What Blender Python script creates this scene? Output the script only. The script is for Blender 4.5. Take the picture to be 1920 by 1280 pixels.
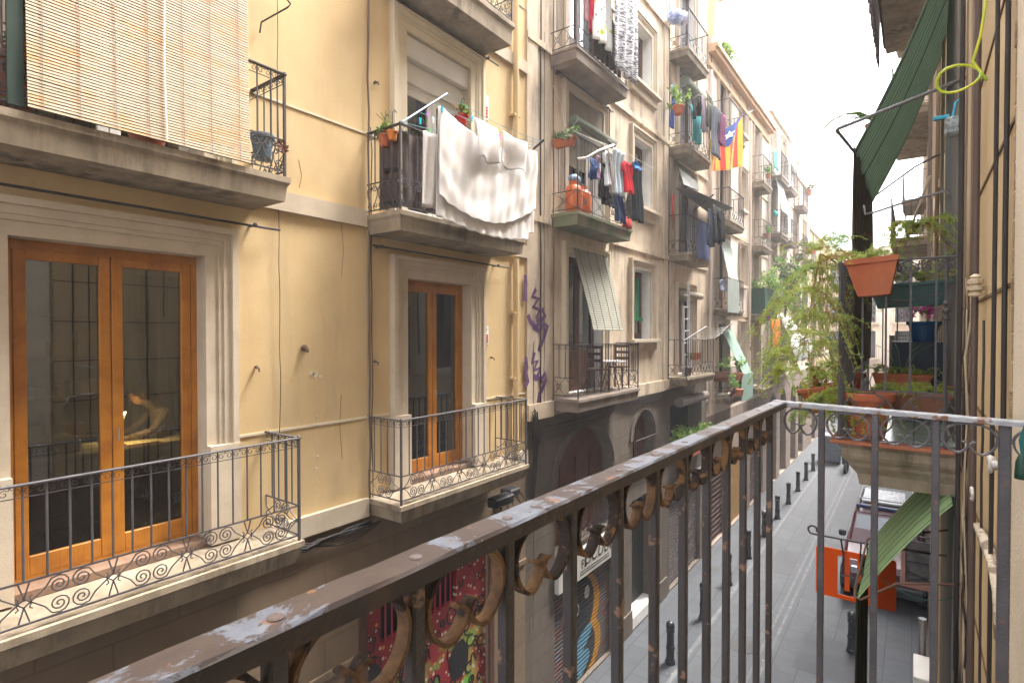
import bpy, math, random
from mathutils import Vector, Matrix
random.seed(7)
R = math.radians; PI = math.pi
S = bpy.context.scene
for o in list(bpy.data.objects): bpy.data.objects.remove(o)
COL = S.collection

# ---------------------------------------------------------------- camera, sky, sun, exposure
EYE = 6.6
cam_d = bpy.data.cameras.new('camera'); cam = bpy.data.objects.new('camera', cam_d); COL.objects.link(cam)
cam.location = (0, 0, EYE); cam.rotation_euler = (R(90 - 0.83), 0, R(36.2))
cam_d.sensor_width = 36; cam_d.lens = 19.35; cam_d.clip_start = 0.02; cam_d.clip_end = 500
S.camera = cam
SUN_EL, SUN_ROT = 62, 25
w = bpy.data.worlds.new("World"); S.world = w; w.use_nodes = True
nt = w.node_tree; bg = nt.nodes['Background']
sky = nt.nodes.new('ShaderNodeTexSky'); sky.sky_type = 'NISHITA'; sky.sun_disc = False
sky.sun_elevation = R(SUN_EL); sky.sun_rotation = R(SUN_ROT); sky.dust_density = 4; sky.air_density = 1.0
hs = nt.nodes.new('ShaderNodeHueSaturation'); hs.inputs['Saturation'].default_value = 0.22; hs.inputs['Value'].default_value = 1.25
nt.links.new(sky.outputs[0], hs.inputs['Color']); nt.links.new(hs.outputs[0], bg.inputs[0])
bg.inputs[1].default_value = 0.15
sd = bpy.data.lights.new('sun', 'SUN'); sd.energy = 1.2; sd.angle = R(16); sd.color = (1, .93, .84)
so = bpy.data.objects.new('sun', sd); COL.objects.link(so); so.location = (0, 0, 40)
# the sun stands high over the far end of the street, a little to the right
dv = Vector((math.sin(R(SUN_ROT)) * math.cos(R(SUN_EL)), math.cos(R(SUN_ROT)) * math.cos(R(SUN_EL)), math.sin(R(SUN_EL))))
so.rotation_euler = dv.to_track_quat('Z', 'Y').to_euler()
S.view_settings.view_transform = 'Standard'; S.view_settings.look = 'None'
S.view_settings.exposure = 2.95; S.view_settings.gamma = 1
S.render.engine = 'CYCLES'
S.cycles.max_bounces = 8; S.cycles.transparent_max_bounces = 16
S.render.resolution_x = 1024; S.render.resolution_y = 682

# ---------------------------------------------------------------- measuring: a photo pixel on a real plane
F_ = 1032; TH = R(36.2); PT = R(-0.83)
def ray(u, v):
    a = (u - 960) / F_; b = (640 - v) / F_
    f = math.cos(PT) - b * math.sin(PT); z = math.sin(PT) + b * math.cos(PT)
    return Vector((-math.sin(TH) * f + a * math.cos(TH), math.cos(TH) * f + a * math.sin(TH), z))
def ax(u, v, x):
    D = ray(u, v); return Vector((0, 0, EYE)) + D * (x / D.x)
def ay(u, v, y):
    D = ray(u, v); return Vector((0, 0, EYE)) + D * (y / D.y)

# ---------------------------------------------------------------- materials
MC = {}
def newmat(name):
    m = bpy.data.materials.new(name); m.use_nodes = True
    n = m.node_tree.nodes; b = n['Principled BSDF']
    return m, m.node_tree, b
def nn(t, kind, **kw):
    n = t.nodes.new(kind)
    for k, v in kw.items(): setattr(n, k, v)
    return n
def coords(t, scale=(1, 1, 1), flat=None):
    tc = nn(t, 'ShaderNodeTexCoord'); src = tc.outputs['Object']
    if flat:
        sp = nn(t, 'ShaderNodeSeparateXYZ'); t.links.new(src, sp.inputs[0])
        cb = nn(t, 'ShaderNodeCombineXYZ')
        t.links.new(sp.outputs[flat[0]], cb.inputs[0]); t.links.new(sp.outputs[flat[1]], cb.inputs[1]); src = cb.outputs[0]
    mp = nn(t, 'ShaderNodeMapping'); mp.inputs['Scale'].default_value = scale
    t.links.new(src, mp.inputs[0]); return mp.outputs[0]
def noise(t, vec, sc, det=6, ro=.6, dist=0):
    n = nn(t, 'ShaderNodeTexNoise'); n.inputs['Scale'].default_value = sc; n.inputs['Detail'].default_value = det
    n.inputs['Roughness'].default_value = ro; n.inputs['Distortion'].default_value = dist
    t.links.new(vec, n.inputs['Vector']); return n.outputs[0]
def ramp(t, fac, a, b):
    r = nn(t, 'ShaderNodeMapRange'); r.inputs[1].default_value = a; r.inputs[2].default_value = b
    t.links.new(fac, r.inputs[0]); return r.outputs[0]
def mix(t, fac, a, b, mode='MIX'):
    m = nn(t, 'ShaderNodeMix', data_type='RGBA', blend_type=mode)
    for sock, val in ((m.inputs[0], fac), (m.inputs[6], a), (m.inputs[7], b)):
        if hasattr(val, 'links') or isinstance(val, bpy.types.NodeSocket): t.links.new(val, sock)
        elif isinstance(val, (int, float)): sock.default_value = val
        else: sock.default_value = (*val, 1)
    return m.outputs[2]
def mul(t, a, k):
    m = nn(t, 'ShaderNodeMath', operation='MULTIPLY'); t.links.new(a, m.inputs[0])
    if isinstance(k, (int, float)): m.inputs[1].default_value = k
    else: t.links.new(k, m.inputs[1])
    return m.outputs[0]
def mat(name, c, c2=None, sc=3, rough=.85, bump=.15, bs=50, lo=.4, hi=.65, stain=None, sa=.6, ssc=1.2, slo=.52, shi=.72,
        streak=(1, 1, .18), chip=None, clo=.62, csc=6, metal=0, spec=.3, bdist=.01, lines=None, lcol=None, ldep=.5, sheen=0, transl=0):
    if name in MC: return MC[name]
    m, t, b = newmat(name); vec = coords(t)
    c2 = c2 or tuple(x * .82 for x in c)
    col = mix(t, ramp(t, noise(t, vec, sc), lo, hi), c, c2)
    fine = noise(t, vec, bs, 4, .7)
    col = mix(t, mul(t, ramp(t, fine, .35, .75), .25), col, tuple(x * .7 for x in c))
    if stain:
        sv = coords(t, streak); f1 = ramp(t, noise(t, sv, ssc * 4, 8, .65), slo, shi); f2 = ramp(t, noise(t, vec, ssc, 4), .35, .7)
        col = mix(t, mul(t, mul(t, f1, f2), sa), col, stain)
    bh = fine
    if chip:
        f = ramp(t, noise(t, vec, csc, 8, .6), clo, clo + .03); col = mix(t, f, col, chip)
    if lines:                      # ('Z', period)
        axis, per = lines
        sp = nn(t, 'ShaderNodeSeparateXYZ'); t.links.new(vec, sp.inputs[0])
        wv = nn(t, 'ShaderNodeMath', operation='SINE'); t.links.new(mul(t, sp.outputs[axis], 2 * PI / per), wv.inputs[0])
        f = ramp(t, wv.outputs[0], -1, 1)
        if lcol: col = mix(t, ramp(t, wv.outputs[0], .35, .9), col, lcol)
        bn = nn(t, 'ShaderNodeBump'); bn.inputs['Strength'].default_value = ldep; bn.inputs['Distance'].default_value = per * .3
        t.links.new(f, bn.inputs['Height']); t.links.new(bn.outputs[0], b.inputs['Normal'])
    elif bump:
        bn = nn(t, 'ShaderNodeBump'); bn.inputs['Strength'].default_value = bump; bn.inputs['Distance'].default_value = bdist
        t.links.new(bh, bn.inputs['Height']); t.links.new(bn.outputs[0], b.inputs['Normal'])
    t.links.new(col, b.inputs['Base Color'])
    b.inputs['Roughness'].default_value = rough; b.inputs['Metallic'].default_value = metal
    b.inputs['Specular IOR Level'].default_value = spec
    if transl:
        tr = nn(t, 'ShaderNodeBsdfTranslucent'); t.links.new(col, tr.inputs[0])
        ms = nn(t, 'ShaderNodeMixShader'); ms.inputs[0].default_value = transl
        t.links.new(b.outputs[0], ms.inputs[1]); t.links.new(tr.outputs[0], ms.inputs[2])
        t.links.new(ms.outputs[0], t.nodes['Material Output'].inputs[0])
    MC[name] = m; return m
def blocks(name, c, c2, w, h, mortar, flat=(1, 2), ms=.008, stain=None, sa=.6, rough=.85, bump=.5, off=.5, spec=.3):
    if name in MC: return MC[name]
    m, t, b = newmat(name); vec = coords(t, flat=flat); v3 = coords(t)
    br = nn(t, 'ShaderNodeTexBrick'); br.offset = off
    br.inputs['Scale'].default_value = 1; br.inputs['Mortar Size'].default_value = ms; br.inputs['Mortar Smooth'].default_value = .3
    br.inputs['Brick Width'].default_value = w; br.inputs['Row Height'].default_value = h; br.inputs['Bias'].default_value = 0
    br.inputs['Color1'].default_value = (*c, 1); br.inputs['Color2'].default_value = (*c2, 1); br.inputs['Mortar'].default_value = (*mortar, 1)
    t.links.new(vec, br.inputs['Vector'])
    col = mix(t, mul(t, ramp(t, noise(t, v3, 5, 8), .35, .7), .4), br.outputs[0], tuple(x * .6 for x in c))
    if stain:
        sv = coords(t, (1, 1, .25)); col = mix(t, mul(t, ramp(t, noise(t, sv, 2.2, 8, .65), .45, .7), sa), col, stain)
    t.links.new(col, b.inputs['Base Color'])
    hgt = nn(t, 'ShaderNodeMath', operation='SUBTRACT'); t.links.new(mul(t, noise(t, v3, 45, 5, .7), .35), hgt.inputs[0]); t.links.new(br.outputs[1], hgt.inputs[1])
    bn = nn(t, 'ShaderNodeBump'); bn.inputs['Strength'].default_value = bump; bn.inputs['Distance'].default_value = .012
    t.links.new(hgt.outputs[0], bn.inputs['Height']); t.links.new(bn.outputs[0], b.inputs['Normal'])
    b.inputs['Roughness'].default_value = rough; b.inputs['Specular IOR Level'].default_value = spec
    MC[name] = m; return m
def glass(name, tint=(.8, .85, .85), refl=.12):
    if name in MC: return MC[name]
    m, t, b = newmat(name); t.nodes.remove(b)
    tr = nn(t, 'ShaderNodeBsdfTransparent'); tr.inputs[0].default_value = (*tint, 1)
    gl = nn(t, 'ShaderNodeBsdfGlossy'); gl.inputs['Roughness'].default_value = .015; gl.inputs[0].default_value = (.9, .95, 1, 1)
    fr = nn(t, 'ShaderNodeLayerWeight'); fr.inputs[0].default_value = .35
    bn = nn(t, 'ShaderNodeBump'); bn.inputs['Strength'].default_value = .03; bn.inputs['Distance'].default_value = .02
    t.links.new(noise(t, coords(t), 1.5, 2), bn.inputs['Height']); t.links.new(bn.outputs[0], gl.inputs['Normal'])
    mr = nn(t, 'ShaderNodeMapRange'); mr.inputs[3].default_value = refl; mr.inputs[4].default_value = 1; mr.inputs[2].default_value = 1
    t.links.new(fr.outputs[0], mr.inputs[0])
    ms = nn(t, 'ShaderNodeMixShader'); t.links.new(mr.outputs[0], ms.inputs[0])
    t.links.new(tr.outputs[0], ms.inputs[1]); t.links.new(gl.outputs[0], ms.inputs[2])
    t.links.new(ms.outputs[0], t.nodes['Material Output'].inputs[0]); MC[name] = m; return m
def emit(name, c, s):
    if name in MC: return MC[name]
    m, t, b = newmat(name); b.inputs['Emission Color'].default_value = (*c, 1); b.inputs['Emission Strength'].default_value = s
    b.inputs['Base Color'].default_value = (*c, 1); MC[name] = m; return m

# ---------------------------------------------------------------- mesh builder
def root_loc(o):
    while o.parent: o = o.parent
    return o.location.copy()
class MB:
    def __init__(s): s.v = []; s.f = []; s.mi = []; s.c = 0
    def add(s, vs, fs):
        n = len(s.v); s.v += [tuple(p) for p in vs]
        for f in fs: s.f.append([i + n for i in f]); s.mi.append(s.c)
        return s
    def quad(s, a, b, c, d): return s.add([a, b, c, d], [(0, 1, 2, 3)])
    def hexa(s, p): return s.add(p, [(0, 3, 2, 1), (4, 5, 6, 7), (0, 1, 5, 4), (1, 2, 6, 5), (2, 3, 7, 6), (3, 0, 4, 7)])
    def box(s, x0, y0, z0, x1, y1, z1):
        x0, x1 = min(x0, x1), max(x0, x1); y0, y1 = min(y0, y1), max(y0, y1); z0, z1 = min(z0, z1), max(z0, z1)
        return s.hexa([(x0, y0, z0), (x1, y0, z0), (x1, y1, z0), (x0, y1, z0), (x0, y0, z1), (x1, y0, z1), (x1, y1, z1), (x0, y1, z1)])
    def bbox(s, x0, y0, z0, x1, y1, z1, b=.004):
        """box with small chamfers"""
        x0, x1 = min(x0, x1), max(x0, x1); y0, y1 = min(y0, y1), max(y0, y1); z0, z1 = min(z0, z1), max(z0, z1)
        def ring(z, i): return [(x0 + i, y0 + b, z), (x0 + b, y0 + i, z), (x1 - b, y0 + i, z), (x1 - i, y0 + b, z), (x1 - i, y1 - b, z), (x1 - b, y1 - i, z), (x0 + b, y1 - i, z), (x0 + i, y1 - b, z)]
        vs = ring(z0, b) + ring(z0 + b, 0) + ring(z1 - b, 0) + ring(z1, b)
        fs = [tuple(range(7, -1, -1)), tuple(range(24, 32))]
        for k in range(3):
            for i in range(8): j = (i + 1) % 8; fs.append((k * 8 + i, k * 8 + j, k * 8 + 8 + j, k * 8 + 8 + i))
        return s.add(vs, fs)
    def prism(s, poly, vec):
        n = len(poly); vec = Vector(vec); a = [Vector(p) for p in poly]; b = [p + vec for p in a]
        fs = [tuple(range(n - 1, -1, -1)), tuple(range(n, 2 * n))] + [(i, (i + 1) % n, n + (i + 1) % n, n + i) for i in range(n)]
        return s.add(a + b, fs)
    def tube(s, pts, r, n=5, closed=False, cap=True):
        pts = [Vector(p) for p in pts]; N = len(pts)
        if N < 2: return s
        rs = r if isinstance(r, (list, tuple)) else [r] * N
        up = None; vs = []
        for i, p in enumerate(pts):
            a = pts[i - 1] if (i or closed) else p; b = pts[(i + 1) % N] if (i < N - 1 or closed) else p
            t = (b - a)
            if t.length < 1e-9: t = Vector((0, 0, 1))
            t.normalize()
            if up is None:
                up = Vector((0, 0, 1)) if abs(t.z) < .9 else Vector((0, 1, 0))
            side = t.cross(up)
            if side.length < 1e-6: side = t.orthogonal()
            side.normalize(); up = side.cross(t).normalized()
            for k in range(n):
                an = 2 * PI * (k + .5) / n; vs.append(p + side * (math.cos(an) * rs[i]) + up * (math.sin(an) * rs[i]))
        fs = []
        M = N if closed else N - 1
        for i in range(M):
            j = (i + 1) % N
            for k in range(n): l = (k + 1) % n; fs.append((i * n + k, i * n + l, j * n + l, j * n + k))
        if cap and not closed: fs += [tuple(range(n - 1, -1, -1)), tuple(range((N - 1) * n, N * n))]
        return s.add(vs, fs)
    def ribbon(s, pts, wv, t, taper=None):
        pts = [Vector(p) for p in pts]; wv = Vector(wv); N = len(pts); vs = []; wn = wv.normalized()
        for i, p in enumerate(pts):
            d = (pts[min(i + 1, N - 1)] - pts[max(i - 1, 0)]).normalized(); nrm = wn.cross(d).normalized()
            k = taper[i] if taper else 1
            for a, b in ((-.5, -.5), (.5, -.5), (.5, .5), (-.5, .5)): vs.append(p + wv * a + nrm * (b * t * k))
        fs = [(3, 2, 1, 0), tuple(range(4 * N - 4, 4 * N))]
        for i in range(N - 1):
            for k in range(4): l = (k + 1) % 4; fs.append((i * 4 + k, i * 4 + l, i * 4 + 4 + l, i * 4 + 4 + k))
        return s.add(vs, fs)
    def lathe(s, c, prof, n=14, tilt=None):
        c = Vector(c); vs = []
        for r, z in prof:
            for k in range(n):
                p = Vector((r * math.cos(2 * PI * k / n), r * math.sin(2 * PI * k / n), z))
                if tilt: p = tilt @ p
                vs.append(c + p)
        fs = [(i * n + k, i * n + (k + 1) % n, i * n + n + (k + 1) % n, i * n + n + k) for i in range(len(prof) - 1) for k in range(n)]
        fs += [tuple(range(n - 1, -1, -1)), tuple(range((len(prof) - 1) * n, len(prof) * n))]
        return s.add(vs, fs)
    def ball(s, c, r, n=8, sq=1):
        return s.lathe(c, [(max(.001, r * math.sin(PI * i / n)), -r * sq * math.cos(PI * i / n)) for i in range(n + 1)], n + 2)
    def grid(s, fn, nu, nv):
        vs = [fn(i / nu, j / nv) for j in range(nv + 1) for i in range(nu + 1)]
        return s.add(vs, [(j * (nu + 1) + i, j * (nu + 1) + i + 1, (j + 1) * (nu + 1) + i + 1, (j + 1) * (nu + 1) + i) for j in range(nv) for i in range(nu)])
    def build(s, name, mats, parent=None, smooth=False, solid=0, loc=None, label=None):
        if not isinstance(mats, (list, tuple)): mats = [mats]
        base = root_loc(parent) if parent else Vector(loc or (0, 0, 0))
        me = bpy.data.meshes.new(name)
        me.from_pydata([(x - base.x, y - base.y, z - base.z) for x, y, z in s.v], [], s.f)
        for m in mats: me.materials.append(m)
        if len(mats) > 1: me.polygons.foreach_set('material_index', s.mi)
        if smooth: me.polygons.foreach_set('use_smooth', [True] * len(me.polygons))
        me.update()
        o = bpy.data.objects.new(name, me); COL.objects.link(o)
        if parent: o.parent = parent
        else: o.location = base
        if solid:
            md = o.modifiers.new('thickness', 'SOLIDIFY'); md.thickness = solid; md.offset = 0
        if label: o['label'] = label
        return o
def thing(name, label, cat, loc=(0, 0, 0), group=None, kind=None):
    o = bpy.data.objects.new(name, None); o.empty_display_size = .1; COL.objects.link(o); o.location = loc
    return tag(o, label, cat, group, kind)
def tag(o, label, cat=None, group=None, kind=None):
    o['label'] = label
    if cat: o['category'] = cat
    if group: o['group'] = group
    if kind: o['kind'] = kind
    return o
def struct(o, label): o['kind'] = 'structure'; o['label'] = label; return o
def dup(root, loc, label=None, rz=None):
    r = root.copy(); COL.objects.link(r); r.location = loc
    if rz is not None: r.rotation_euler = (0, 0, rz)
    if label: r['label'] = label
    for ch in [o for o in bpy.data.objects if o.parent == root]:
        c = ch.copy(); COL.objects.link(c); c.parent = r
        for g in [o for o in bpy.data.objects if o.parent == ch]:
            d = g.copy(); COL.objects.link(d); d.parent = c
    return r
def text_mb(mb, txt, size, place, depth=.004, shear=0, bold=0):
    """letters as solid geometry; place(x, y, d) -> point"""
    cu = bpy.data.curves.new('t', 'FONT'); cu.body = txt; cu.size = size; cu.shear = shear; cu.extrude = .5; cu.offset = bold
    cu.align_x = 'CENTER'; cu.resolution_u = 3
    ob = bpy.data.objects.new('t', cu); me = bpy.data.meshes.new_from_object(ob)
    vs = [place(v.co.x, v.co.y, (v.co.z + .5) * depth) for v in me.vertices]; fs = [tuple(p.vertices) for p in me.polygons]
    mb.add(vs, fs); bpy.data.objects.remove(ob); bpy.data.curves.remove(cu); bpy.data.meshes.remove(me)

# ---------------------------------------------------------------- colours
PL_Y = mat('yellow_plaster', (.62, .46, .25), (.56, .405, .21), 1.2, stain=(.36, .27, .17), sa=.6, ssc=.8, slo=.48, shi=.68, bump=.12, bs=35)
PL_Y2 = mat('right_yellow_plaster', (.56, .43, .25), (.47, .36, .21), 1.0, stain=(.25, .17, .1), sa=.5, bump=.3, bs=40)
PL_G = mat('stained_plaster', (.66, .55, .42), (.54, .43, .31), 1.6, stain=(.14, .10, .08), sa=.9, ssc=1.0, slo=.46, shi=.62, bump=.3, bs=40)
PL_C = mat('cream_plaster', (.66, .56, .44), (.58, .48, .37), 1.1, stain=(.22, .17, .13), sa=.6, bump=.2)
PL_D = mat('pink_cream_plaster', (.72, .63, .54), (.64, .54, .45), .9, stain=(.3, .24, .19), sa=.5, bump=.2)
PL_E = mat('pale_plaster', (.74, .66, .57), (.66, .58, .5), .9, stain=(.34, .28, .22), sa=.5, bump=.2)
STUC = mat('white_stucco', (.68, .60, .48), (.60, .52, .40), 3, bump=.7, bs=60, bdist=.02)
STONE_T = mat('stone_trim', (.54, .455, .35), (.46, .38, .285), 3.5, stain=(.2, .15, .1), sa=.4, bump=.35, bs=70)
STONE_W = mat('painted_trim', (.64, .56, .42), (.56, .48, .35), 2.5, bump=.1, stain=(.36, .29, .2), sa=.3)
SLAB_Y = mat('slab_stone', (.33, .27, .195), (.24, .19, .135), 3, stain=(.08, .06, .04), sa=.95, ssc=1.6, slo=.42, shi=.58, bump=.4)
SLAB_D = mat('slab_dark_stone', (.26, .21, .17), (.17, .135, .11), 3, stain=(.07, .055, .045), sa=.8, ssc=1.4, bump=.4)
SLAB_G = mat('slab_mossy', (.25, .22, .16), (.13, .17, .08), 2, stain=(.07, .08, .05), sa=.8, bump=.4)
BLK_Y = blocks('ground_floor_blocks', (.22, .158, .105), (.18, .13, .085), .95, .42, (.15, .11, .07), stain=(.14, .10, .065), sa=.5)
BLK_G = blocks('grey_stone_blocks', (.16, .13, .105), (.13, .108, .088), .85, .40, (.09, .075, .06), stain=(.08, .065, .05), sa=.6)
BLK_S = blocks('shop_pier_blocks', (.30, .235, .19), (.25, .20, .165), 1.3, .46, (.10, .08, .065), stain=(.13, .1, .08), sa=.5)
IRON = mat('dark_iron', (.038, .034, .036), (.06, .05, .048), 12, rough=.55, bump=.3, bs=80, chip=(.14, .07, .04), clo=.66, csc=14, spec=.4)
IRON_G = mat('grey_iron', (.055, .051, .057), (.08, .074, .078), 10, rough=.5, bump=.25, bs=90, chip=(.15, .085, .055), clo=.68, csc=14, spec=.45)
RUSTB = mat('rail_brown_paint', (.075, .052, .042), (.055, .040, .036), 9, rough=.5, bump=.5, bs=70, chip=(.20, .105, .055), clo=.60, csc=20, spec=.45)
SCROLL = mat('scroll_rust', (.17, .095, .045), (.085, .05, .032), 26, rough=.75, bump=1, bs=120, bdist=.004, lo=.42, hi=.6, chip=(.035, .026, .024), clo=.5, csc=13)
GREYP = mat('railing_grey_paint', (.085, .082, .096), (.06, .058, .068), 12, rough=.5, bump=.5, bs=90, chip=(.14, .085, .06), clo=.60, csc=22, spec=.45)
WOODF = mat('orange_pine', (.44, .175, .017), (.31, .11, .01), 5, rough=.45, bump=.1, stain=(.17, .05, .012), sa=.7, streak=(6, 6, .35), ssc=1.6, spec=.4, bs=30)
WOODD = mat('dark_wood', (.09, .04, .022), (.06, .028, .018), 6, rough=.5, streak=(6, 6, .4), stain=(.03, .015, .01), bump=.1)
TERRA = mat('terracotta', (.43, .125, .055), (.36, .10, .045), 7, rough=.7, bump=.2, stain=(.5, .3, .2), sa=.35)
TILE = mat('terracotta_tile', (.38, .14, .075), (.30, .105, .06), 6, rough=.7, bump=.3, stain=(.2, .12, .08), sa=.6)
WHITE = mat('white_paint', (.74, .73, .70), (.66, .65, .62), 4, rough=.5, bump=.05)
WALU = mat('white_aluminium', (.62, .60, .56), (.58, .56, .52), 4, rough=.4, bump=.02)
SHEET = mat('white_sheet', (.80, .77, .75), (.77, .73, .71), 18, rough=.95, bump=.25, bs=160, transl=.25)
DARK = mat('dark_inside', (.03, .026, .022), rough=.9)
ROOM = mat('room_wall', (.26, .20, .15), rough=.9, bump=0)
ROOMG = mat('room_green_curtain', (.03, .09, .06), rough=.9, lines=(1, .09), lcol=(.02, .05, .035))
GL = glass('window_glass', (.46, .48, .46), .10)
GLD = glass('far_glass', (.35, .38, .38), .25)
BLK = mat('black_plastic', (.02, .02, .022), rough=.45, bump=.05)
CABLE = mat('black_cable', (.035, .03, .03), rough=.6, bump=0)
CABLEB = mat('brown_cable', (.20, .14, .09), rough=.7, bump=0)
CABLEG = mat('beige_cable', (.42, .34, .24), rough=.7, bump=0)
STEEL = mat('steel', (.45, .45, .45), rough=.35, metal=.8, bump=.05)
ASPH = mat('asphalt', (.075, .078, .084), (.10, .10, .105), 1.2, rough=.7, bump=.4, bs=60, chip=(.11, .11, .12), clo=.66, csc=1.4)
GREENB = mat('green_blind', (.20, .36, .24), (.16, .30, .20), 2, rough=.7, lines=(2, .035), lcol=(.10, .2, .13), transl=.35)

# ---------------------------------------------------------------- structure builders
def arc_pts(ya, yb, zt, rise, n=14):
    c = (ya + yb) / 2; r = (yb - ya) / 2
    return [(c - r * math.cos(PI * i / n), zt - rise + rise * math.sin(PI * i / n)) for i in range(n + 1)]
def wallmesh(mb, X, sg, y0, y1, z0, z1, holes, d=.22, room=1.7):
    """front sheet with real openings, their reveals and a closed room behind each"""
    hs = [h for h in holes if h[2] >= z0 - .001 and h[3] <= z1 + .001]
    ys = sorted({y0, y1} | {h[0] for h in hs} | {h[1] for h in hs}); zs = sorted({z0, z1} | {h[2] for h in hs} | {h[3] for h in hs})
    for i in range(len(ys) - 1):
        for j in range(len(zs) - 1):
            cy, cz = (ys[i] + ys[i + 1]) / 2, (zs[j] + zs[j + 1]) / 2
            if any(h[0] < cy < h[1] and h[2] < cz < h[3] for h in hs): continue
            mb.c = 0; mb.quad((X, ys[i], zs[j]), (X, ys[i + 1], zs[j]), (X, ys[i + 1], zs[j + 1]), (X, ys[i], zs[j + 1]))
    for h in hs:
        a, b, lo, hi = h[:4]; rise = h[4] if len(h) > 4 else 0; dd = h[5] if len(h) > 5 and h[5] is not None else d
        rm = h[6] if len(h) > 6 else room
        xi = X + sg * dd; mb.c = 1
        top = arc_pts(a, b, hi, rise) if rise else [(a, hi), (b, hi)]
        prof = [(a, lo)] + top + [(b, lo)]
        if rise:
            mb.c = 0
            for i in range(len(top) - 1):
                mb.quad((X, top[i][0], top[i][1]), (X, top[i + 1][0], top[i + 1][1]), (X, top[i + 1][0], hi), (X, top[i][0], hi))
            mb.c = 1
        for i in range(len(prof)):
            p, q = prof[i], prof[(i + 1) % len(prof)]
            mb.quad((X, *p), (X, *q), (xi, *q), (xi, *p))
        if rm:
            xb = xi + sg * rm; mb.c = 2
            for i in range(len(prof)):
                p, q = prof[i], prof[(i + 1) % len(prof)]
                mb.quad((xi, *p), (xi, *q), (xb, *q), (xb, *p))
            mb.add([(xb, *p) for p in prof], [tuple(range(len(prof)))])
    mb.c = 0
def building(label, y0, y1, h, wm, gm, gh, holes, X=-5, sg=-1, name='apartment_building', rev=None, room=ROOM, z0=0, deep=9, cat='building', group=None, rr=1.7):
    b = thing(name, label, cat, (X, (y0 + y1) / 2, 0), group)
    m = MB(); wallmesh(m, X, sg, y0, y1, gh, h, holes, room=rr)
    xb = X + sg * deep
    for yy in (y0, y1): m.quad((X, yy, z0), (xb, yy, z0), (xb, yy, h), (X, yy, h))
    m.quad((xb, y0, z0), (xb, y1, z0), (xb, y1, h), (xb, y0, h))
    m.build('wall', [wm, rev or wm, room], b)
    if gh > 0:
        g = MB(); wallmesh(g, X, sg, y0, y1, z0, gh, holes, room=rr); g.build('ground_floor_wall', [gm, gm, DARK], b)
    r = MB(); r.box(X + sg * -.12, y0 + .01, h, xb, y1 - .01, h + .22); r.build('roof', STONE_T, b)
    return b
def bx(parent, name, m, *boxes, label=None):
    mb = MB()
    for q in boxes: mb.bbox(*q)
    return mb.build(name, m, parent, label=label)
def surround(parent, X, sg, a, b, lo, hi, wd=.26, m=STONE_T, base=None):
    """stepped moulding round an opening"""
    p = X - sg * 0; mb = MB(); f = -sg
    def U(i, o, pr):
        mb.box(p, a - o, lo, p + f * pr, a - i, hi + o); mb.box(p, b + i, lo, p + f * pr, b + o, hi + o); mb.box(p, a - i, hi + i, p + f * pr, b + i, hi + o)
    U(0, wd * .40, .03); U(wd * .40, wd * .55, .045); U(wd * .55, wd * .80, .06); U(wd * .80, wd, .085)
    if base:
        for yy in ((a - wd - .01, a - .003), (b + .003, b + wd + .01)): mb.box(p, yy[0], lo, p + f * .095, yy[1], base)
    return mb.build('door_surround', m, parent)
def joinery(parent, X, sg, a, b, lo, hi, fm, gm=None, name='french_door', d=.2, leaves=2, kick=.14, fw=.05, st=.075, bars=0, panel=0, handle=True):
    """frame, leaves and panes set back in an opening"""
    gm = gm or GL; x = X + sg * d; f = -sg; mb = MB()
    mb.box(x, a, lo, x + f * .06, a + fw, hi); mb.box(x, b - fw, lo, x + f * .06, b, hi)
    mb.box(x, a + fw, hi - fw * 1.3, x + f * .06, b - fw, hi); mb.box(x, a + fw, lo, x + f * .06, b - fw, lo + .05)
    D = mb.build(name, fm, parent)
    a2, b2, l2, h2 = a + fw, b - fw, lo + .05, hi - fw * 1.3; W = (b2 - a2) / leaves
    for k in range(leaves):
        p, q = a2 + k * W + .004, a2 + (k + 1) * W - .004; m = MB(); x2 = x + f * .012
        m.bbox(x2, p, l2, x2 + f * .05, p + st, h2); m.bbox(x2, q - st, l2, x2 + f * .05, q, h2)
        m.bbox(x2, p + st, h2 - st, x2 + f * .047, q - st, h2); m.bbox(x2, p + st, l2, x2 + f * .047, q - st, l2 + kick)
        for i in range(bars):
            z = l2 + kick + (h2 - st - l2 - kick) * (i + 1) / (bars + 1); m.box(x2 + f * .005, p + st, z - .012, x2 + f * .04, q - st, z + .012)
        if panel: m.box(x2 + f * .01, p + st, l2 + kick, x2 + f * .035, q - st, l2 + kick + panel)
        m.build('door_leaf' if 'door' in name else 'sash', fm, D)
        m = MB(); m.box(x2 + f * .018, p + st - .01, l2 + kick + panel - .01, x2 + f * .024, q - st + .01, h2 - st + .01); m.build('pane', gm, D)
    if handle:
        m = MB(); yy = a2 + W; z = lo + 1.05 if hi - lo > 1.7 else (lo + hi) / 2
        m.tube([(x + f * .07, yy + .03, z), (x + f * .1, yy + .03, z), (x + f * .1, yy + .03, z - .1)], .007); m.build('handle', STEEL, D)
    return D
def spiral(c, r, turns, a0, sgn, ex=.12, n=None):
    n = n or int(9 * turns) + 3; out = []
    for i in range(n + 1):
        t = i / n; rr = r * (1 - t * (1 - ex)); an = a0 + sgn * 2 * PI * turns * t
        out.append((c[0] + rr * math.cos(an), c[1] + rr * math.sin(an)))
    return out
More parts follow.
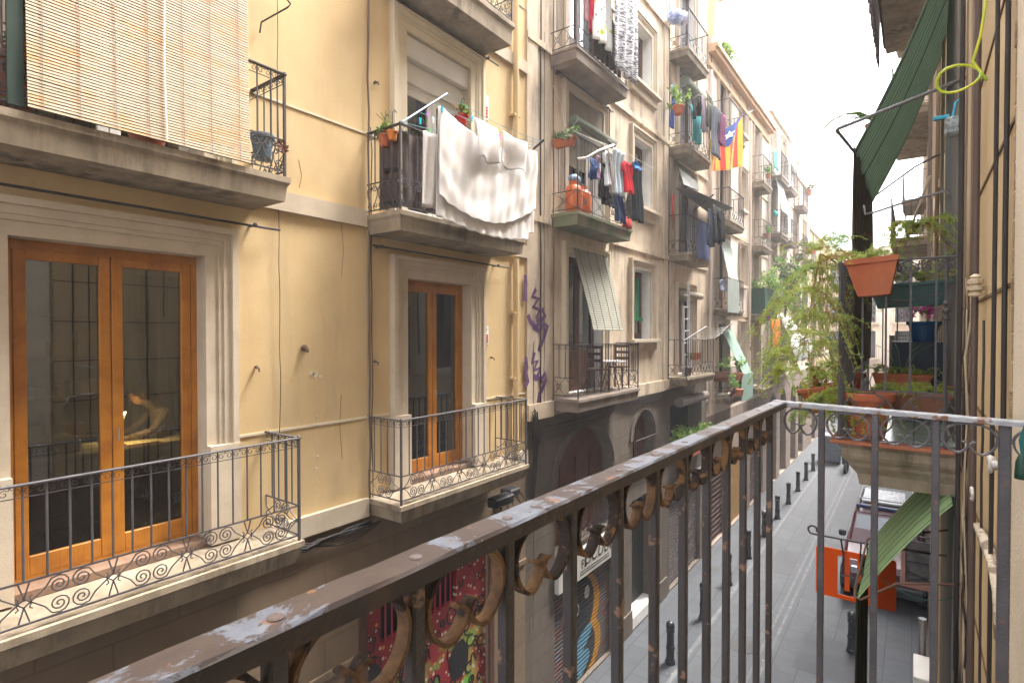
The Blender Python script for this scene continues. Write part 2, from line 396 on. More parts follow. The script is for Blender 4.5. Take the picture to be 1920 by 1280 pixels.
def scroll_panel(mb, P, L, z0, z1, style, r, n=4, cell=None, dens=1):
    """wrought iron pattern in a panel of length L between heights z0, z1; P(s, z) -> point"""
    H = z1 - z0; zc = (z0 + z1) / 2
    def T(pts, rad=r): mb.tube([P(min(max(s, 0), L), z) for s, z in pts], rad, n)
    if style == 'spirals':
        cw = cell or H * 1.78; k = max(1, round(L / cw)); cw = L / k; a = H * .235
        for i in range(k):
            cx = cw * (i + .5)
            for sx in (-1, 1):
                for sz in (-1, 1):
                    c = (cx + sx * a * .98, zc + sz * a)
                    sp = spiral(c, a * .93, 2.0, (PI / 2 if sz > 0 else -PI / 2) + (0), 1 if sx * sz > 0 else -1, .1, 22 if dens else 12)
                    # tail: from the spiral's outer point towards the far edge of the cell, crossing the neighbour's tail
                    tail = [(cx + sx * (cw / 2 + H * .10), zc - sz * H * .46), (cx + sx * cw / 2, zc - sz * H * .10), (cx + sx * (a * 2.15), zc + sz * H * .22), (cx + sx * (a * 1.6), zc + sz * H * .42)]
                    T(tail + sp)
            if i: # little curls between the groups
                for sz in (-1, 1)[:dens and 2]:
                    T([(cw * i - H * .14, zc + sz * H * .02), (cw * i - H * .10, zc + sz * H * .12), (cw * i - H * .16, zc + sz * H * .16)], r * .9)
                    T([(cw * i + H * .14, zc + sz * H * .02), (cw * i + H * .10, zc + sz * H * .12), (cw * i + H * .16, zc + sz * H * .16)], r * .9)
    elif style == 'hearts':
        cw = cell or H * .62; k = max(1, round(L / cw)); cw = L / k; a = cw * .24
        for i in range(k):
            cx = cw * (i + .5)
            for sx in (-1, 1):
                sp = spiral((cx + sx * a, z1 - a * 1.3), a, 1.4, PI / 2, sx * -1 * -1, .15, 12)
                T([(cx + sx * a * .25, z0 + H * .08), (cx + sx * cw * .42, zc)] + [(cx + sx * cw * .47, z1 - a * 1.6)] + sp)
                T(spiral((cx + sx * a * 1.15, z0 + a * 1.1), a * .95, 1.4, -PI / 2, -sx, .15, 12))
    elif style == 'rings':
        cw = cell or H; k = max(1, round(L / cw)); cw = L / k
        for i in range(k):
            cx = cw * (i + .5); q = H * .45
            T([(cx + q * math.cos(2 * PI * j / 14), zc + q * math.sin(2 * PI * j / 14)) for j in range(15)])
            for an in (PI / 4, 3 * PI / 4): T([(cx - q * math.cos(an), zc - q * math.sin(an)), (cx + q * math.cos(an), zc + q * math.sin(an))])
    elif style == 'cross':
        cw = cell or H * 1.0; k = max(1, round(L / cw)); cw = L / k
        for i in range(k):
            s0 = cw * i
            T([(s0, z0), (s0 + cw * .35, z0 + H * .3), (s0 + cw * .65, z0 + H * .7), (s0 + cw, z1)]); T([(s0, z1), (s0 + cw * .35, z0 + H * .7), (s0 + cw * .65, z0 + H * .3), (s0 + cw, z0)])
            if dens: T([(s0 + cw * .5 + H * .16 * math.cos(2 * PI * j / 9), zc + H * .16 * math.sin(2 * PI * j / 9)) for j in range(10)])
    elif style == 'curls':   # row under the handrail
        cw = cell or H * 1.9; k = max(1, round(L / cw)); cw = L / k; a = min(cw * .23, H * .45)
        for i in range(k):
            cx = cw * (i + .5)
            for sx in (-1, 1):
                T([(cx, z1 - .003)] + spiral((cx + sx * cw * .24, zc), a, 1.15, PI / 2 + sx * .9, -sx if sx > 0 else 1, .25, 9 if dens else 7), r * .8)
def balcony(parent, y0, y1, zf, X=-5, sg=-1, dep=.55, th=.2, sm=SLAB_Y, iron=IRON, h=.92, band=.27, style='spirals', bay=.125, top='curls', br=.007,
            indiv=False, dens=1, rings=None, label=None, mid=True, cell=None, rail=(.035, .014), inset=.035, srad=None, th_top=.085):
    f = -sg; rings = rings or [(0, 0), (0, -.07), (.03, -.10), (.045, -th)]
    mb = MB(); vs = []
    for ins, dz in rings:
        e = ins; xo = X + f * (dep - e)
        vs += [(X - f * .02, y0 + e, zf + dz), (xo, y0 + e, zf + dz), (xo, y1 - e, zf + dz), (X - f * .02, y1 - e, zf + dz)]
    fs = [(0, 1, 2, 3), tuple(len(vs) - 1 - i for i in range(4))]
    for i in range(len(rings) - 1):
        for k in range(3): fs.append((i * 4 + k, i * 4 + k + 1, i * 4 + 5 + k, i * 4 + 4 + k))
    mb.add(vs, fs); B = mb.build('balcony', sm, parent, label=label)
    xo = X + f * (dep - inset); a, b = y0 + inset, y1 - inset; D = dep - inset
    segs = [((X, a), (xo, a), D), ((xo, a), (xo, b), b - a), ((xo, b), (X, b), D)]
    zt = zf + h; zb = zf + .05; zm = zb + band; rw, rt = rail
    m = MB()
    m.bbox(X, a - rw / 2, zt - rt, xo + f * rw / 2, a + rw / 2, zt, .002); m.bbox(X, b - rw / 2, zt - rt, xo + f * rw / 2, b + rw / 2, zt, .002)
    m.bbox(xo - rw / 2, a + rw / 2, zt - rt, xo + rw / 2, b - rw / 2, zt, .002)
    m.build('handrail', iron, B)
    m = MB(); lv = [zb] + ([zm] if mid else []) + ([zt - th_top] if top == 'curls' and dens else [])
    for z in lv:
        t = .006 if z != zt - th_top else .003
        m.box(X, a - t, z - t, xo, a + t, z + t); m.box(X, b - t, z - t, xo, b + t, z + t); m.box(xo - t, a + t, z - t, xo + t, b - t, z + t)
    for yy in (a, b): m.bbox(xo - .011, yy - .011, zf, xo + .011, yy + .011, zt + .012, .002)
    m.build('rail_frame', iron, B)
    scr = MB(); bal = MB()
    for si, (p, q, L) in enumerate(segs):
        d = ((q[0] - p[0]) / L, (q[1] - p[1]) / L); P = lambda s, z, p=p, d=d: (p[0] + d[0] * s, p[1] + d[1] * s, z)
        k = max(2, round(L / bay))
        for i in range(1, k):
            s = L * i / k; bb = MB() if indiv else bal
            bb.tube([P(s, zm if mid else zb), P(s, zt - .008)], br, 6 if indiv else 4)
            if indiv: bb.build('baluster', iron, B)
        if top == 'curls': scroll_panel(scr, P, L, zt - th_top, zt - rt, 'curls', (srad or br) * .55, 4, L / k * (1 if indiv else 1), dens)
        if style and mid: scroll_panel(scr, P, L, zb, zm, style, srad or br * .72, 4, cell, dens)
    if not indiv: bal.build('balusters', iron, B)
    if scr.v: scr.build('scrollwork', iron, B)
    return B
def rolled_blind(label, y0, y1, z, x, r, m, group=None, hang=None):
    mb = MB(); n = 26; pts = []
    mb.tube([(x, y0, z), (x, y1, z)], [r, r], 14)
    sp = spiral((x, z), r * 1.04, 2.2, 0, 1, .2, 30)
    for yy in (y0 - .004, y1 + .004): mb.tube([(px, yy, pz) for px, pz in sp], .004, 3)
    if hang: # the flat part above the roll
        mb.box(x - r * .7, y0, z, x - r * .7 + .012, y1, hang)
    return tag(mb.build('rolled_blind', m, smooth=False, loc=(x, y0, z)), label, 'blind', group)
def blind_sheet(name, label, P, nu, nv, m, group=None, cat='blind', cords=0, sol=.008, extra=None):
    mb = MB(); mb.grid(P, nu, nv); o = mb.build(name, m, loc=P(0, 1), solid=sol); tag(o, label, cat, group)
    if cords:
        c = MB()
        for k in range(cords):
            u = (k + .5) / cords; c.tube([Vector(P(u, j / 10)) + Vector((.008, 0, .004)) for j in range(11)], .0035, 3)
        c.build('cord', extra or CABLE, o)
    return o
def cable(label, pts, r=.008, m=CABLE, n=5, group=None, name='cable', cat='cable'):
    return tag(MB().tube(pts, r, n).build(name, m, smooth=True, loc=pts[0]), label, cat, group)
def sag(a, b, d, n=10):
    a, b = Vector(a), Vector(b); return [a.lerp(b, i / n) - Vector((0, 0, 4 * d * (i / n) * (1 - i / n))) for i in range(n + 1)]

# ---------------------------------------------------------------- setting: ground, pavement
PAVE = blocks('paving_slabs', (.068, .075, .086), (.055, .061, .07), .62, .40, (.024, .026, .03), flat=(1, 0), ms=.012, stain=(.045, .048, .053), sa=.6, rough=.6, bump=.25, spec=.4)
PAVE2 = blocks('street_slabs', (.085, .091, .10), (.068, .073, .081), .9, .45, (.03, .032, .036), flat=(1, 0), ms=.011, stain=(.05, .053, .057), sa=.7, rough=.6, bump=.2, spec=.4)
GUT = mat('gutter_stone', (.17, .175, .185), (.11, .115, .12), 4, rough=.7, chip=(.12, .12, .125), clo=.5)
g = MB(); g.box(-200, -150, -.5, 200, 250, 0); struct(g.build('ground', ASPH), 'grey ground under the whole street')
g = MB(); g.box(-5.02, -20, .0, -3.72, 60, .008); struct(g.build('pavement', PAVE), 'grey slab pavement along the left houses')
g = MB(); g.box(-3.72, -20, .0, -2.56, 60, .004); g.box(-2.34, -20, .0, .32, 60, .004); g.box(-2.50, -20, 0, -2.40, 60, .004); struct(g.build('road', PAVE2), 'grey paved roadway in the narrow street')
g = MB(); g.box(-2.56, -20, .0, -2.50, 60, .006); g.box(-2.40, -20, .0, -2.34, 60, .006); g.box(-3.74, -20, .008, -3.66, 60, .012)
struct(g.build('gutter', GUT), 'pale double line of gutter stones along the roadway')

MH = mat('cast_iron_cover', (.05, .05, .052), (.08, .08, .08), 30, rough=.5, bump=.8, bs=40)
for x, y, q, lab in ((-2.9, 12.2, .3, 'round iron manhole cover in the road nearest the camera'), (-1.4, 22.5, .3, 'round iron manhole cover further up the road'), (-4.4, 15.8, .18, 'small iron cover in the left pavement')):
    m = MB(); m.lathe((x, y, .004), [(.001, .006), (q, .006), (q, .0)], 22); m.lathe((x, y, .0105), [(.001, .002), (q * .8, .002), (q * .8, 0)], 22)
    tag(m.build('manhole_cover', MH, loc=(x, y, 0)), lab, 'manhole cover')
rn0 = random.Random(21); m = MB()
for k in range(46):
    x, y, q = rn0.uniform(-4.9, .1), rn0.uniform(9.5, 30), rn0.uniform(.01, .035); m.prism([(x + q * math.cos(a * 1.26) * rn0.uniform(.5, 1), y + q * math.sin(a * 1.26), .0125) for a in range(5)], (0, 0, .003))
tag(m.build('litter', mat('litter', (.35, .33, .3), (.1, .09, .08), 30), loc=(-2, 15, 0)), 'scraps of litter and leaves scattered on the road', 'litter', kind='stuff')
m = MB()
for (x0, y0, x1, y1) in ((-3.3, 16.5, -2.7, 18.4), (-1.9, 12.0, -.9, 13.6), (-1.7, 24, -.6, 27)): m.box(x0, y0, .0041, x1, y1, .0075)
struct(m.build('road_patches', ASPH), 'darker repair patches in the roadway')

# ================================================================= YELLOW HOUSE (left, nearest)
hY = [(1.0, 2.29, 4.80, 7.27, 0, .22, 0), (4.65, 5.84, 4.80, 7.27, 0, .22), (1.0, 2.29, 7.98, 10.3, 0, .22), (4.65, 5.84, 7.98, 10.25, 0, .24), (4.65, 5.84, 11.05, 13.2, 0, .22), (1.0, 2.29, 11.05, 13.2, 0, .22),
      (-2.6, -1.3, 4.8, 7.27, 0, .22), (4.02, 6.24, 0.05, 3.78, 0, .12, .3), (1.2, 3.1, .05, 3.3, 0, .15, .3), (-2.2, -.4, .05, 3.3, 0, .15, .3)]
Y = building('yellow plastered house with pine French doors, nearest on the left', -4, 7.19, 17.4, PL_Y, BLK_Y, 4.54, hY, rev=STONE_T)
class BandParts:
    def __init__(s, root, m, nm): s.r, s.m, s.n = root, m, nm
    def box(s, *q): MB().box(*q).build(s.n, s.m, s.r)
band = BandParts(Y, STONE_T, 'string_course')
for a, b in ((-4, .44), (2.88, 4.03), (6.46, 7.19)):
    band.box(-5, a, 4.545, -4.94, b, 4.75)
for a, b in ((-4, .6), (2.76, 4.03), (6.4, 7.19)): band.box(-5, a, 7.79, -4.955, b, 7.98)
for a, b in ((-4, .8), (2.6, 4.2), (6.2, 7.19)): band.box(-5, a, 10.68, -4.955, b, 10.86)
seam = BandParts(Y, STONE_W, 'plaster_seam')
for z in (5.655, 8.845, 11.7):
    for a, b in ((-4, .7), (2.56, 4.38), (6.11, 7.19)): seam.box(-5, a, z - .012, -4.988, b, z + .012)
surround(Y, -5, -1, 1.0, 2.29, 4.76, 7.27, .26, STONE_T, 5.62)
surround(Y, -5, -1, 4.65, 5.84, 4.76, 7.27, .26, STONE_T, 5.62)
surround(Y, -5, -1, 4.65, 5.84, 7.98, 10.25, .25, STONE_W)
surround(Y, -5, -1, 1.0, 2.29, 7.98, 10.3, .26, STONE_W)
surround(Y, -5, -1, 4.65, 5.84, 11.05, 13.2, .25, STONE_W)
joinery(Y, -5, -1, 1.0, 2.29, 4.80, 7.27, WOODF); joinery(Y, -5, -1, 4.65, 5.84, 4.80, 7.27, WOODF)
joinery(Y, -5, -1, -2.6, -1.3, 4.8, 7.27, WOODF)
joinery(Y, -5, -1, 1.0, 2.29, 7.98, 10.3, WALU); joinery(Y, -5, -1, 4.65, 5.84, 11.05, 13.2, WALU)
joinery(Y, -5, -1, 4.65, 5.84, 7.98, 9.72, WALU, kick=.12)
bx(Y, 'shutter_box', WALU, (-5.02, 4.66, 9.98, -5.2, 5.83, 10.24), (-5.1, 4.66, 9.72, -5.17, 5.83, 9.975), label='cream roller shutter box above the white balcony door')
# sill steps in front of the pine doors
STEP = mat('worn_step', (.24, .15, .10), (.17, .11, .08), 8, rough=.8, bump=.3)
bx(Y, 'door_step', STEP, (-4.97, 1.003, 4.742, -5.138, 2.287, 4.808)); bx(Y, 'door_step', STEP, (-4.97, 4.653, 4.742, -5.138, 5.837, 4.808))
rgY = [(0, 0), (0, -.05), (.02, -.07), (.03, -.11), (.06, -.20)]
balcony(Y, .44, 2.88, 4.74, dep=.58, sm=SLAB_Y, iron=IRON_G, h=.93, band=.265, indiv=True, rings=rgY, bay=.118, br=.0075, label='lower balcony with spiral ironwork, nearest the camera')
balcony(Y, 4.03, 6.46, 4.74, dep=.58, sm=SLAB_Y, iron=IRON_G, h=.93, band=.265, indiv=True, rings=rgY, bay=.118, br=.0075, label='lower balcony with spiral ironwork, beside the drainpipe')
rgU = [(0, 0), (0, -.05), (.02, -.08), (.035, -.21)]
balcony(Y, .6, 2.76, 7.96, dep=.58, sm=SLAB_Y, iron=IRON, h=.90, band=.27, style='hearts', cell=.21, bay=.12, rings=rgU, label='upper balcony behind the bamboo blind')
balcony(Y, 4.03, 6.36, 7.92, dep=.58, sm=SLAB_Y, iron=IRON, h=.93, band=.30, style='hearts', cell=.2, bay=.125, rings=rgU, label='upper balcony hung with the white bed sheet')
balcony(Y, 4.2, 6.2, 10.86, dep=.52, sm=SLAB_Y, iron=IRON, h=.93, band=.30, style='hearts', cell=.2, bay=.125, rings=[(0, 0), (0, -.06), (.03, -.1), (.04, -.3)], label='topmost visible balcony of the yellow house')
balcony(Y, .7, 2.6, 10.86, dep=.52, sm=SLAB_Y, iron=IRON, h=.93, band=.30, style='hearts', cell=.2, bay=.125, rings=[(0, 0), (0, -.06), (.03, -.1), (.04, -.3)])
# ground floor doors of the yellow house (red graffiti door)
MUR = None
m, t, b = newmat('graffiti_base'); v = coords(t, flat=(1, 2)); 
def hexcol(*c): return c
c1 = mix(t, ramp(t, noise(t, v, 1.1, 3, .5, .6), .44, .52), (.24, .010, .016), (.30, .26, .06)); 
zsep = nn(t, 'ShaderNodeSeparateXYZ'); t.links.new(coords(t), zsep.inputs[0])
zf = ramp(t, zsep.outputs[2], 2.8, 1.9)
c1 = mix(t, mul(t, zf, ramp(t, noise(t, v, 1.4, 3), .38, .5)), (.23, .010, .016), c1)
c1 = mix(t, mul(t, zf, ramp(t, noise(t, v, 2.3, 2), .5, .56)), c1, (.12, .34, .05))
vo = nn(t, 'ShaderNodeTexVoronoi'); vo.inputs['Scale'].default_value = 11; t.links.new(v, vo.inputs['Vector'])
c1 = mix(t, ramp(t, vo.outputs['Distance'], .27, .22), c1, (.5, .42, .3))
vo2 = nn(t, 'ShaderNodeTexVoronoi'); vo2.inputs['Scale'].default_value = 6; t.links.new(v, vo2.inputs['Vector'])
c1 = mix(t, ramp(t, vo2.outputs['Distance'], .17, .14), c1, (.6, .2, .02))
t.links.new(c1, b.inputs['Base Color']); b.inputs['Roughness'].default_value = .6; MUR = m
gd = MB(); [gd.box(-5.11, a_, b_, -5.05, c_, d_) for a_, b_, c_, d_ in ((4.02, .05, 6.24, 2.95), (4.02, 3.55, 6.24, 3.78), (4.02, 2.95, 4.28, 3.55), (4.75, 2.95, 5.12, 3.55), (5.6, 2.95, 6.24, 3.55))]
gdo = gd.build('painted_door', MUR, Y, label='door painted red with black graffiti faces')
gr = MB()
for y in (4.36, 4.46, 4.56, 4.66, 5.2, 5.3, 5.4, 5.5): gr.tube([(-5.06, y, 2.94), (-5.06, y, 3.56)], .010, 5)
gr.build('door_grille', mat('pink_bar_paint', (.4, .02, .06), rough=.5), gdo)
rnd = random.Random(5)
sq = MB()
def squig(y, z, s):
    k = rnd.choice('sceoum'); x = -5.045; pts = []
    if k == 's': pts = [(y + s * .4 * math.sin(tt * 6.3), z + s * (tt - .5)) for tt in [i / 9 for i in range(10)]]
    elif k == 'o': pts = [(y + s * .3 * math.cos(tt), z + s * .4 * math.sin(tt)) for tt in [i * .63 for i in range(11)]]
    elif k == 'c': pts = [(y + s * .4 * math.cos(tt), z + s * .4 * math.sin(tt)) for tt in [.8 + i * .5 for i in range(10)]]
    elif k == 'e': pts = spiral((y, z), s * .45, 1.4, rnd.random() * 6, rnd.choice((-1, 1)), .2)
    elif k == 'u': pts = [(y - s * .3, z + s * .5), (y - s * .3, z), (y - s * .1, z - s * .3), (y + s * .2, z - s * .2), (y + s * .3, z + s * .5)]
    else: pts = [(y - s * .5, z - s * .3), (y - s * .4, z + s * .3), (y - s * .2, z + s * .3), (y, z - s * .2), (y + s * .2, z + s * .3), (y + s * .4, z + s * .2), (y + s * .5, z - s * .3)]
    sq.ribbon([(x, a, c) for a, c in pts], (.004, 0, 0), .016 + rnd.random() * .014)
for i in range(190):
    y = rnd.uniform(4.1, 6.15); z = rnd.uniform(.4, 3.7)
    if 4.15 < y < 5.7 and 2.8 < z < 3.7: continue
    squig(y, z, rnd.uniform(.12, .3))
for y, z, r_ in ((4.75, 1.5, .38), (5.65, 2.1, .2), (4.17, 2.6, .12), (5.9, .9, .3), (5.1, .6, .22)):
    sq.prism([(-5.048, y + r_ * math.cos(a * .45), z + r_ * 1.3 * math.sin(a * .45)) for a in range(14)], (.006, 0, 0))
sq.build('graffiti_strokes', mat('black_spray', (.015, .013, .015), rough=.5), gdo)
fr = MB(); fr.box(-5, 6.24, .05, -4.96, 6.34, 3.88); fr.box(-5, 3.92, .05, -4.96, 4.02, 3.88); fr.box(-5, 4.02, 3.78, -4.96, 6.24, 3.88); fr.build('door_frame', WOODD, Y)
sh = MB(); sh.box(-5.14, 1.2, .05, -5.1, 3.1, 3.3); sh.box(-5.14, -2.2, .05, -5.1, -.4, 3.3); sh.build('roller_shutter', mat('grey_shutter', (.12, .12, .12), lines=(2, .08), lcol=(.05, .05, .05), rough=.5), Y)
# stone courses: upper rounded ledge of the ground floor
lb = MB(); lb.box(-5, -4, 2.95, -4.97, 3.9, 3.02); lb.box(-5, 6.36, 2.95, -4.97, 7.19, 3.02); lb.build('stone_ledge', BLK_Y, Y)
sc_ = random.Random(14)
for u, v, q in ((592, 702, .05), (600, 706, .03), (585, 700, .035), (592, 728, .015), (594, 780, .02), (604, 795, .015), (592, 830, .02), (596, 855, .018), (593, 878, .022), (594, 900, .02), (600, 560, .012), (603, 575, .01), (505, 500, .008), (520, 660, .008), (490, 545, .006)):
    c_ = ax(u, v, -5); MB().prism([(-5, c_.y + q * sc_.uniform(.4, 1) * math.cos(a * .9), c_.z + q * sc_.uniform(.4, 1) * math.sin(a * .9)) for a in range(7)], (.006, 0, 0)).build('plaster_scar', STONE_W, Y)
for pts in (((640, 420), (644, 470), (640, 520)), ((560, 300), (566, 330), (561, 352)), ((640, 740), (637, 800), (642, 860))):
    MB().ribbon([ax(u, v, -4.999) for u, v in pts], (.003, 0, 0), .004).build('crack', mat('crack_dark', (.2, .14, .08)), Y)
# drainpipe and its elbow
dp = MB(); dp.tube([(-4.93, 6.84, 4.76), (-4.93, 6.84, 7.75)], .045, 10); dp.tube([(-4.93, 6.84, 8.0), (-4.93, 6.84, 14)], .045, 10)
for z in (5.9, 6.9, 8.9, 9.9): dp.box(-5, 6.76, z, -4.9, 6.92, z + .03)
dp.build('drainpipe', PL_Y, Y, smooth=False)

# ================================================================= GREY STAINED HOUSE (left, second)
hB = [(8.08, 10.36, .05, 2.02, 0, .12, .3), (8.08, 10.36, 2.72, 4.85, .9, .3), (11.3, 12.62, .05, 2.9, 0, .35, .4), (11.3, 12.6, 3.35, 4.86, .62, .3),
      (8.5, 9.85, 5.52, 8.02, 0, .25), (11.33, 12.3, 6.47, 8.02, 0, .28), (8.5, 9.85, 8.64, 10.9, 0, .25), (11.33, 12.3, 9.42, 10.9, 0, .28),
      (8.5, 9.85, 11.35, 13.6, 0, .25), (11.33, 12.3, 12.12, 13.45, 0, .28), (8.5, 9.85, 14.3, 16.4, 0, .25), (11.33, 12.3, 14.9, 16.2, 0, .28)]
B = building('soot-stained beige house with arches, between the yellow house and the next', 7.19, 13.4, 18, PL_G, BLK_G, 5.2, hB, rev=WHITE)
band = BandParts(B, PL_G, 'string_course')
for z, t_, pr in ((8.42, .1, .05), (11.27, .1, .05), (14.1, .1, .05)):
    for a, b in ((7.2, 7.9), (10.2, 13.4)): band.box(-5, a, z, -5 + pr, b, z + t_)
for a, b in ((7.2, 7.95), (10.5, 13.4)): band.box(-5, a, 5.2, -4.93, b, 5.46)
for z0, z1 in ((5.46, 8.42), (8.52, 11.27), (11.37, 14.1)):
    band.box(-5, 7.2, z0, -4.97, 7.5, z1); band.box(-5, 13.1, z0, -4.97, 13.39, z1)
for lo, hi in ((5.52, 8.02), (8.64, 10.9), (11.35, 13.6)): surround(B, -5, -1, 8.5, 9.85, lo, hi, .2, STONE_T if lo > 6 else STONE_W)
for lo, hi in ((6.47, 8.02), (9.42, 10.9), (12.12, 13.45)):
    surround(B, -5, -1, 11.33, 12.3, lo, hi, .22, STONE_T)
    s_ = MB(); s_.bbox(-5, 11.05, lo - .07, -4.84, 12.62, lo); s_.bbox(-5, 11.12, lo - .26, -4.93, 12.56, lo - .07); s_.build('window_sill', STONE_T, B)
    joinery(B, -5, -1, 11.33, 12.3, lo, hi, WOODD, GLD, 'window', .27, handle=False, kick=.09)
    joinery(B, -5, -1, 8.5, 9.85, lo - (.95 if lo < 7 else .78), hi, WOODD, GLD, 'balcony_door', .24, kick=.7, bars=0, handle=False)
for yc, ya, yb, lo, hi, rise in ((9.2, 8.08, 10.36, 2.72, 4.85, .9), (11.95, 11.3, 12.6, 3.35, 4.86, .62)):
    m = MB(); arc = arc_pts(ya, yb, hi, rise)
    for off, pr in ((0, .035), (.13, .05)):
        pass
    outer = arc_pts(ya - .14, yb + .14, hi + .14, rise + .14)
    for i in range(len(arc) - 1):
        (a1, z1), (a2, z2), (b2, w2), (b1, w1) = arc[i], arc[i + 1], outer[i + 1], outer[i]
        m.hexa([(-5, a1, z1), (-5, a2, z2), (-5, b2, w2), (-5, b1, w1), (-4.965, a1, z1), (-4.965, a2, z2), (-4.965, b2, w2), (-4.965, b1, w1)])
    m.build('arch_moulding', BLK_G, B)
    m = MB(); x = -5.28; n = 4 if yb - ya > 2 else 2; W = (yb - ya) / n
    m.box(x, ya, lo, x + .03, yb, hi - rise); 
    m.prism([(x, a, z) for a, z in arc], (.03, 0, 0))
    for i in range(n):
        for z0 in (lo + .12, lo + .75): m.bbox(x + .03, ya + i * W + .09, z0, x + .045, ya + (i + 1) * W - .09, z0 + .5)
        m.box(x + .03, ya + i * W - .02, lo, x + .055, ya + i * W + .02, hi - rise + .3)
    m.build('wooden_shutter', mat('red_brown_wood', (.13, .045, .022), (.09, .03, .015), 5, rough=.5, streak=(5, 5, .4), stain=(.05, .02, .01)), B)
for ya, yb, z in ((8.1, 10.34, 3.15), (11.32, 12.58, 3.8)):
    m = MB()
    m.box(-4.94, ya, z + .42, -4.91, yb, z + .44); m.box(-4.94, ya, z - .3, -4.91, yb, z - .28)
    k = int((yb - ya) / .11)
    for i in range(k + 1): y = ya + (yb - ya) * i / k; m.tube([(-4.925, y, z - .28), (-4.925, y, z + .42)], .007, 4)
    scroll_panel(m, lambda s, q, a=ya: (-4.925, a + s, q), yb - ya, z - .28, z - .02, 'cross', .006)
    m.build('window_grille', IRON, B)
rgB = [(0, 0), (0, -.05), (.02, -.06), (.03, -.12), (.04, -.22)]
balcony(B, 7.98, 10.5, 5.5, dep=.53, sm=SLAB_D, iron=IRON, h=.92, band=.3, style='cross', bay=.11, rings=rgB, label='lowest balcony with a table and a tilted cane blind')
balcony(B, 7.95, 10.1, 8.62, dep=.53, sm=SLAB_G, iron=IRON, h=1.25, band=.3, style='cross', cell=.5, bay=.125, rings=rgB, label='mossy middle balcony with orange gas bottles')
balcony(B, 7.9, 9.9, 11.3, dep=.53, sm=SLAB_D, iron=IRON, h=1.2, band=.3, style='cross', bay=.12, rings=[(0, 0), (0, -.04), (.02, -.05), (.03, -.2), (.12, -.26)], label='upper balcony draped with patterned fabrics')
balcony(B, 7.9, 9.9, 14.2, dep=.53, sm=SLAB_D, iron=IRON, h=1.0, band=.3, style='cross', bay=.12, dens=0)
# ground floor shop of the grey house
SH1 = mat('shop_shutter', (.10, .09, .09), (.16, .05, .04), 6, lo=.5, hi=.55, rough=.5, lines=(2, .075), lcol=(.05, .045, .05), ldep=.9, chip=(.10, .13, .20), clo=.6, csc=4)
m = MB(); m.box(-5.11, 8.08, .05, -5.08, 10.36, 2.02); shu = m.build('roller_shutter', SH1, B, label='roller shutter sprayed with a black, orange and blue figure')
def blob(nm, pts, mt, x=-5.078, dx=.004):
    q = MB(); q.prism([(x, a, b_) for a, b_ in pts], (dx, 0, 0)); return q.build(nm, mt, shu)
SPL = lambda nm, c: mat(nm, c, tuple(k * .7 for k in c), 20, rough=.5, lines=(2, .075), lcol=tuple(k * .45 for k in c), ldep=.9)
def ell(y, z, a, b_, n=18, rot=0): return [(y + a * math.cos(2 * PI * i / n) * math.cos(rot) - b_ * math.sin(2 * PI * i / n) * math.sin(rot), z + a * math.cos(2 * PI * i / n) * math.sin(rot) + b_ * math.sin(2 * PI * i / n) * math.cos(rot)) for i in range(n)]
blob('spray_shape', ell(9.3, 1.35, .62, .62), SPL('spray_orange', (.50, .22, .02)), -5.079, .003)
blob('spray_shape', ell(9.35, .55, .62, .55), SPL('spray_orange', (.50, .22, .02)), -5.079, .0032)
blob('spray_shape', ell(9.15, 1.4, .52, .58), SPL('spray_black', (.012, .012, .016)), -5.076)
blob('spray_shape', ell(9.2, .55, .52, .5), SPL('spray_black', (.012, .012, .016)), -5.0762)
blob('spray_shape', ell(9.2, .72, .42, .16, rot=.5), SPL('spray_blue', (.10, .25, .36)), -5.072)
blob('spray_shape', ell(9.15, .3, .36, .2, rot=.4), SPL('spray_blue', (.10, .25, .36)), -5.072)
blob('spray_shape', ell(9.38, 1.62, .1, .13), SPL('spray_white', (.5, .5, .5)), -5.072)
blob('spray_shape', ell(9.0, 1.42, .07, .12), SPL('spray_white', (.5, .5, .5)), -5.072); blob('spray_shape', ell(9.0, 1.42, .035, .07), SPL('spray_black', (.012, .012, .016)), -5.068)
m = MB(); m.box(-5.33, 11.3, .3, -5.29, 12.62, 2.9); m.build('door_panel', mat('dark_green_door', (.035, .045, .045), lines=(1, .1), lcol=(.015, .02, .02), rough=.5), B)
m = MB(); m.box(-5.3, 11.3, .05, -4.98, 12.62, .3); m.build('door_step', WHITE, B)
for a_, b_ in ((7.2, 8.07), (10.37, 11.29), (12.63, 13.39)): MB().box(-5, a_, 0, -4.965, b_, .5).build('plinth', BLK_G, B)
# fascia sign with the house numbers
sg_ = MB(); sg_.bbox(-4.99, 8.06, 2.1, -4.9, 10.38, 2.64); fs_ = sg_.build('shop_sign', mat('sign_white', (.50, .49, .45), (.42, .41, .37), 3, stain=(.25, .22, .18), rough=.6, bump=0), loc=(-4.95, 9.2, 2.4))
tag(fs_, 'white shop fascia sign with 18 at both ends above the sprayed shutter', 'sign')
tx = MB(); pl = lambda cy, cz: (lambda x, y, d: (-4.898 + d, cy + x, cz + y))
text_mb(tx, '18', .2, pl(8.27, 2.3)); text_mb(tx, '18', .2, pl(10.2, 2.3)); text_mb(tx, 'FS', .24, pl(8.95, 2.28)); text_mb(tx, 'LICUUL', .36, pl(9.55, 2.3), shear=.25)
tx.box(-4.9, 8.8, 2.22, -4.895, 9.98, 2.235); tx.box(-4.9, 8.8, 2.17, -4.895, 9.98, 2.185)
tx.build('lettering', mat('sign_black', (.03, .03, .03)), fs_)

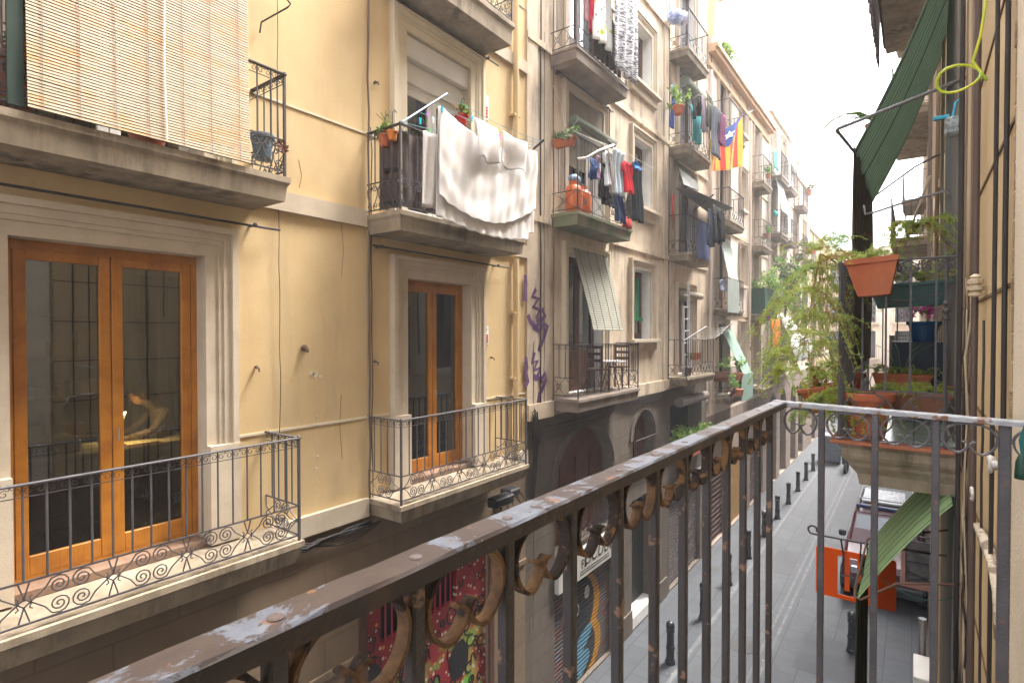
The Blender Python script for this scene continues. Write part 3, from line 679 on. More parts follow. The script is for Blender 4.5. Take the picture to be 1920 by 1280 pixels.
# ================================================================= LEFT SIDE, FURTHER HOUSES
def simple_house(label, y0, y1, h, wm, gm, gh, cols, floors, bals, ground=(), X=-5, sg=-1, cornice=None, dens=0, extra=(), doorh=2.3, fm=None, rev=None, sm=SLAB_Y, rail_h=.95, style='cross', dep=.5, z0=0):
    """cols: (ya, yb, 'door'|'win'); floors: floor levels; bals: (y0, y1, zf)"""
    holes = []; items = []
    for ya, yb, k in cols:
        for z in floors:
            lo = z + (.04 if k == 'door' else .95); hi = z + doorh
            holes.append((ya, yb, lo, hi, 0, .22, .8)); items.append((ya, yb, lo, hi, k))
    holes += list(ground) + list(extra)
    b = building(label, y0, y1, h, wm, gm, gh, holes, X, sg, rev=rev or wm, rr=.8, z0=z0)
    f = -sg
    for z in floors:
        segs = [(y0 + .02, y1 - .02)]
        for (a, c, zf) in bals:
            if abs(zf - z) < .3:
                n = []
                for s0, s1 in segs:
                    if a - .02 > s0: n.append((s0, min(a - .02, s1)))
                    if c + .02 < s1: n.append((max(c + .02, s0), s1))
                segs = [q for q in n if q[1] - q[0] > .1]
        for s0, s1 in segs: MB().box(X, s0, z - .16, X + f * .045, s1, z - .04).build('string_course', STONE_T, b)
    for ya, yb, lo, hi, k in items:
        surround(b, X, sg, ya, yb, lo, hi, .14, STONE_T)
        joinery(b, X, sg, ya, yb, lo, hi, fm or WOODD, GLD, 'balcony_door' if k == 'door' else 'window', .2, handle=False, kick=.5 if k == 'door' else .1)
        if k == 'win': bx(b, 'window_sill', STONE_T, (X, ya - .12, lo - .1, X + f * .12, yb + .12, lo))
    for a, c, zf in bals:
        balcony(b, a, c, zf, X, sg, dep=dep, sm=sm, iron=IRON, h=rail_h, band=.26, style=style, bay=.14, dens=dens, top=None, br=.009, rings=[(0, 0), (0, -.06), (.03, -.09), (.05, -.2)])
    if cornice:
        m = MB(); m.box(X, y0, h - .62, X + f * .08, y1, h - .5); m.box(X, y0, h - .22, X + f * .22, y1, h - .1); m.box(X, y0, h - .1, X + f * .3, y1, h + .02)
        m.box(X, y0, h - .5, X + f * .03, y1, h - .22); m.build('cornice', cornice, b)
    return b
OCH = mat('ochre_frieze', (.50, .33, .19), (.42, .27, .15), 3, stain=(.3, .2, .13))
GRIL = mat('shop_grille', (.10, .035, .03), (.05, .03, .03), 8, rough=.6, lines=(2, .16), lcol=(.02, .015, .015), ldep=1)
C = simple_house('narrow soot-stained house with an aluminium ladder and a grey awning, third on the left', 13.4, 16.6, 17.2, PL_G, BLK_G, 5.2, [(14.1, 15.35, 'door')], [5.5, 8.6, 11.25, 13.62],
    [(13.45, 15.75, 5.5), (13.45, 15.3, 8.6), (13.45, 15.3, 11.25), (13.3 + .15, 15.1, 13.62)], [(13.62, 16.1, .05, 2.35, 0, .15, .3), (13.62, 16.2, 3.3, 4.75, 0, .4, .8)], dens=1, rev=WHITE)
m = MB(); m.box(-5.14, 13.62, .05, -5.1, 16.1, 2.35); m.build('roller_shutter', mat('brick_shutter', (.22, .15, .12), (.07, .08, .10), 14, lo=.45, hi=.5, rough=.5, lines=(2, .09), lcol=(.04, .04, .05), chip=(.35, .3, .22), clo=.6, csc=12), C)
bx(C, 'shop_fascia', mat('grey_fascia', (.22, .22, .21)), (-4.99, 13.6, 2.45, -4.93, 16.15, 2.75))
D = simple_house('pale pink-cream house hung with the striped flag', 16.6, 21.7, 15.1, PL_D, BLK_S, 4.1, [(17.7, 18.8, 'door'), (20.35, 21.1, 'win')], [4.62, 7.35, 10.05, 12.7],
    [(17.45, 19.6, 4.62), (17.3, 19.0, 7.35), (17.2, 19.0, 10.05), (17.2, 19.0, 12.7)], [(16.95, 18.7, .05, 2.5, 0, .15, .3), (19.5, 21.3, .05, 2.5, 0, .15, .3)], cornice=OCH, dens=1)
m = MB(); m.box(-5.14, 16.95, .05, -5.1, 18.7, 2.5); m.build('shop_grille', GRIL, D)
m = MB(); m.box(-5.14, 19.5, .05, -5.1, 21.3, 2.5); m.build('shop_door', mat('ochre_door', (.30, .17, .05), (.22, .12, .03), 5), D)
Eh = simple_house('pale house with the plant-covered green balcony', 21.7, 25.0, 15.12, PL_D, BLK_S, 4.1, [(22.3, 23.3, 'door')], [4.55, 7.3, 9.85, 12.2],
    [(21.9, 24.2, 4.55), (21.85, 23.7, 7.3), (21.75, 23.3, 9.85), (21.75, 23.3, 12.2)], [(22.1, 24.3, .05, 2.6, 0, .15, .3)], cornice=OCH)
m = MB(); m.box(-5.14, 22.1, .05, -5.1, 24.3, 2.6); m.build('shop_grille', GRIL, Eh)
Fh = simple_house('tall pale house with a roof aerial and two balcony columns', 25.0, 30.0, 15.9, PL_E, BLK_S, 4.6, [(25.4, 26.4, 'door'), (27.7, 28.6, 'door')], [5.6, 8.1, 10.8, 13.2],
    [(25.1, 26.8, 8.1), (25.1, 26.8, 10.8), (25.1, 26.8, 13.2), (27.4, 29.0, 10.8), (27.4, 29.0, 13.2), (25.4, 29.6, 5.6)], [(25.5, 27.0, .05, 4.0, .7, .3, .5), (27.8, 29.3, .05, 4.0, .7, .3, .5)], sm=SLAB_D)
Gh = simple_house('pale house with arched ground floor beyond the roof aerial', 30.0, 36.0, 14.6, PL_D, BLK_S, 4.6, [(31.0, 32.0, 'door'), (33.8, 34.7, 'door')], [5.4, 8.0, 10.6, 13.0],
    [(30.7, 32.3, 8.0), (30.7, 32.3, 10.6), (30.7, 32.3, 13.0), (33.5, 35.0, 10.6), (33.5, 35.0, 8.0)], [(30.5, 32, .05, 4.0, .7, .3, .5), (32.8, 34.3, .05, 4.0, .7, .3, .5)], sm=SLAB_D)
Hh = simple_house('last cream house on the left before the end of the street', 36.0, 46.0, 12.6, PL_Y2, BLK_S, 4.6, [(37.5, 38.5, 'door'), (40.5, 41.5, 'door'), (43.5, 44.4, 'door')], [5.4, 8.0, 10.4],
    [(37.2, 38.8, 8.0), (40.2, 41.8, 8.0), (37.2, 38.8, 10.4), (37.2, 38.8, 5.4)], [(37.5, 39, .05, 3.6, .6, .3, .5), (41, 42.5, .05, 3.6, .6, .3, .5)], sm=SLAB_D)
# drainpipes of the pale houses
for y, r_, pr in ((16.75, D, .05), (21.6, D, .05), (24.9, Eh, .05)):
    MB().tube([(-4.93, y, 4.2), (-4.93, y, 14.4)], .05, 7).build('drainpipe', PL_E, r_)
# roof pieces seen against the sky
ch = MB(); ch.bbox(-5.9, 18.3, 15.3, -5.3, 18.9, 17.6); ch.bbox(-6, 18.2, 17.6, -5.2, 19.0, 17.75); ch.build('chimney', OCH, D)
# the house that closes the street: faces the camera
Z = thing('apartment_building', 'pale rose building with balconies closing the far end of the street', 'building', (-3, 54, 0))
zw = MB()
def face_xz(mb, y, x0, x1, z0, z1, holes, d=.25):
    xs = sorted({x0, x1} | {h[0] for h in holes} | {h[1] for h in holes}); zs = sorted({z0, z1} | {h[2] for h in holes} | {h[3] for h in holes})
    for i in range(len(xs) - 1):
        for j in range(len(zs) - 1):
            cx, cz = (xs[i] + xs[i + 1]) / 2, (zs[j] + zs[j + 1]) / 2
            if any(h[0] < cx < h[1] and h[2] < cz < h[3] for h in holes): continue
            mb.quad((xs[i], y, zs[j]), (xs[i + 1], y, zs[j]), (xs[i + 1], y, zs[j + 1]), (xs[i], y, zs[j + 1]))
    for a, b_, lo, hi in holes:
        mb.c = 0
        for p, q in (((a, lo), (b_, lo)), ((b_, lo), (b_, hi)), ((b_, hi), (a, hi)), ((a, hi), (a, lo))):
            mb.quad((p[0], y, p[1]), (q[0], y, q[1]), (q[0], y + d, q[1]), (p[0], y + d, p[1]))
        mb.c = 1; mb.quad((a, y + d, lo), (b_, y + d, lo), (b_, y + d, hi), (a, y + d, hi)); mb.c = 0
hz = [(x, x + 1.0, z, z + 2.2) for x in (-8.2, -5.9, -3.6, -1.3, 1.0, 3.3) for z in (4.6, 7.5, 10.3)] + [(x, x + 1.5, .1, 3.3) for x in (-8, -5, -2, 1)]
face_xz(zw, 54, -12, 6, 0, 13.4, hz); zw.quad((-12, 54, 0), (-12, 62, 0), (-12, 62, 13.4), (-12, 54, 13.4)); zw.quad((6, 54, 0), (6, 62, 0), (6, 62, 13.4), (6, 54, 13.4)); zw.quad((-12, 54, 13.4), (6, 54, 13.4), (6, 62, 13.4), (-12, 62, 13.4))
zw.build('wall', [PL_D, DARK], Z)
for a, b_, lo, hi in hz[:18]:
    m = MB(); m.bbox(a - .3, 53.4, lo - .15, b_ + .3, 54.0, lo - .02); s_ = m.build('balcony', STONE_T, Z)
    m = MB(); m.tube([(a - .25, 54, lo + .95), (a - .25, 53.45, lo + .95), (b_ + .25, 53.45, lo + .95), (b_ + .25, 54, lo + .95)], .025, 4)
    for i in range(11): x = a - .25 + (b_ - a + .5) * i / 10; m.tube([(x, 53.45, lo), (x, 53.45, lo + .95)], .012, 3)
    m.build('railing', IRON, s_)
m = MB(); m.box(-12, 53.8, 13.3, 6, 54, 13.6); m.build('cornice', STONE_T, Z)
NET = mat('green_net', (.50, .66, .60), (.44, .60, .55), 1, rough=.9, transl=.3)
n_ = MB(); n_.box(-7.1, 54.6, 13.4, -4.9, 57, 17.4); tag(n_.build('scaffold_netting', NET, loc=(-6, 56, 13.4)), 'pale green netting round a structure on the far roof', 'netting')

# ================================================================= RIGHT SIDE (the photographer's side)
XR = .3
O = building('photographer\'s own house wall in rough white stucco, at the right edge', -7, 2.62, 17, STUC, BLK_Y, 4.4, [(-.75, .45, 5.42, 7.8, 0, .25, 1.0), (-4.6, -3.4, 5.42, 7.8, 0, .25, 1.0), (-4.6, -3.4, 8.5, 10.8, 0, .25, 1.0), (-.75, .45, 8.5, 10.8, 0, .25, 1.0)], XR - .02, 1, rr=.8)
for a, b_, lo, hi in ((-.75, .45, 5.42, 7.8), (-4.6, -3.4, 5.42, 7.8), (-4.6, -3.4, 8.5, 10.8), (-.75, .45, 8.5, 10.8)): joinery(O, XR - .02, 1, a, b_, lo, hi, WALU, GLD, 'french_door', .2)
balcony(O, -5, -3, 5.4, XR - .02, 1, dep=.62, sm=SLAB_Y, iron=IRON, h=1.0, band=.27, style='cross', dens=0)
balcony(O, -5, -3, 8.45, XR - .02, 1, dep=.62, sm=SLAB_Y, iron=IRON, h=1.0, band=.27, style='cross', dens=0)
N1 = building('yellow plastered wall with incised joints and cable bundles, right of the street', 2.62, 10.2, 16.6, PL_Y2, BLK_Y, 4.4,
    [(8.75, 9.8, 5.8, 8.2, 0, .25, .8), (8.6, 9.8, 9.0, 11.4, 0, .25, .8), (3.4, 5.2, .05, 3.0, 0, .2, .6), (6.2, 8.0, .05, 3.0, 0, .2, .6)], XR, 1, rr=.8)
joinery(N1, XR, 1, 8.75, 9.8, 5.8, 8.2, WOODD, GLD, 'french_door', .2); joinery(N1, XR, 1, 8.6, 9.8, 9.0, 11.4, WOODD, GLD, 'french_door', .2)
GREYW = mat('grey_wall_paint', (.17, .155, .14), (.14, .125, .11), 1.5, stain=(.1, .09, .08), bump=.15)
bx(N1, 'grey_pilaster', GREYW, (XR, 6.02, .02, XR - .025, 8.35, 16.4), label='grey painted strip of wall')
jm = mat('joint_shadow', (.16, .10, .05), rough=.95)
for i, (z) in enumerate([4.3 + .62 * k for k in range(19)]):
    MB().box(XR, 2.64, z, XR - .006, 5.98, z + .016).build('incised_joint', jm, N1)
# ragged render edge where the two walls meet
rg = MB(); rr_ = random.Random(3); pts = []
for i in range(120):
    z = 4.4 + 12 * i / 120; rg.bbox(XR - .028 + rr_.random() * .008, 2.60, z, XR + .01, 2.628 + rr_.random() * .02, z + .1, .006)
rg.build('broken_render_edge', mat('raw_render', (.42, .30, .19), (.25, .17, .11), 12, bump=1, bs=60, bdist=.03), O)
# small ledge below on the right, with its sloped flashing
N2 = simple_house('stained cream house beyond the neighbour, right of the street', 10.2, 22.0, 17.5, PL_C, BLK_S, 4.2, [(10.9, 11.9, 'door'), (17.2, 18.4, 'door')], [5.6, 8.9, 11.95, 14.9],
    [(9.2 + 1.05, 12.4, 11.95), (16.0, 20.2, 11.95), (16.2, 19.6, 8.9), (10.3, 12.4, 14.9), (16, 20, 5.6), (16, 20, 14.9)], [(11.0, 13.0, .05, 3.0, 0, .2, .6), (14.4, 15.6, 1.6, 2.7, 0, .2, .6)], X=XR, sg=1, dep=.82, sm=SLAB_Y)
N3 = simple_house('distant shaded house on the right side of the street', 22.0, 34.0, 16.0, PL_E, BLK_S, 4.2, [(23.2, 24.3, 'door'), (28.2, 29.2, 'door')], [5.4, 8.3, 11.1, 13.8],
    [(22.8, 25, 8.3), (22.8, 25, 11.1), (27.8, 29.8, 8.3), (27.8, 29.8, 11.1)], [(24, 26, .05, 3.0, 0, .2, .6)], X=XR, sg=1, dep=.7, sm=SLAB_D)
N4 = simple_house('furthest house on the right side of the street', 34.0, 50.0, 13.0, PL_D, BLK_S, 4.2, [(36, 37, 'door'), (42, 43, 'door')], [5.4, 8.3],
    [(35.5, 37.5, 8.3), (41.5, 43.5, 8.3)], [], X=XR, sg=1, dep=.6, sm=SLAB_D)
# neighbour's balcony: tiled, moulded slab and tall railing
NB = balcony(N1, 5.5, 9.25, 5.65, XR, 1, dep=.86, sm=SLAB_Y, iron=IRON_G, h=1.56, band=.42, style='rings', bay=.165, th_top=.15, br=.011, cell=.42, srad=.009,
    rings=[(.02, 0), (.05, -.04), (.045, -.1), (.06, -.13), (.10, -.17), (.11, -.2), (.16, -.27), (.18, -.37)], label='neighbour\'s balcony with tiled edge and tall scrolled railing')
bx(N1, 'tiled_edge', TILE, (XR, 5.47, 5.652, XR - .89, 5.60, 5.682), (XR - .76, 5.602, 5.652, XR - .89, 9.2, 5.682))
bx(N1, 'floor_tiles', blocks('pale_green_tiles', (.52, .62, .54), (.44, .54, .47), .3, .3, (.20, .24, .21), flat=(0, 1), rough=.2, bump=.1, off=0, spec=.6), (XR - .01, 5.61, 5.652, XR - .75, 9.15, 5.664))
for xa, xb_ in ((-.13, .03), (.03, .2), (.2, .3), (-.30, -.13)):
    m = MB(); c_ = (xa + xb_) / 2; q = .037
    for s in (-1, 1):
        if xb_ - xa < .12 and s > 0: continue
        m.tube([(c_, 5.535, 7.19)] + [(a_, 5.535, b_) for a_, b_ in spiral((c_ + s * q * 1.03, 7.13), q, 1.5, PI / 2 - s * .5, -s, .2, 18)], .006, 5)
        m.tube([(c_ + s * (q * 2.05) * math.cos(k * .26) , 5.535, 7.19 - .115 * math.sin(k * .26)) for k in range(7)], .006, 5)
    m.build('scroll', IRON_G, NB)
# vertical extras of the neighbour's balcony: turned posts
for x in (.2, -.5):
    m = MB(); m.tube([(x, 5.535, 5.69), (x, 5.535, 7.21)], .014, 6)
    for z in (6.72, 6.78, 6.84): m.lathe((x, 5.535, z), [(.014, -.02), (.026, -.01), (.026, .01), (.014, .02)], 8)
    m.build('turned_post', IRON_G, NB)

# ================================================================= OWN BALCONY (part of the photographer's house)
FLOOR = 5.38; RT = 6.39
def xr(y): return -.388 + .027 * y
m = MB(); m.bbox(XR - .02, -2.2, FLOOR - .2, -.46, 1.93, FLOOR, .01); OB = m.build('balcony', SLAB_Y, O, label='photographer\'s own balcony with the thick rusty handrail in the foreground')
yc = 1.865
m = MB()  # front rail with a slightly worn section
def railbar(p, q, w_, t_, zt, n):
    p, q = Vector(p), Vector(q); d = (q - p).normalized(); s = Vector((-d.y, d.x, 0)); vs = []; rn = random.Random(2)
    for i in range(n + 1):
        c = p.lerp(q, i / n); j = lambda k=.0007: rn.uniform(-k, k)
        for a, z in ((-w_ / 2, zt - .003), (-w_ / 2 + .003, zt + j()), (w_ / 2 - .003, zt + j()), (w_ / 2, zt - .003), (w_ / 2 + j(), zt - t_), (-w_ / 2 + j(), zt - t_)): vs.append((c.x + s.x * a, c.y + s.y * a, z))
    fs = [(5, 4, 3, 2, 1, 0), tuple(range(6 * n, 6 * n + 6))]
    for i in range(n):
        for k in range(6): l = (k + 1) % 6; fs.append((i * 6 + k, i * 6 + l, i * 6 + 6 + l, i * 6 + 6 + k))
    m.add(vs, fs)
railbar((xr(-2.1), -2.1, 0), (xr(yc + .02), yc + .02, 0), .040, .019, RT, 120)
RM, t, b = newmat('worn_handrail'); v = coords(t)
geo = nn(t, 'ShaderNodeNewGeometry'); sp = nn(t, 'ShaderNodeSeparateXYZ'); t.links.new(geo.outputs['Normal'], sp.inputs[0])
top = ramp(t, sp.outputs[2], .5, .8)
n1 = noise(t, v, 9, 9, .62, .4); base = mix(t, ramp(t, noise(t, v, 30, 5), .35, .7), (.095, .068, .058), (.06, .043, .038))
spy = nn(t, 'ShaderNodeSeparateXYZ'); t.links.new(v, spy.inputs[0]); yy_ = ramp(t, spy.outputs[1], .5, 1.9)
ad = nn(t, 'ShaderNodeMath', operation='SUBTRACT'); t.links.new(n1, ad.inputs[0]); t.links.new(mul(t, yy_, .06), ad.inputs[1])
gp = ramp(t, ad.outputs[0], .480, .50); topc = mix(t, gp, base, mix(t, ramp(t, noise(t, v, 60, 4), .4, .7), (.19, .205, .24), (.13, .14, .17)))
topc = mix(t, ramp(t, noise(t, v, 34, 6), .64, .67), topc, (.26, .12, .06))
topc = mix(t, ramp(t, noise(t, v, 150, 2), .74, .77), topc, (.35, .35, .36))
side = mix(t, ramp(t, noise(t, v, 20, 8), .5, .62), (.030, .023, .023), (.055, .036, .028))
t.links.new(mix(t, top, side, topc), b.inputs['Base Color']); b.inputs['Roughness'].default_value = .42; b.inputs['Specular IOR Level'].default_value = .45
hh = nn(t, 'ShaderNodeMath', operation='ADD'); t.links.new(mul(t, gp, .6), hh.inputs[0]); t.links.new(mul(t, noise(t, v, 160, 5, .7), .35), hh.inputs[1])
bn = nn(t, 'ShaderNodeBump'); bn.inputs['Strength'].default_value = .8; bn.inputs['Distance'].default_value = .0012; t.links.new(hh.outputs[0], bn.inputs['Height']); t.links.new(bn.outputs[0], b.inputs['Normal'])
m.build('handrail', RM, OB, label='thick brown and blue-grey handrail with flaking paint and rivets')
m = MB(); railbar((xr(yc) - .018, yc + .02, 0), (XR, 1.775, 0), .032, .014, RT, 60)
RM2 = mat('flaked_grey_paint', (.30, .305, .33), (.22, .225, .25), 22, rough=.5, bump=.6, bs=130, bdist=.002, chip=(.16, .075, .045), clo=.57, csc=26, spec=.45)
m.build('side_handrail', RM2, OB, label='whitish grey handrail of the short side')
ys = [.5 + .1385 * k for k in range(-15, 10)]
for i, y in enumerate(ys):
    x = xr(y); big = i == 24
    m = MB(); m.bbox(x - .008, y - .008, FLOOR + .1, x + .008, y + .008, RT - .019, .0025); m.build('baluster', mat('baluster_paint', (.040, .037, .040), (.028, .021, .019), 6, rough=.45, bump=.7, bs=110, bdist=.003, chip=(.19, .11, .07), clo=.61, csc=24, spec=.5), OB)
    if y > -.4:
        m = MB(); m.lathe((x + .002, y, RT), [(.0001, -.001), (.0062, -.001), (.0064, .0006), (.0045, .0016), (.0001, .0019)], 14); m.build('rivet', mat('rivet_paint', (.19, .15, .14), (.13, .09, .075), 40, rough=.5, bump=.4, bs=200), OB)
def bay_scroll(a, b_, place, wv, mt, h=.085):
    """the pair of crossed C scrolls between two bars, as broad flat bands"""
    W_ = b_ - a
    L_ = [(.50, .0), (.30, -.01), (.12, -.16), (.035, -.40), (.07, -.70), (.20, -.92), (.33, -.95), (.43, -.84), (.50, -.69), (.565, -.59), (.62, -.60)]
    for sgn in (1, -1):
        pts = []
        for i in range(len(L_) - 1):
            for k in range(3):
                tt = k / 3; p0 = L_[max(i - 1, 0)]; p1 = L_[i]; p2 = L_[i + 1]; p3 = L_[min(i + 2, len(L_) - 1)]
                q = [.5 * ((2 * p1[c]) + (-p0[c] + p2[c]) * tt + (2 * p0[c] - 5 * p1[c] + 4 * p2[c] - p3[c]) * tt ** 2 + (-p0[c] + 3 * p1[c] - 3 * p2[c] + p3[c]) * tt ** 3) for c in (0, 1)]
                pts.append(q)
        pts.append(L_[-1]); n = len(pts)
        pp = [place(a + W_ * (s if sgn > 0 else 1 - s), RT - .019 + z * h) for s, z in pts]
        mm = MB(); mm.ribbon(pp, wv, .0045, [1 - .5 * (i / n) ** 3 for i in range(n)]); mm.build('scroll', mt, OB)
for i in range(4, len(ys) - 1):
    bay_scroll(ys[i] + .008, ys[i + 1] - .008, lambda s, z: (xr(s), s, z), (.015, 0, 0), SCROLL)
sx = [-.335, -.22, -.087, .047, .18]; yq = lambda x: yc + .003 - (x + .335) * .135
for x in sx[1:]:
    m = MB(); w_ = .0085 if x < .1 else .0115; m.bbox(x - w_, yq(x) - w_, FLOOR + .1, x + w_, yq(x) + w_, RT - .014, .0025); m.build('baluster', GREYP, OB)
for i in range(4): bay_scroll(sx[i] + .01, sx[i + 1] - .01, lambda s, z: (s, yq(s), z), (0, .016, 0), GREYP, .078)
bay_scroll(.192, .31, lambda s, z: (s, yq(s), z), (0, .016, 0), GREYP, .078)
m = MB(); m.bbox(xr(0) - .02, -2.1, FLOOR + .085, xr(0) + .05, yc, FLOOR + .1); m.bbox(-.34, yc - .02, FLOOR + .085, XR - .03, yc + .0, FLOOR + .1); m.build('bottom_rail', GREYP, OB)
# dark green plastic bell and cord hanging from the side rail
m = MB(); bp = Vector((.205, 1.74, 6.305)); m.lathe(bp, [(.014, -.045), (.0135, -.03), (.012, -.005), (.008, .008), (.003, .014)], 14)
o = m.build('bell', mat('dark_green_plastic', (.012, .05, .035), rough=.4, bump=.1), smooth=True, loc=bp); tag(o, 'small dark green plastic bell hanging from the side railing at the right edge', 'bell')
m = MB()
for k in range(4): m.tube([bp + Vector((0, 0, .01)), bp + Vector((.004 * k - .004, .003, .045)), bp + Vector((.008 + .004 * k, .01, .09))], .003, 5)
m.build('cord', mat('teal_cord', (.01, .10, .10), rough=.6), o)

# ================================================================= CABLES AND FITTINGS ON THE RIGHT WALL
def vcable(u, v0, v1, label, r, m_=CABLE, x=XR - .02, wob=.012, n=14, seed=0, du=0):
    """a cable running down the right wall plane"""
    rn = random.Random(seed or int(u)); p0 = ax(u, 400, x); y = p0.y
    z0 = 4.0 if v1 > 1200 else ax(u, v1, x).z; z1 = 14.5 if v0 <= 0 else ax(u, v0, x).z; pts = []
    for i in range(n + 1):
        tt = i / n; pts.append((x - r - rn.uniform(0, wob * .3), y + rn.uniform(-wob, wob) * (y / 4) + du * tt, z1 + (z0 - z1) * tt))
    return cable(label, pts, r, m_, 6, 'cables running down the right wall')
vcable(1893, 0, 1280, 'black cable furthest right on the yellow wall, nearest the rough white edge', .010, x=XR - .005)
vcable(1872, 0, 1280, 'black cable second from the rough white edge', .009)
vcable(1851, 600, 1280, 'thin black cable rising from the white rope knot level', .006)
vcable(1838, 0, 1280, 'thick dark brown conduit beside the beige cable bundle', .018, mat('brown_pipe', (.10, .07, .06), rough=.5), wob=.004)
vcable(1823, 0, 530, 'beige cable running down to the ceramic insulator, left one', .013, CABLEG)
vcable(1830, 0, 530, 'beige cable running down to the ceramic insulator, right one', .012, CABLEB)
vcable(1815, 0, 1280, 'thin brown cable at the left of the beige bundle', .009, CABLEB)
vcable(1808, 0, 1280, 'black cable along the corner of the grey wall strip', .014)
vcable(1803, 0, 1280, 'second black cable along the corner of the grey wall strip', .010)
vcable(1770, 0, 700, 'beige cable left of the grey wall strip', .02, CABLEG)
vcable(1762, 0, 700, 'brown cable left of the grey wall strip', .03, CABLEB)
vcable(1750, 0, 900, 'dark downpipe on the far right-hand house front', .05, mat('far_pipe', (.2, .16, .13)))
# frayed bundle below the insulator
m = MB(); rn = random.Random(9); yb = ax(1826, 700, XR).y
for k in range(16):
    ph = rn.random() * 6; am = rn.uniform(.012, .04)
    m.c = k % 3; m.tube([(XR - .02 - .03 * rn.random(), yb + am * math.sin(ph + z * rn.uniform(1.5, 1.8) * 1.3) * 1.5 + (k - 8) * .008, z) for z in [6.95 - .25 * i for i in range(13)]], rn.uniform(.004, .011), 5)
tag(m.build('cable_bundle', [CABLEG, CABLE, CABLEB], smooth=True, loc=(XR, yb, 5)), 'frayed bundle of old beige and black cables below the insulator', 'cable', 'cables running down the right wall')
ip = ax(1829, 535, XR - .045); m = MB()
m.lathe(ip, [(.012, -.06), (.03, -.055), (.03, -.04), (.02, -.035), (.036, -.025), (.036, -.005), (.022, 0), (.034, .01), (.034, .03), (.018, .036), (.026, .045), (.010, .06)], 14)
tag(m.build('insulator', mat('old_ceramic', (.50, .42, .30), (.4, .32, .22), 14, rough=.5), smooth=False, loc=ip), 'stacked beige ceramic insulator on the beige cables', 'insulator')
ip = ax(1862, 868, XR - .03); m = MB()
m.tube([ip + Vector((0, -.10 + .02 * k, .015 * math.sin(k * 1.3))) for k in range(11)], .013, 8); m.tube([ip + Vector((-.012, -.03 + .03 * math.cos(a), .03 * math.sin(a))) for a in [i * .6 for i in range(9)]], .010, 7)
tag(m.build('rope_knot', mat('white_rope', (.55, .53, .50), (.45, .43, .40), 20, bump=.6, bs=120), smooth=True, loc=ip), 'knotted white rope tied round the wall cables', 'rope')
ip = ax(1822, 925, XR - .05); m = MB(); m.tube([ip + Vector((0, .05 * math.cos(a), .03 * math.sin(a))) for a in [i * .55 for i in range(10)]], .008, 6)
tag(m.build('rope_loop', mat('white_rope', (.6, .58, .55)), smooth=True, loc=ip), 'small white cord loop tied to the frayed cable bundle', 'rope')
# sloping flashing low on the right wall
m = MB(); a = ax(1838, 1000, XR - .02); b_ = ax(1882, 1150, XR - .02); m.tube([ax(1833, 985, XR - .03), ax(1850, 1020, XR - .03), ax(1862, 1060, XR - .03), ax(1872, 1110, XR - .03), ax(1874, 1200, XR - .03)], [.02, .025, .02, .022, .018], 6)
tag(m.build('old_pipe', mat('flaked_pipe', (.50, .43, .33), (.2, .15, .11), 14, lo=.48, hi=.55, bump=.8), smooth=True, loc=a), 'flaking curved lead pipe low on the right wall', 'pipe')
# yellow and green cable looped over the awning arm
kc = ay(1797, 147, 3.6); m = MB(); pts = [ay(1856, -60, 3.6), ay(1848, 10, 3.6), ay(1838, 70, 3.6), ay(1824, 115, 3.6)]
pts += [kc + Vector((.088 * math.cos(a), .02 * math.sin(a * 2), .066 * math.sin(a))) for a in [.5 - i * .42 for i in range(32)]]
YG = mat('yellow_green_cable', (.66, .60, .06), (.30, .50, .05), 8, rough=.45, lines=(0, .02), lcol=(.40, .52, .05), ldep=.05)
pts.append(kc + Vector((.11, 0, -.04)))
cable('yellow and green earth cable looped in a ring over the iron arm', pts, .007, YG, 8)
# iron arm of the upper cane blind
AI = mat('grey_arm_iron', (.15, .15, .16), rough=.5)
a0 = ax(1812, 146, XR); y_ = a0.y; E1 = ay(1568, 243, y_); E2 = Vector((-.5, 6.45, 8.40))
o = cable('iron arm that holds out the green cane blind, with the yellow cable on it', [a0, E1 + Vector((.02, 0, .004)), E1 + Vector((.002, .01, -.004)), E2], .014, AI, 8, name='awning_bracket', cat='iron arm')
y2 = 9.25; o = cable('iron arm at the far edge of the green cane blind', [(XR, y2, 9.0), (-.02, y2, 8.85), (-.5, y2, 8.5)], .014, AI, 6, name='awning_bracket', cat='iron arm')
cable('thin iron clothes bar bent at its end above the neighbour fern', [ay(1780, 372, 6.0), ay(1778, 362, 6.0), ay(1770, 359, 6.0), ay(1700, 378, 6.0), ay(1640, 398, 6.0), ay(1622, 402, 6.0), ay(1620, 385, 6.0)], .011, AI, 6, name='clothes_bar', cat='iron arm')
# green cane blind (sheet over the arm, then hanging down in front of the railing)
CANE = mat('green_cane', (.36, .44, .36), (.30, .38, .30), 6, rough=.8, bump=0, lines=(1, .09), lcol=(.12, .17, .11), transl=.7, ldep=1)
CANE2 = mat('dark_cane', (.26, .22, .17), (.18, .15, .12), 8, rough=.85, lines=(1, .09), lcol=(.07, .055, .045), transl=.45)
def bl(u, v):
    z = 10.3 + (8.40 - 10.3) * v - .12 * math.sin(PI * v); x = XR - .02 + (-.5 - XR + .02) * v
    return (x + .01 * math.sin(u * 30), 6.4 + 2.75 * u, z + .02 * math.sin(u * 17))
up = blind_sheet('cane_blind', 'green cane blind sloping out from the right wall over the neighbour balcony', bl, 40, 24, CANE, cords=0)
c_ = MB()
for u in (.02, .42, .98): c_.tube([Vector(bl(u, j / 16)) - Vector((0, 0, .012)) for j in range(17)], .006, 4)
c_.build('cord', CABLE, up)
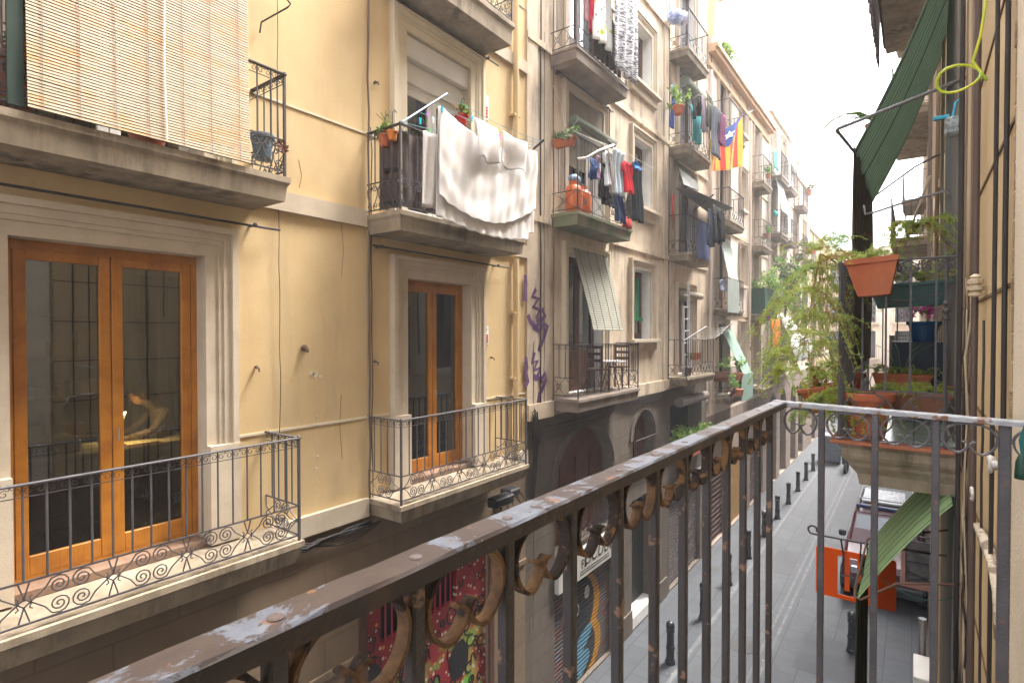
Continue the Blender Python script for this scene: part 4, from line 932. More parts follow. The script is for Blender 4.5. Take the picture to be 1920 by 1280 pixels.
c_ = MB(); c_.grid(lambda u, v: (-.497 - .012 * math.sin(u * 25) - .01 * math.sin(v * 5 + u * 3), 6.4 + 2.75 * u + .02 * math.sin(v * 9), 8.46 - 2.2 * v), 46, 20); c_.build('hanging_part', CANE2, up, solid=.012)
# lower green blind under the neighbour's slab
GRN = mat('pale_green_weave', (.50, .72, .42), (.42, .64, .36), 5, rough=.75, bump=.1, transl=.5, ldep=.1)
def bl2(u, v):
    x = .24 + (-.36 - .24) * v; z = 5.30 + (4.42 - 5.30) * v + .05 * math.sin(PI * v); return (x, 5.32 + 1.5 * u + .01 * math.sin(v * 9), z + .01 * math.sin(u * 12))
lo_ = blind_sheet('green_sun_blind', 'pale green woven sun blind hanging under the neighbour balcony in front of the orange sign', bl2, 26, 20, GRN)
c_ = MB()
for u in (.02, .16, .30, .44, .58, .72, .86, .98): c_.tube([Vector(bl2(u, j / 14)) + Vector((0, 0, .007)) for j in range(15)], .003, 3)
c_.build('cord', mat('brown_cord', (.10, .06, .03)), lo_)
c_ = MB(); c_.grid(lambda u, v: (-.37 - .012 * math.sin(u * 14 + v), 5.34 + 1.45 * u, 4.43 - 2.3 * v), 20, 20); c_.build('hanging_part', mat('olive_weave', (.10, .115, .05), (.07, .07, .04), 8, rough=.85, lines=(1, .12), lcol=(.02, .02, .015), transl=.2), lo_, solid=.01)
cable('rust brown iron hoop under the pale green sun blind', [(XR, 5.3, 4.72), (-.1, 5.3, 4.62), (-.34, 5.3, 4.42), (-.385, 5.34, 4.42), (-.39, 5.45, 4.45), (-.38, 6.8, 4.46), (XR, 6.8, 4.7)], .010, mat('rusty_iron', (.15, .08, .06), rough=.7), 6, name='blind_hoop', cat='iron arm')
cable('thin dark green line slung below the pale green blind', sag(ay(1655, 1085, 5.5), ay(1805, 1115, 5.5), .10), .004, mat('green_line', (.02, .12, .08)), 4)
# orange shop sign on a scrolled bracket
SX = 7.0; OR = mat('orange_sign', (.72, .085, .0), (.66, .075, .0), 2, rough=.5, bump=0, spec=.2)
A = ay(1530, 1021, SX); Bq = ay(1681, 1060, SX); zt_, zb_ = A.z, A.z - .54; xl, xh = A.x, Bq.x
def rrect(x0, z0, x1, z1, r, n=5):
    out = []
    for cx, cz, a0 in ((x1 - r, z1 - r, 0), (x0 + r, z1 - r, 90), (x0 + r, z0 + r, 180), (x1 - r, z0 + r, 270)):
        for i in range(n + 1): a = R(a0 + 90 * i / n); out.append((cx + r * math.cos(a), cz + r * math.sin(a)))
    return out
m = MB(); W_ = xh - xl
# plate with the cut out U: built from butted pieces
ux0, ux1, ux2, ux3 = xl + W_ * .285, xl + W_ * .375, xl + W_ * .44, xl + W_ * .53; uz0, uz1, uz2 = zb_ + .045, zb_ + .10, zt_ - .07
T_ = .012
def pz(poly): m.prism([(x, SX, z) for x, z in poly], (0, T_, 0))
r_ = .025
pz([(ux0, zb_), (ux0, zt_), (xl + r_, zt_), (xl + r_ * .3, zt_ - r_ * .3), (xl, zt_ - r_), (xl, zb_ + r_), (xl + r_ * .3, zb_ + r_ * .3), (xl + r_, zb_)])
pz([(xh - r_, zb_), (xh - r_ * .3, zb_ + r_ * .3), (xh, zb_ + r_), (xh, zt_ - r_), (xh - r_ * .3, zt_ - r_ * .3), (xh - r_, zt_), (ux3, zt_), (ux3, zb_)])
pz([(ux0, zb_), (ux3, zb_), (ux3, uz0), (ux0, uz0)]); pz([(ux0, uz2), (ux3, uz2), (ux3, zt_), (ux0, zt_)]); pz([(ux1, uz1), (ux2, uz1), (ux2, uz2), (ux1, uz2)])
sgn_ = m.build('hanging_sign', OR, loc=(xl + W_ / 2, SX, zt_)); tag(sgn_, 'orange metal shop sign with a cut-out U shape hanging over the street', 'sign')
m = MB(); zb2 = zt_ + .13
m.tube([(XR, SX - .03, zb2 + .03), (xl + W_ * .55, SX - .03, zb2 + .0), (xl + .02, SX - .03, zb2 + .0)] + [(xl - .03 + .045 * math.cos(a), SX - .03, zb2 + .045 + .045 * math.sin(a) * 1) for a in [-PI / 2 - i * .5 for i in range(11)]], [.011] * 13 + [.015], 7)
cx = xl + W_ * .42
m.tube([(cx - .07, SX - .03, zb2), (cx - .045, SX - .03, zb2 - .16), (cx - .05, SX - .03, zb2 - .38), (cx + .06, SX - .03, zb2 - .40), (cx + .12, SX - .03, zb2 - .33), (cx + .11, SX - .03, zb2 - .15), (cx + .12, SX - .03, zb2)], .009, 6)
m.build('bracket', IRON, sgn_)

# ================================================================= THINGS ON THE NEIGHBOUR'S BALCONY
SOIL = mat('soil', (.05, .035, .025), rough=1, bump=1)
LEAF = lambda nm, c, c2=None: mat(nm, c, c2 or tuple(x * 1.5 for x in c), 9, rough=.6, bump=0, transl=.55, spec=.25)
FERN = LEAF('fern_leaf', (.38, .46, .10), (.50, .54, .14)); FERN2 = LEAF('fern_dark', (.27, .36, .10)); DRYL = LEAF('fern_dry', (.30, .20, .07))
BUSH = LEAF('bush_leaf', (.06, .13, .03)); BUSH2 = LEAF('bush_light', (.14, .24, .05)); AGAV = mat('agave_leaf', (.10, .17, .12), (.14, .21, .15), 6, rough=.5, bump=.1)
def fern(mb, c, n, ln, up=.5, out=1.0, seed=1, droop=.7, bias=(0, 0, 0), needle=.028, dens=26, w=.0038):
    rn = random.Random(seed); c = Vector(c); bias = Vector(bias)
    for i in range(n):
        a = rn.random() * 2 * PI; L_ = ln * rn.uniform(.55, 1.1); d = Vector((math.cos(a) * out, math.sin(a) * out, 0)) + bias
        st = c + Vector((rn.uniform(-.05, .05), rn.uniform(-.05, .05), 0)); pts = []
        upz = up * rn.uniform(.5, 1.3)
        for j in range(9):
            s = j / 8; pts.append(st + d * (L_ * s) + Vector((0, 0, L_ * (upz * s * 1.6 - droop * s * s * 1.7))) + Vector((rn.uniform(-1, 1), rn.uniform(-1, 1), rn.uniform(-1, 1))) * .008)
        mb.c = 2 if rn.random() < .12 else rn.choice((0, 0, 1)); mb.tube(pts, .0022, 3, cap=False)
        for k in range(int(dens * L_ / .35)):
            s = .12 + .88 * rn.random(); j = min(7, int(s * 8)); p = pts[j].lerp(pts[j + 1], s * 8 - j)
            for q in range(5):
                dr = Vector((rn.gauss(0, 1), rn.gauss(0, 1), rn.gauss(0, .8))).normalized(); ll = needle * rn.uniform(.6, 1.6) * (1.2 - .5 * s)
                e = p + dr * ll; sd = dr.orthogonal().normalized() * w; md = p + dr * ll * .5
                mb.add([p, md + sd, e, md - sd], [(0, 1, 2, 3)])
def bush(mb, c, rad, n, leaf, seed=1, mats=3):
    rn = random.Random(seed); c = Vector(c); cl = [Vector((rn.gauss(0, .5) * rad[0], rn.gauss(0, .5) * rad[1], rn.gauss(0, .5) * rad[2])) for _ in range(max(4, n // 40))]
    for i in range(n):
        q = rn.choice(cl) + Vector((rn.gauss(0, .22) * rad[0], rn.gauss(0, .22) * rad[1], rn.gauss(0, .22) * rad[2])); p = c + q
        d = Vector((rn.gauss(0, 1), rn.gauss(0, 1), rn.gauss(0.3, .8))).normalized(); s = d.orthogonal().normalized(); s = (s + d.cross(s) * rn.uniform(-1, 1)).normalized(); L_ = leaf * rn.uniform(.6, 1.5)
        mb.c = rn.randrange(mats); mb.add([p, p + d * L_ * .5 + s * L_ * .3, p + d * L_, p + d * L_ * .5 - s * L_ * .3], [(0, 1, 2, 3)])
def pot(name, label, c, r, h, mt=TERRA, tilt=None, cat='plant pot', group=None, n=28, taper=.68, soil=True):
    c = Vector(c); T_ = thing(name, label, cat, c, group); m = MB()
    m.lathe(c, [(r * taper * .96, 0), (r * taper, .004), (r * .93, h * .8), (r * .94, h * .82), (r * 1.05, h * .83), (r * 1.07, h * .86), (r * 1.07, h * .97), (r * 1.04, h), (r * .96, h), (r * .93, h * .9), (r * .9, h * .86)], n, tilt)
    m.build('pot', mt, T_, smooth=False)
    if soil: m = MB(); m.lathe(c, [(.001, h * .88), (r * .92, h * .88), (r * .9, h * .9), (.001, h * .93)], n, tilt); m.build('soil', SOIL, T_)
    return T_
def boxpot(name, label, c, L_, W_, h, mt=TERRA, ang=0, group=None, tp=.72, taper_l=.82, cat='planter', tiltq=None):
    c = Vector(c); T_ = thing(name, label, cat, c, group); m = MB(); M_ = Matrix.Rotation(ang, 3, 'Z')
    if tiltq: M_ = M_ @ tiltq
    def ring(l, w_, z): return [c + M_ @ Vector((a * l / 2, b_ * w_ / 2, z)) for a, b_ in ((-1, -1), (1, -1), (1, 1), (-1, 1))]
    def loft(rings):
        vs = [p for r_ in rings for p in r_]; k = len(rings); fs = [(3, 2, 1, 0)] + [(i * 4 + a, i * 4 + (a + 1) % 4, i * 4 + 4 + (a + 1) % 4, i * 4 + 4 + a) for i in range(k - 1) for a in range(4)] + [tuple(range(4 * k - 4, 4 * k))]
        m.add(vs, fs)
    loft([ring(L_ * taper_l, W_ * tp, 0), ring(L_ * .97, W_ * .94, h * .84), ring(L_ * 1.03, W_ * 1.06, h * .86), ring(L_ * 1.03, W_ * 1.06, h), ring(L_ * .97, W_ * .96, h), ring(L_ * .94, W_ * .9, h * .9)])
    m.build('pot', mt, T_); return T_
FM = [FERN, FERN2, DRYL]
# big tilted square terracotta planter on the corner of the tall railing
c0 = ay(1637, 553, 5.4); T1 = boxpot('planter', 'large tapered terracotta planter hung high on the near corner of the neighbour railing', c0 + Vector((0, .15, 0)), .36, .30, .31, TERRA, 0, taper_l=.62, tiltq=Matrix.Rotation(-.06, 3, 'Y'))
m = MB(); fern(m, c0 + Vector((-.08, .2, .31)), 20, .30, .6, seed=3, droop=.5, w=.004); m.build('foliage', FM, T1)
# trailing fern cloud to the left of it
T2 = thing('asparagus_fern', 'large airy asparagus fern trailing over the street left of the dark cane screen', 'plant', (-.62, 6.9, 7.2)); m = MB()
for k, (u, v, n_, L_) in enumerate(((1590, 470, 15, .50), (1560, 480, 18, .52), (1535, 500, 22, .5), (1515, 540, 22, .48), (1525, 590, 24, .46), (1500, 620, 16, .42), (1545, 560, 16, .4), (1560, 520, 14, .42), (1535, 640, 14, .35), (1490, 560, 9, .35))):
    fern(m, ax(u, v, -.72), int(n_ * .7), L_, .15, seed=20 + k, droop=.8, bias=(-.2, .1, 0), needle=.034, dens=15, w=.0036)

for k, (u, v) in enumerate(((1585, 455), (1570, 500), (1540, 470), (1600, 480), (1570, 550), (1550, 600))): fern(m, ax(u, v, -.6), 9, .38, .5, seed=130 + k, droop=.5, needle=.03, dens=14, w=.0034)
m.build('foliage', FM, T2); m = MB(); rn = random.Random(4)
for k in range(14): m.tube([(-.55, 6.8, 7.25), ax(rn.uniform(1530, 1570), rn.uniform(470, 520), -.65), ax(rn.uniform(1500, 1560), rn.uniform(540, 640), -.72)], .003, 3)
m.build('stem', DRYL, T2)
T3 = thing('asparagus_fern', 'smaller yellow-green fern tuft hanging lower beside the white awning across the street', 'plant', (-.8, 6.6, 6.4)); m = MB()
for k, (u, v, n_, L_) in enumerate(((1470, 655, 10, .22), (1460, 690, 8, .2), (1555, 640, 8, .2), (1556, 680, 7, .22), (1530, 700, 6, .2))): fern(m, ax(u, v, -.75), n_, L_, .2, seed=50 + k, droop=.8, dens=24, w=.005)
m.build('foliage', FM, T3)
# round terracotta pot on the slab corner and the tilted one behind
cp = ay(1625, 820, 5.72); T4 = pot('potted_fern', 'round terracotta pot with fern standing on the tiled corner of the neighbour balcony', cp, .195, .40, cat='potted plant')
m = MB()
for k, (u, v, n_, L_) in enumerate(((1600, 745, 22, .34), (1560, 745, 20, .30), (1530, 760, 16, .26), (1580, 735, 16, .3))): fern(m, ay(u, v, 5.75), n_, L_, .45, seed=60 + k, droop=.8, needle=.026, dens=36, w=.0036)
m.build('foliage', [FERN, FERN2, LEAF('fern_olive', (.14, .17, .07))], T4)
tq = Matrix.Rotation(R(-14), 3, 'Y'); cp = ay(1552, 770, 6.3); T5 = pot('potted_plant', 'tilted terracotta pot hanging outside the neighbour railing, left of the round pot', cp, .21, .26, tilt=tq, cat='potted plant')
m = MB(); bush(m, cp + Vector((-.04, 0, .36)), (.16, .16, .14), 340, .05, 5); fern(m, cp + Vector((-.1, 0, .2)), 18, .24, .2, seed=70, droop=1.0); m.build('foliage', [BUSH2, FERN, LEAF('pale_red_leaf', (.35, .14, .07))], T5)
T6 = pot('potted_agave', 'terracotta pot with long curved agave leaves beside the dark cane screen', ay(1590, 745, 7.2), .16, .28, cat='potted plant')
m = MB(); ag = Vector(ay(1588, 690, 7.2))
for pts in (((1590, 700), (1575, 665), (1555, 635), (1518, 612)), ((1588, 702), (1565, 680), (1553, 650)), ((1588, 705), (1560, 690), (1542, 662)), ((1590, 700), (1585, 660), (1590, 630)), ((1588, 695), (1572, 650), (1560, 618))):
    P_ = [ay(u, v, 7.2) for u, v in pts]; m.tube(P_, [.03, .026, .018, .003][:len(P_)] if len(P_) == 4 else [.028, .02, .003], 6)
m.build('agave_leaves', AGAV, T6, smooth=True)
# teal planter inside the railing, held by bars
ct = ay(1706, 574, 6.0); T7 = boxpot('planter', 'long dark teal plastic planter inside the neighbour railing', ct + Vector((0, .1, 0)), .60, .22, .21, mat('teal_plastic', (.035, .085, .085), rough=.45, bump=.05), 0, tp=.7, taper_l=.8, tiltq=Matrix.Rotation(-.05, 3, 'Y'))
m = MB(); 
for k in range(4): fern(m, ct + Vector((-.22 + .15 * k, .1, .22)), 14, .28, .9, seed=80 + k, droop=.35, needle=.024)
fern(m, ay(1720, 420, 6.1), 16, .36, .3, seed=88, bias=(.3, 0, 0)); fern(m, ay(1690, 420, 6.1), 14, .30, .3, seed=89, bias=(.2, 0, 0)); fern(m, ay(1750, 410, 6.1), 10, .28, .2, seed=91)
m.build('foliage', FM, T7)
m = MB(); m.tube([ay(1670, 570, 5.8), ay(1776, 548, 5.8)], .006, 5); m.tube([ay(1640, 558, 5.8), ay(1700, 566, 5.8)], .006, 5); m.build('holder_bar', IRON, T7)
# planters on the floor behind the lower rail
for k, (u, v, y, L_, lab, seed) in enumerate(((1710, 775, 6.0, .55, 'terracotta trough of feathery fern behind the lower rail of the neighbour balcony', 90), (1690, 735, 7.0, .5, 'brown trough with a thin spiky plant deeper inside the neighbour balcony', 95))):
    c_ = ay(u, v, y); T_ = boxpot('planter', lab, c_, L_, .2, .19, TERRA if k else mat('brown_clay', (.22, .10, .06), rough=.8))
    m = MB()
    for j in range(4): fern(m, c_ + Vector((-.2 + .13 * j, 0, .19)), 15 if not k else 6, .22, .7, seed=seed + j, droop=.7, needle=.022)
    if k:
        for j in range(7): a = j * .9; m.c = 1; m.ribbon([c_ + Vector((.02 * math.cos(a), 0, .19)), c_ + Vector((.12 * math.cos(a), .06 * math.sin(a), .42)), c_ + Vector((.26 * math.cos(a), .1 * math.sin(a), .50))], (0, .02, 0), .003)
    m.build('foliage', FM, T_)
c_ = ay(1732, 640, 7.6); T_ = pot('potted_flowers', 'blue pot with magenta flowers deep inside the neighbour balcony', c_, .15, .22, mat('blue_pot', (.02, .08, .18), rough=.4), cat='potted plant'); m = MB()
bush(m, c_ + Vector((0, 0, .33)), (.14, .14, .12), 300, .035, 8); m.build('foliage', [LEAF('magenta_petal', (.55, .03, .25)), LEAF('magenta_petal2', (.5, .05, .3)), BUSH2], T_)
m = MB(); m.box(-.2, 7.35, 5.67, .24, 7.85, c_.z - .001 if c_.z > 5.8 else 5.9); tag(m.build('cabinet', mat('dark_blue_cabinet', (.02, .03, .045), rough=.5), loc=(0, 7.5, 5.67)), 'dark blue cabinet inside the neighbour balcony under the blue pot', 'cabinet')
# bottle cage hanging by the wall
c_ = ay(1786, 225, 5.9); m = MB(); m.bbox(c_.x - .05, c_.y - .05, c_.z - .13, c_.x + .05, c_.y + .05, c_.z + .02, .015); T_ = m.build('hanging_lantern', mat('grey_glass_lamp', (.30, .36, .38), (.12, .14, .15), 20, lo=.45, hi=.55, rough=.3), loc=c_); tag(T_, 'small glass lantern with a blue peg hanging on the right wall under the iron arm', 'lantern')
m = MB(); m.bbox(c_.x - .13, c_.y - .02, c_.z + .02, c_.x - .02, c_.y + .02, c_.z + .05); m.tube([c_ + Vector((0, 0, .02)), c_ + Vector((.02, 0, .14)), c_ + Vector((.06, 0, .16))], .012, 5); m.build('blue_peg', mat('sky_blue', (.05, .35, .55), rough=.5), T_)
# leaning garden poles and striped blind on the further right-hand balcony
T_ = cable('long pale pole leaning on the far right-hand balcony', [ay(1692, 470, 9.7), ay(1744, 330, 9.9)], .018, CABLEG, 6, name='leaning_pole', cat='pole')
# grass-like plant arching above the blind
m = MB(); rn = random.Random(12); c_ = Vector((-.45, 9.0, 9.45))
for k in range(14): a = rn.uniform(2.2, 4.0); L_ = rn.uniform(.5, 1.1); m.tube([c_ + Vector((math.cos(a) * L_ * s, .3 * math.sin(a) * L_ * s, L_ * (1.2 * s - 1.5 * s * s))) for s in [j / 7 for j in range(8)]], [.012 * (1 - j / 8.5) for j in range(8)], 3)
T_ = thing('spider_plant', 'plant with long arching leaves above the top of the green cane blind', 'plant', c_); m.build('arching_leaves', BUSH2, T_); m = MB(); m.lathe(c_ + Vector((0, 0, -.22)), [(.09, 0), (.13, .2), (.135, .22), (.12, .22)], 14); m.build('pot', TERRA, T_)
# ragged reed screen along the topmost slab
m = MB(); rn = random.Random(6)
for k in range(150): y = 9.4 + 3.0 * k / 150; m.box(-.60 - rn.random() * .02, y, 11.8 - rn.random() * .28, -.57, y + .022, 13.1)
tag(m.build('reed_screen', mat('dark_reed', (.10, .08, .09), (.2, .17, .17), 30, lo=.4, hi=.6), loc=(-.58, 11, 12)), 'ragged dark reed screen along the topmost slab on the right', 'screen', kind=None)

# ================================================================= ROOM BEHIND THE NEAREST PINE DOOR
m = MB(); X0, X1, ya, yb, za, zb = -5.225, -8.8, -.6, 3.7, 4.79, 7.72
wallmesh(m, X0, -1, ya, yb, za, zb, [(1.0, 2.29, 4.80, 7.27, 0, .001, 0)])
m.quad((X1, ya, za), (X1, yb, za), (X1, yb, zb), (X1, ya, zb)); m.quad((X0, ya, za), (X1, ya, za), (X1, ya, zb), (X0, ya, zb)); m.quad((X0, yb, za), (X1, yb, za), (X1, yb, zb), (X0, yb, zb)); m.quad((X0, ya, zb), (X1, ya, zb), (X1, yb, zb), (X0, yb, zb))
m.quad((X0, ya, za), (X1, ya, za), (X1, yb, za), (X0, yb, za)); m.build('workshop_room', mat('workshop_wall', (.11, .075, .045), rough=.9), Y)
LX = -7.0
DT = 5.395
T_ = thing('desk', 'wooden desk covered with lit papers behind the nearest pine door', 'desk', (LX, 2.6, 4.8)); m = MB(); m.bbox(LX - .35, 2.2, DT - .03, LX + .35, 3.3, DT); m.build('desk_top', WOODD, T_)
for x in (LX - .3, LX + .3):
    for y in (2.25, 3.25): MB().bbox(x - .02, y - .02, 4.8, x + .02, y + .02, DT - .03).build('leg', WOODD, T_)
m = MB(); PAPER = mat('paper', (.75, .68, .5), rough=.9)
for x, y, a in ((LX + .05, 2.5, .1), (LX + .18, 2.8, -.2), (LX - .1, 2.95, .3)): m.box(x - .13, y - .17, DT + .001, x + .13, y + .17, DT + .006 + .003 * a)
tag(m.build('papers', PAPER, loc=(LX, 2.6, DT)), 'sheets of paper lit yellow on the desk', 'paper')
m = MB(); hd = Vector((LX + .12, 2.30, 5.78)); m.tube([(LX - .2, 2.3, DT), (LX - .22, 2.3, 5.85), (LX - .05, 2.34, 5.93), hd + Vector((-.06, 0, .05))], .009, 6); m.lathe((LX - .2, 2.3, DT), [(.07, 0), (.07, .012), (.02, .02)], 12)
LT = thing('desk_lamp', 'small glowing desk lamp leaning over the papers', 'lamp', (LX - .2, 2.3, DT)); m.build('stand', BLK, LT)
m = MB(); m.lathe(hd + Vector((0, 0, -.02)), [(.055, 0), (.03, .05), (.018, .07)], 12); m.build('shade', BLK, LT); m = MB(); m.ball(hd + Vector((0, 0, -.03)), .03, 6); m.build('bulb', emit('bulb', (1, .72, .3), 30), LT)
pd = bpy.data.lights.new('lamp_light', 'POINT'); pd.energy = 4.5; pd.color = (1, .62, .22); pd.shadow_soft_size = .03; po = bpy.data.objects.new('lamp_light', pd); COL.objects.link(po); po.location = hd - Vector((0, 0, .075)); 
# seated person bent over the desk, skinned skeleton
def skin_body(name, verts, edges, rad, mt, parent, sub=1):
    base = root_loc(parent) if parent else Vector((0, 0, 0))
    me = bpy.data.meshes.new(name); me.from_pydata([Vector(v) - base for v in verts], edges, []); o = bpy.data.objects.new(name, me); COL.objects.link(o)
    if parent: o.parent = parent
    me.materials.append(mt); o.modifiers.new('skin', 'SKIN'); 
    for i, r in enumerate(rad): me.skin_vertices[0].data[i].radius = (r, r) if not isinstance(r, tuple) else r
    me.skin_vertices[0].data[0].use_root = True
    s = o.modifiers.new('sub', 'SUBSURF'); s.levels = sub; s.render_levels = sub
    return o
SKINM = mat('skin', (.38, .20, .12), rough=.6, bump=.02); SHIRT = mat('patterned_shirt', (.22, .17, .12), (.06, .05, .045), 45, lo=.45, hi=.55); HAIR = mat('dark_hair', (.02, .013, .01), rough=.6)
P0 = thing('person', 'person in a patterned shirt bent over the lamp-lit desk, dark hair', 'person', (LX - .1, 3.0, 4.8))
px, py = LX - .22, 2.94   # faces -y (towards the lamp)
V = [(px, py, 5.28), (px, py - .04, 5.5), (px, py - .14, 5.72), (px, py - .20, 5.82), (px, py - .27, 5.90), (px, py - .34, 5.985), (px, py - .36, 6.05),
     (px + .17, py - .16, 5.79), (px + .23, py - .30, 5.58), (px + .12, py - .52, 5.50), (px + .09, py - .58, 5.49),
     (px - .17, py - .16, 5.79), (px - .24, py - .30, 5.58), (px - .14, py - .52, 5.50), (px - .11, py - .58, 5.49),
     (px + .1, py - .38, 5.24), (px + .1, py - .42, 4.88), (px + .1, py - .52, 4.84), (px - .1, py - .38, 5.24), (px - .1, py - .42, 4.88), (px - .1, py - .52, 4.84)]
E_ = [(0, 1), (1, 2), (2, 3), (3, 4), (4, 5), (5, 6), (2, 7), (7, 8), (8, 9), (9, 10), (2, 11), (11, 12), (12, 13), (13, 14), (0, 15), (15, 16), (16, 17), (0, 18), (18, 19), (19, 20)]
Rr = [.15, .16, .16, .065, .055, .085, .07, .055, .045, .032, .03, .055, .045, .032, .03, .075, .05, .035, .075, .05, .035]
V = [(x_, y_, 4.8 + (z_ - 4.8) * .9) for x_, y_, z_ in V]
skin_body('body', V, E_, Rr, SHIRT, P0, 1)
hc = Vector((px, py - .36, 5.90)); m = MB(); m.ball(hc, .10, 10, 1.2); m.ball(hc + Vector((0, -.10, -.01)), .018, 6); m.ball(hc + Vector((.035, -.088, .02)), .012, 5); m.ball(hc + Vector((-.035, -.088, .02)), .012, 5); m.ball(hc + Vector((.1, 0, 0)), .02, 5); m.ball(hc + Vector((-.1, 0, 0)), .02, 5); m.box(hc.x - .025, hc.y - .1, hc.z - .062, hc.x + .025, hc.y - .085, hc.z - .052)
m.build('face', SKINM, P0, smooth=True)
m = MB(); m.ball(hc + Vector((0, .03, .04)), .122, 12, 1.12); m.ball(hc + Vector((0, .11, -.04)), .075, 8); m.ball(hc + Vector((0, .02, .02)), .118, 10); m.build('hair', HAIR, P0, smooth=True)
for s in (1, -1):
    b0 = Vector((px + s * .09, py - .60, 5.418)); m = MB(); m.tube([b0 + Vector((0, .05, .005)), b0, b0 + Vector((0, -.05, -.003))], [.028, .034, .034], 7)
    for k in range(4): o_ = Vector(((k - 1.5) * .018, -.05, -.003)); m.tube([b0 + o_, b0 + o_ + Vector((0, -.035 - .006 * (k in (1, 2)), .002)), b0 + o_ + Vector((0, -.06 - .01 * (k in (1, 2)), -.014))], [.009, .008, .006], 5)
    m.tube([b0 + Vector((-s * .03, 0, 0)), b0 + Vector((-s * .055, -.03, -.005)), b0 + Vector((-s * .055, -.055, -.01))], [.011, .009, .007], 5); m.build('hand', SKINM, P0, smooth=True)
T_ = thing('stool', 'dark work stool under the person at the desk', 'stool', (px, py, 4.8)); MB().lathe((px, py, 5.06), [(.17, 0), (.18, .02), (.17, .04)], 14).build('seat', BLK, T_)
for a in range(4): MB().tube([(px + .1 * math.cos(a * 1.57), py + .1 * math.sin(a * 1.57), 5.06), (px + .17 * math.cos(a * 1.57), py + .17 * math.sin(a * 1.57), 4.8)], .012, 5).build('leg', BLK, T_)
m = MB(); m.bbox(-6.3, 1.35, 4.8, -6.85, 2.02, 5.42, .01); m.bbox(-6.25, 1.3, 5.42, -6.9, 2.06, 5.47, .01); m.bbox(-6.4, 1.4, 5.47, -6.8, 1.8, 5.62, .02)
tag(m.build('cabinet', mat('pale_cabinet', (.42, .40, .36), rough=.5, bump=.05), loc=(-6.6, 1.7, 4.8)), 'pale office cabinet behind the left pane of the nearest pine door', 'cabinet')
m = MB(); m.bbox(-6.1, .7, 4.8, -6.6, 1.2, 5.4, .01); m.tube([(-6.1, .7, 5.5), (-6.1, 1.15, 5.5), (-6.15, 1.2, 5.1)], .02, 6); tag(m.build('machine', BLK, loc=(-6.3, 1, 4.8)), 'dark machine behind the left pane of the nearest pine door', 'machine')
SHV = thing('shelf', 'dark shelf with boxes against the back wall of the lamp-lit room', 'shelf', (-8.4, 2.0, 4.8)); rn = random.Random(77)
for z in (5.3, 5.8, 6.3, 6.8): MB().bbox(-8.7, .3, z, -8.35, 2.7, z + .03).build('board', WOODD, SHV)
for y in (.3, 1.5, 2.7): MB().bbox(-8.7, y - .02, 4.8, -8.36, y + .02, 7.1).build('upright', WOODD, SHV)
m = MB()
for z in (5.33, 5.83, 6.33):
    y = .35
    while y < 2.5:
        w_ = rn.uniform(.06, .3); m.c = rn.randrange(3); m.bbox(-8.68, y, z, -8.42, y + w_, z + rn.uniform(.12, .4)); y += w_ + rn.uniform(.02, .12)
tag(m.build('boxes', [mat('box_brown', (.2, .12, .06)), mat('box_grey', (.12, .12, .12)), mat('box_red', (.2, .04, .03))], loc=(-8.5, 1.5, 5.3)), 'assorted boxes and folders on the dark shelf of the lamp-lit room', 'boxes', kind='stuff')
m = MB(); rn = random.Random(2); m.lathe((-6.3, .95, 5.4), [(.06, 0), (.07, .14), (.06, .14)], 10)
for k in range(9): m.tube([(-6.3, .95, 5.5), (-6.3 + rn.uniform(-.1, .1), .95 + rn.uniform(-.12, .12), 5.8 + rn.random() * .1)], .006, 4)
tag(m.build('brush_pot', mat('pale_wood', (.5, .3, .15)), loc=(-6.3, .95, 5.4)), 'pot full of brushes standing on the dark machine', 'pot')
m = MB(); m.grid(lambda u, v: (-8.6 + .05 * math.sin(u * 40), 2.9 + .75 * u, 7.4 - 2.55 * v), 40, 4); tag(m.build('curtain', ROOMG, loc=(-8.6, 3.3, 6), solid=.01), 'dark green curtain at the back of the lamp-lit room', 'curtain')
m = MB(); m.box(-5.175, 2.10, 5.13, -5.172, 2.19, 5.21); tag(m.build('sticker', mat('blue_sticker', (.08, .2, .4), (.6, .6, .6), 40, lo=.5, hi=.52), loc=(-5.17, 2.15, 5.17)), 'small blue and white sticker low on the nearest pine door pane', 'sticker')

# ================================================================= LEFT FRONTS: BLINDS, LAUNDRY, POTS
BAM = None
mt_, t, b = newmat('bamboo_slat'); v = coords(t, (1, .35, 12)); v2 = coords(t, (1, 1.2, 2.2))
c1 = mix(t, ramp(t, noise(t, v, 3, 3), .38, .62), (.46, .345, .23), (.36, .26, .165)); c1 = mix(t, mul(t, ramp(t, noise(t, v2, 2.2, 4), .48, .62), ramp(t, noise(t, v, 5, 2), .35, .6)), c1, (.50, .24, .08))
t.links.new(c1, b.inputs['Base Color']); b.inputs['Roughness'].default_value = .6; BAM = mt_
BB = thing('bamboo_blind', 'wide blind of pale bamboo slats hung in front of the upper left balcony', 'blind', (-4.4, 1.68, 8.0))
m = MB(); rn = random.Random(1); z = 7.99; k = 0
def bx_(z): return -4.395 - .03 * math.sin(max(0, z - 8) * 1.2)
while z < 11.0:
    j = rn.uniform(-.0015, .0015); x = bx_(z); a, c = .985, 2.385
    m.hexa([(x - .006, a, z + j), (x + .004, a, z + .001 + j), (x + .004, c, z + .001 - j), (x - .006, c, z - j), (x - .008, a, z + .0155 + j), (x + .001, a, z + .0165 + j), (x + .001, c, z + .0165 - j), (x - .008, c, z + .0155 - j)]); z += .0205 + rn.uniform(-.0006, .0006)
m.build('slats', BAM, BB)
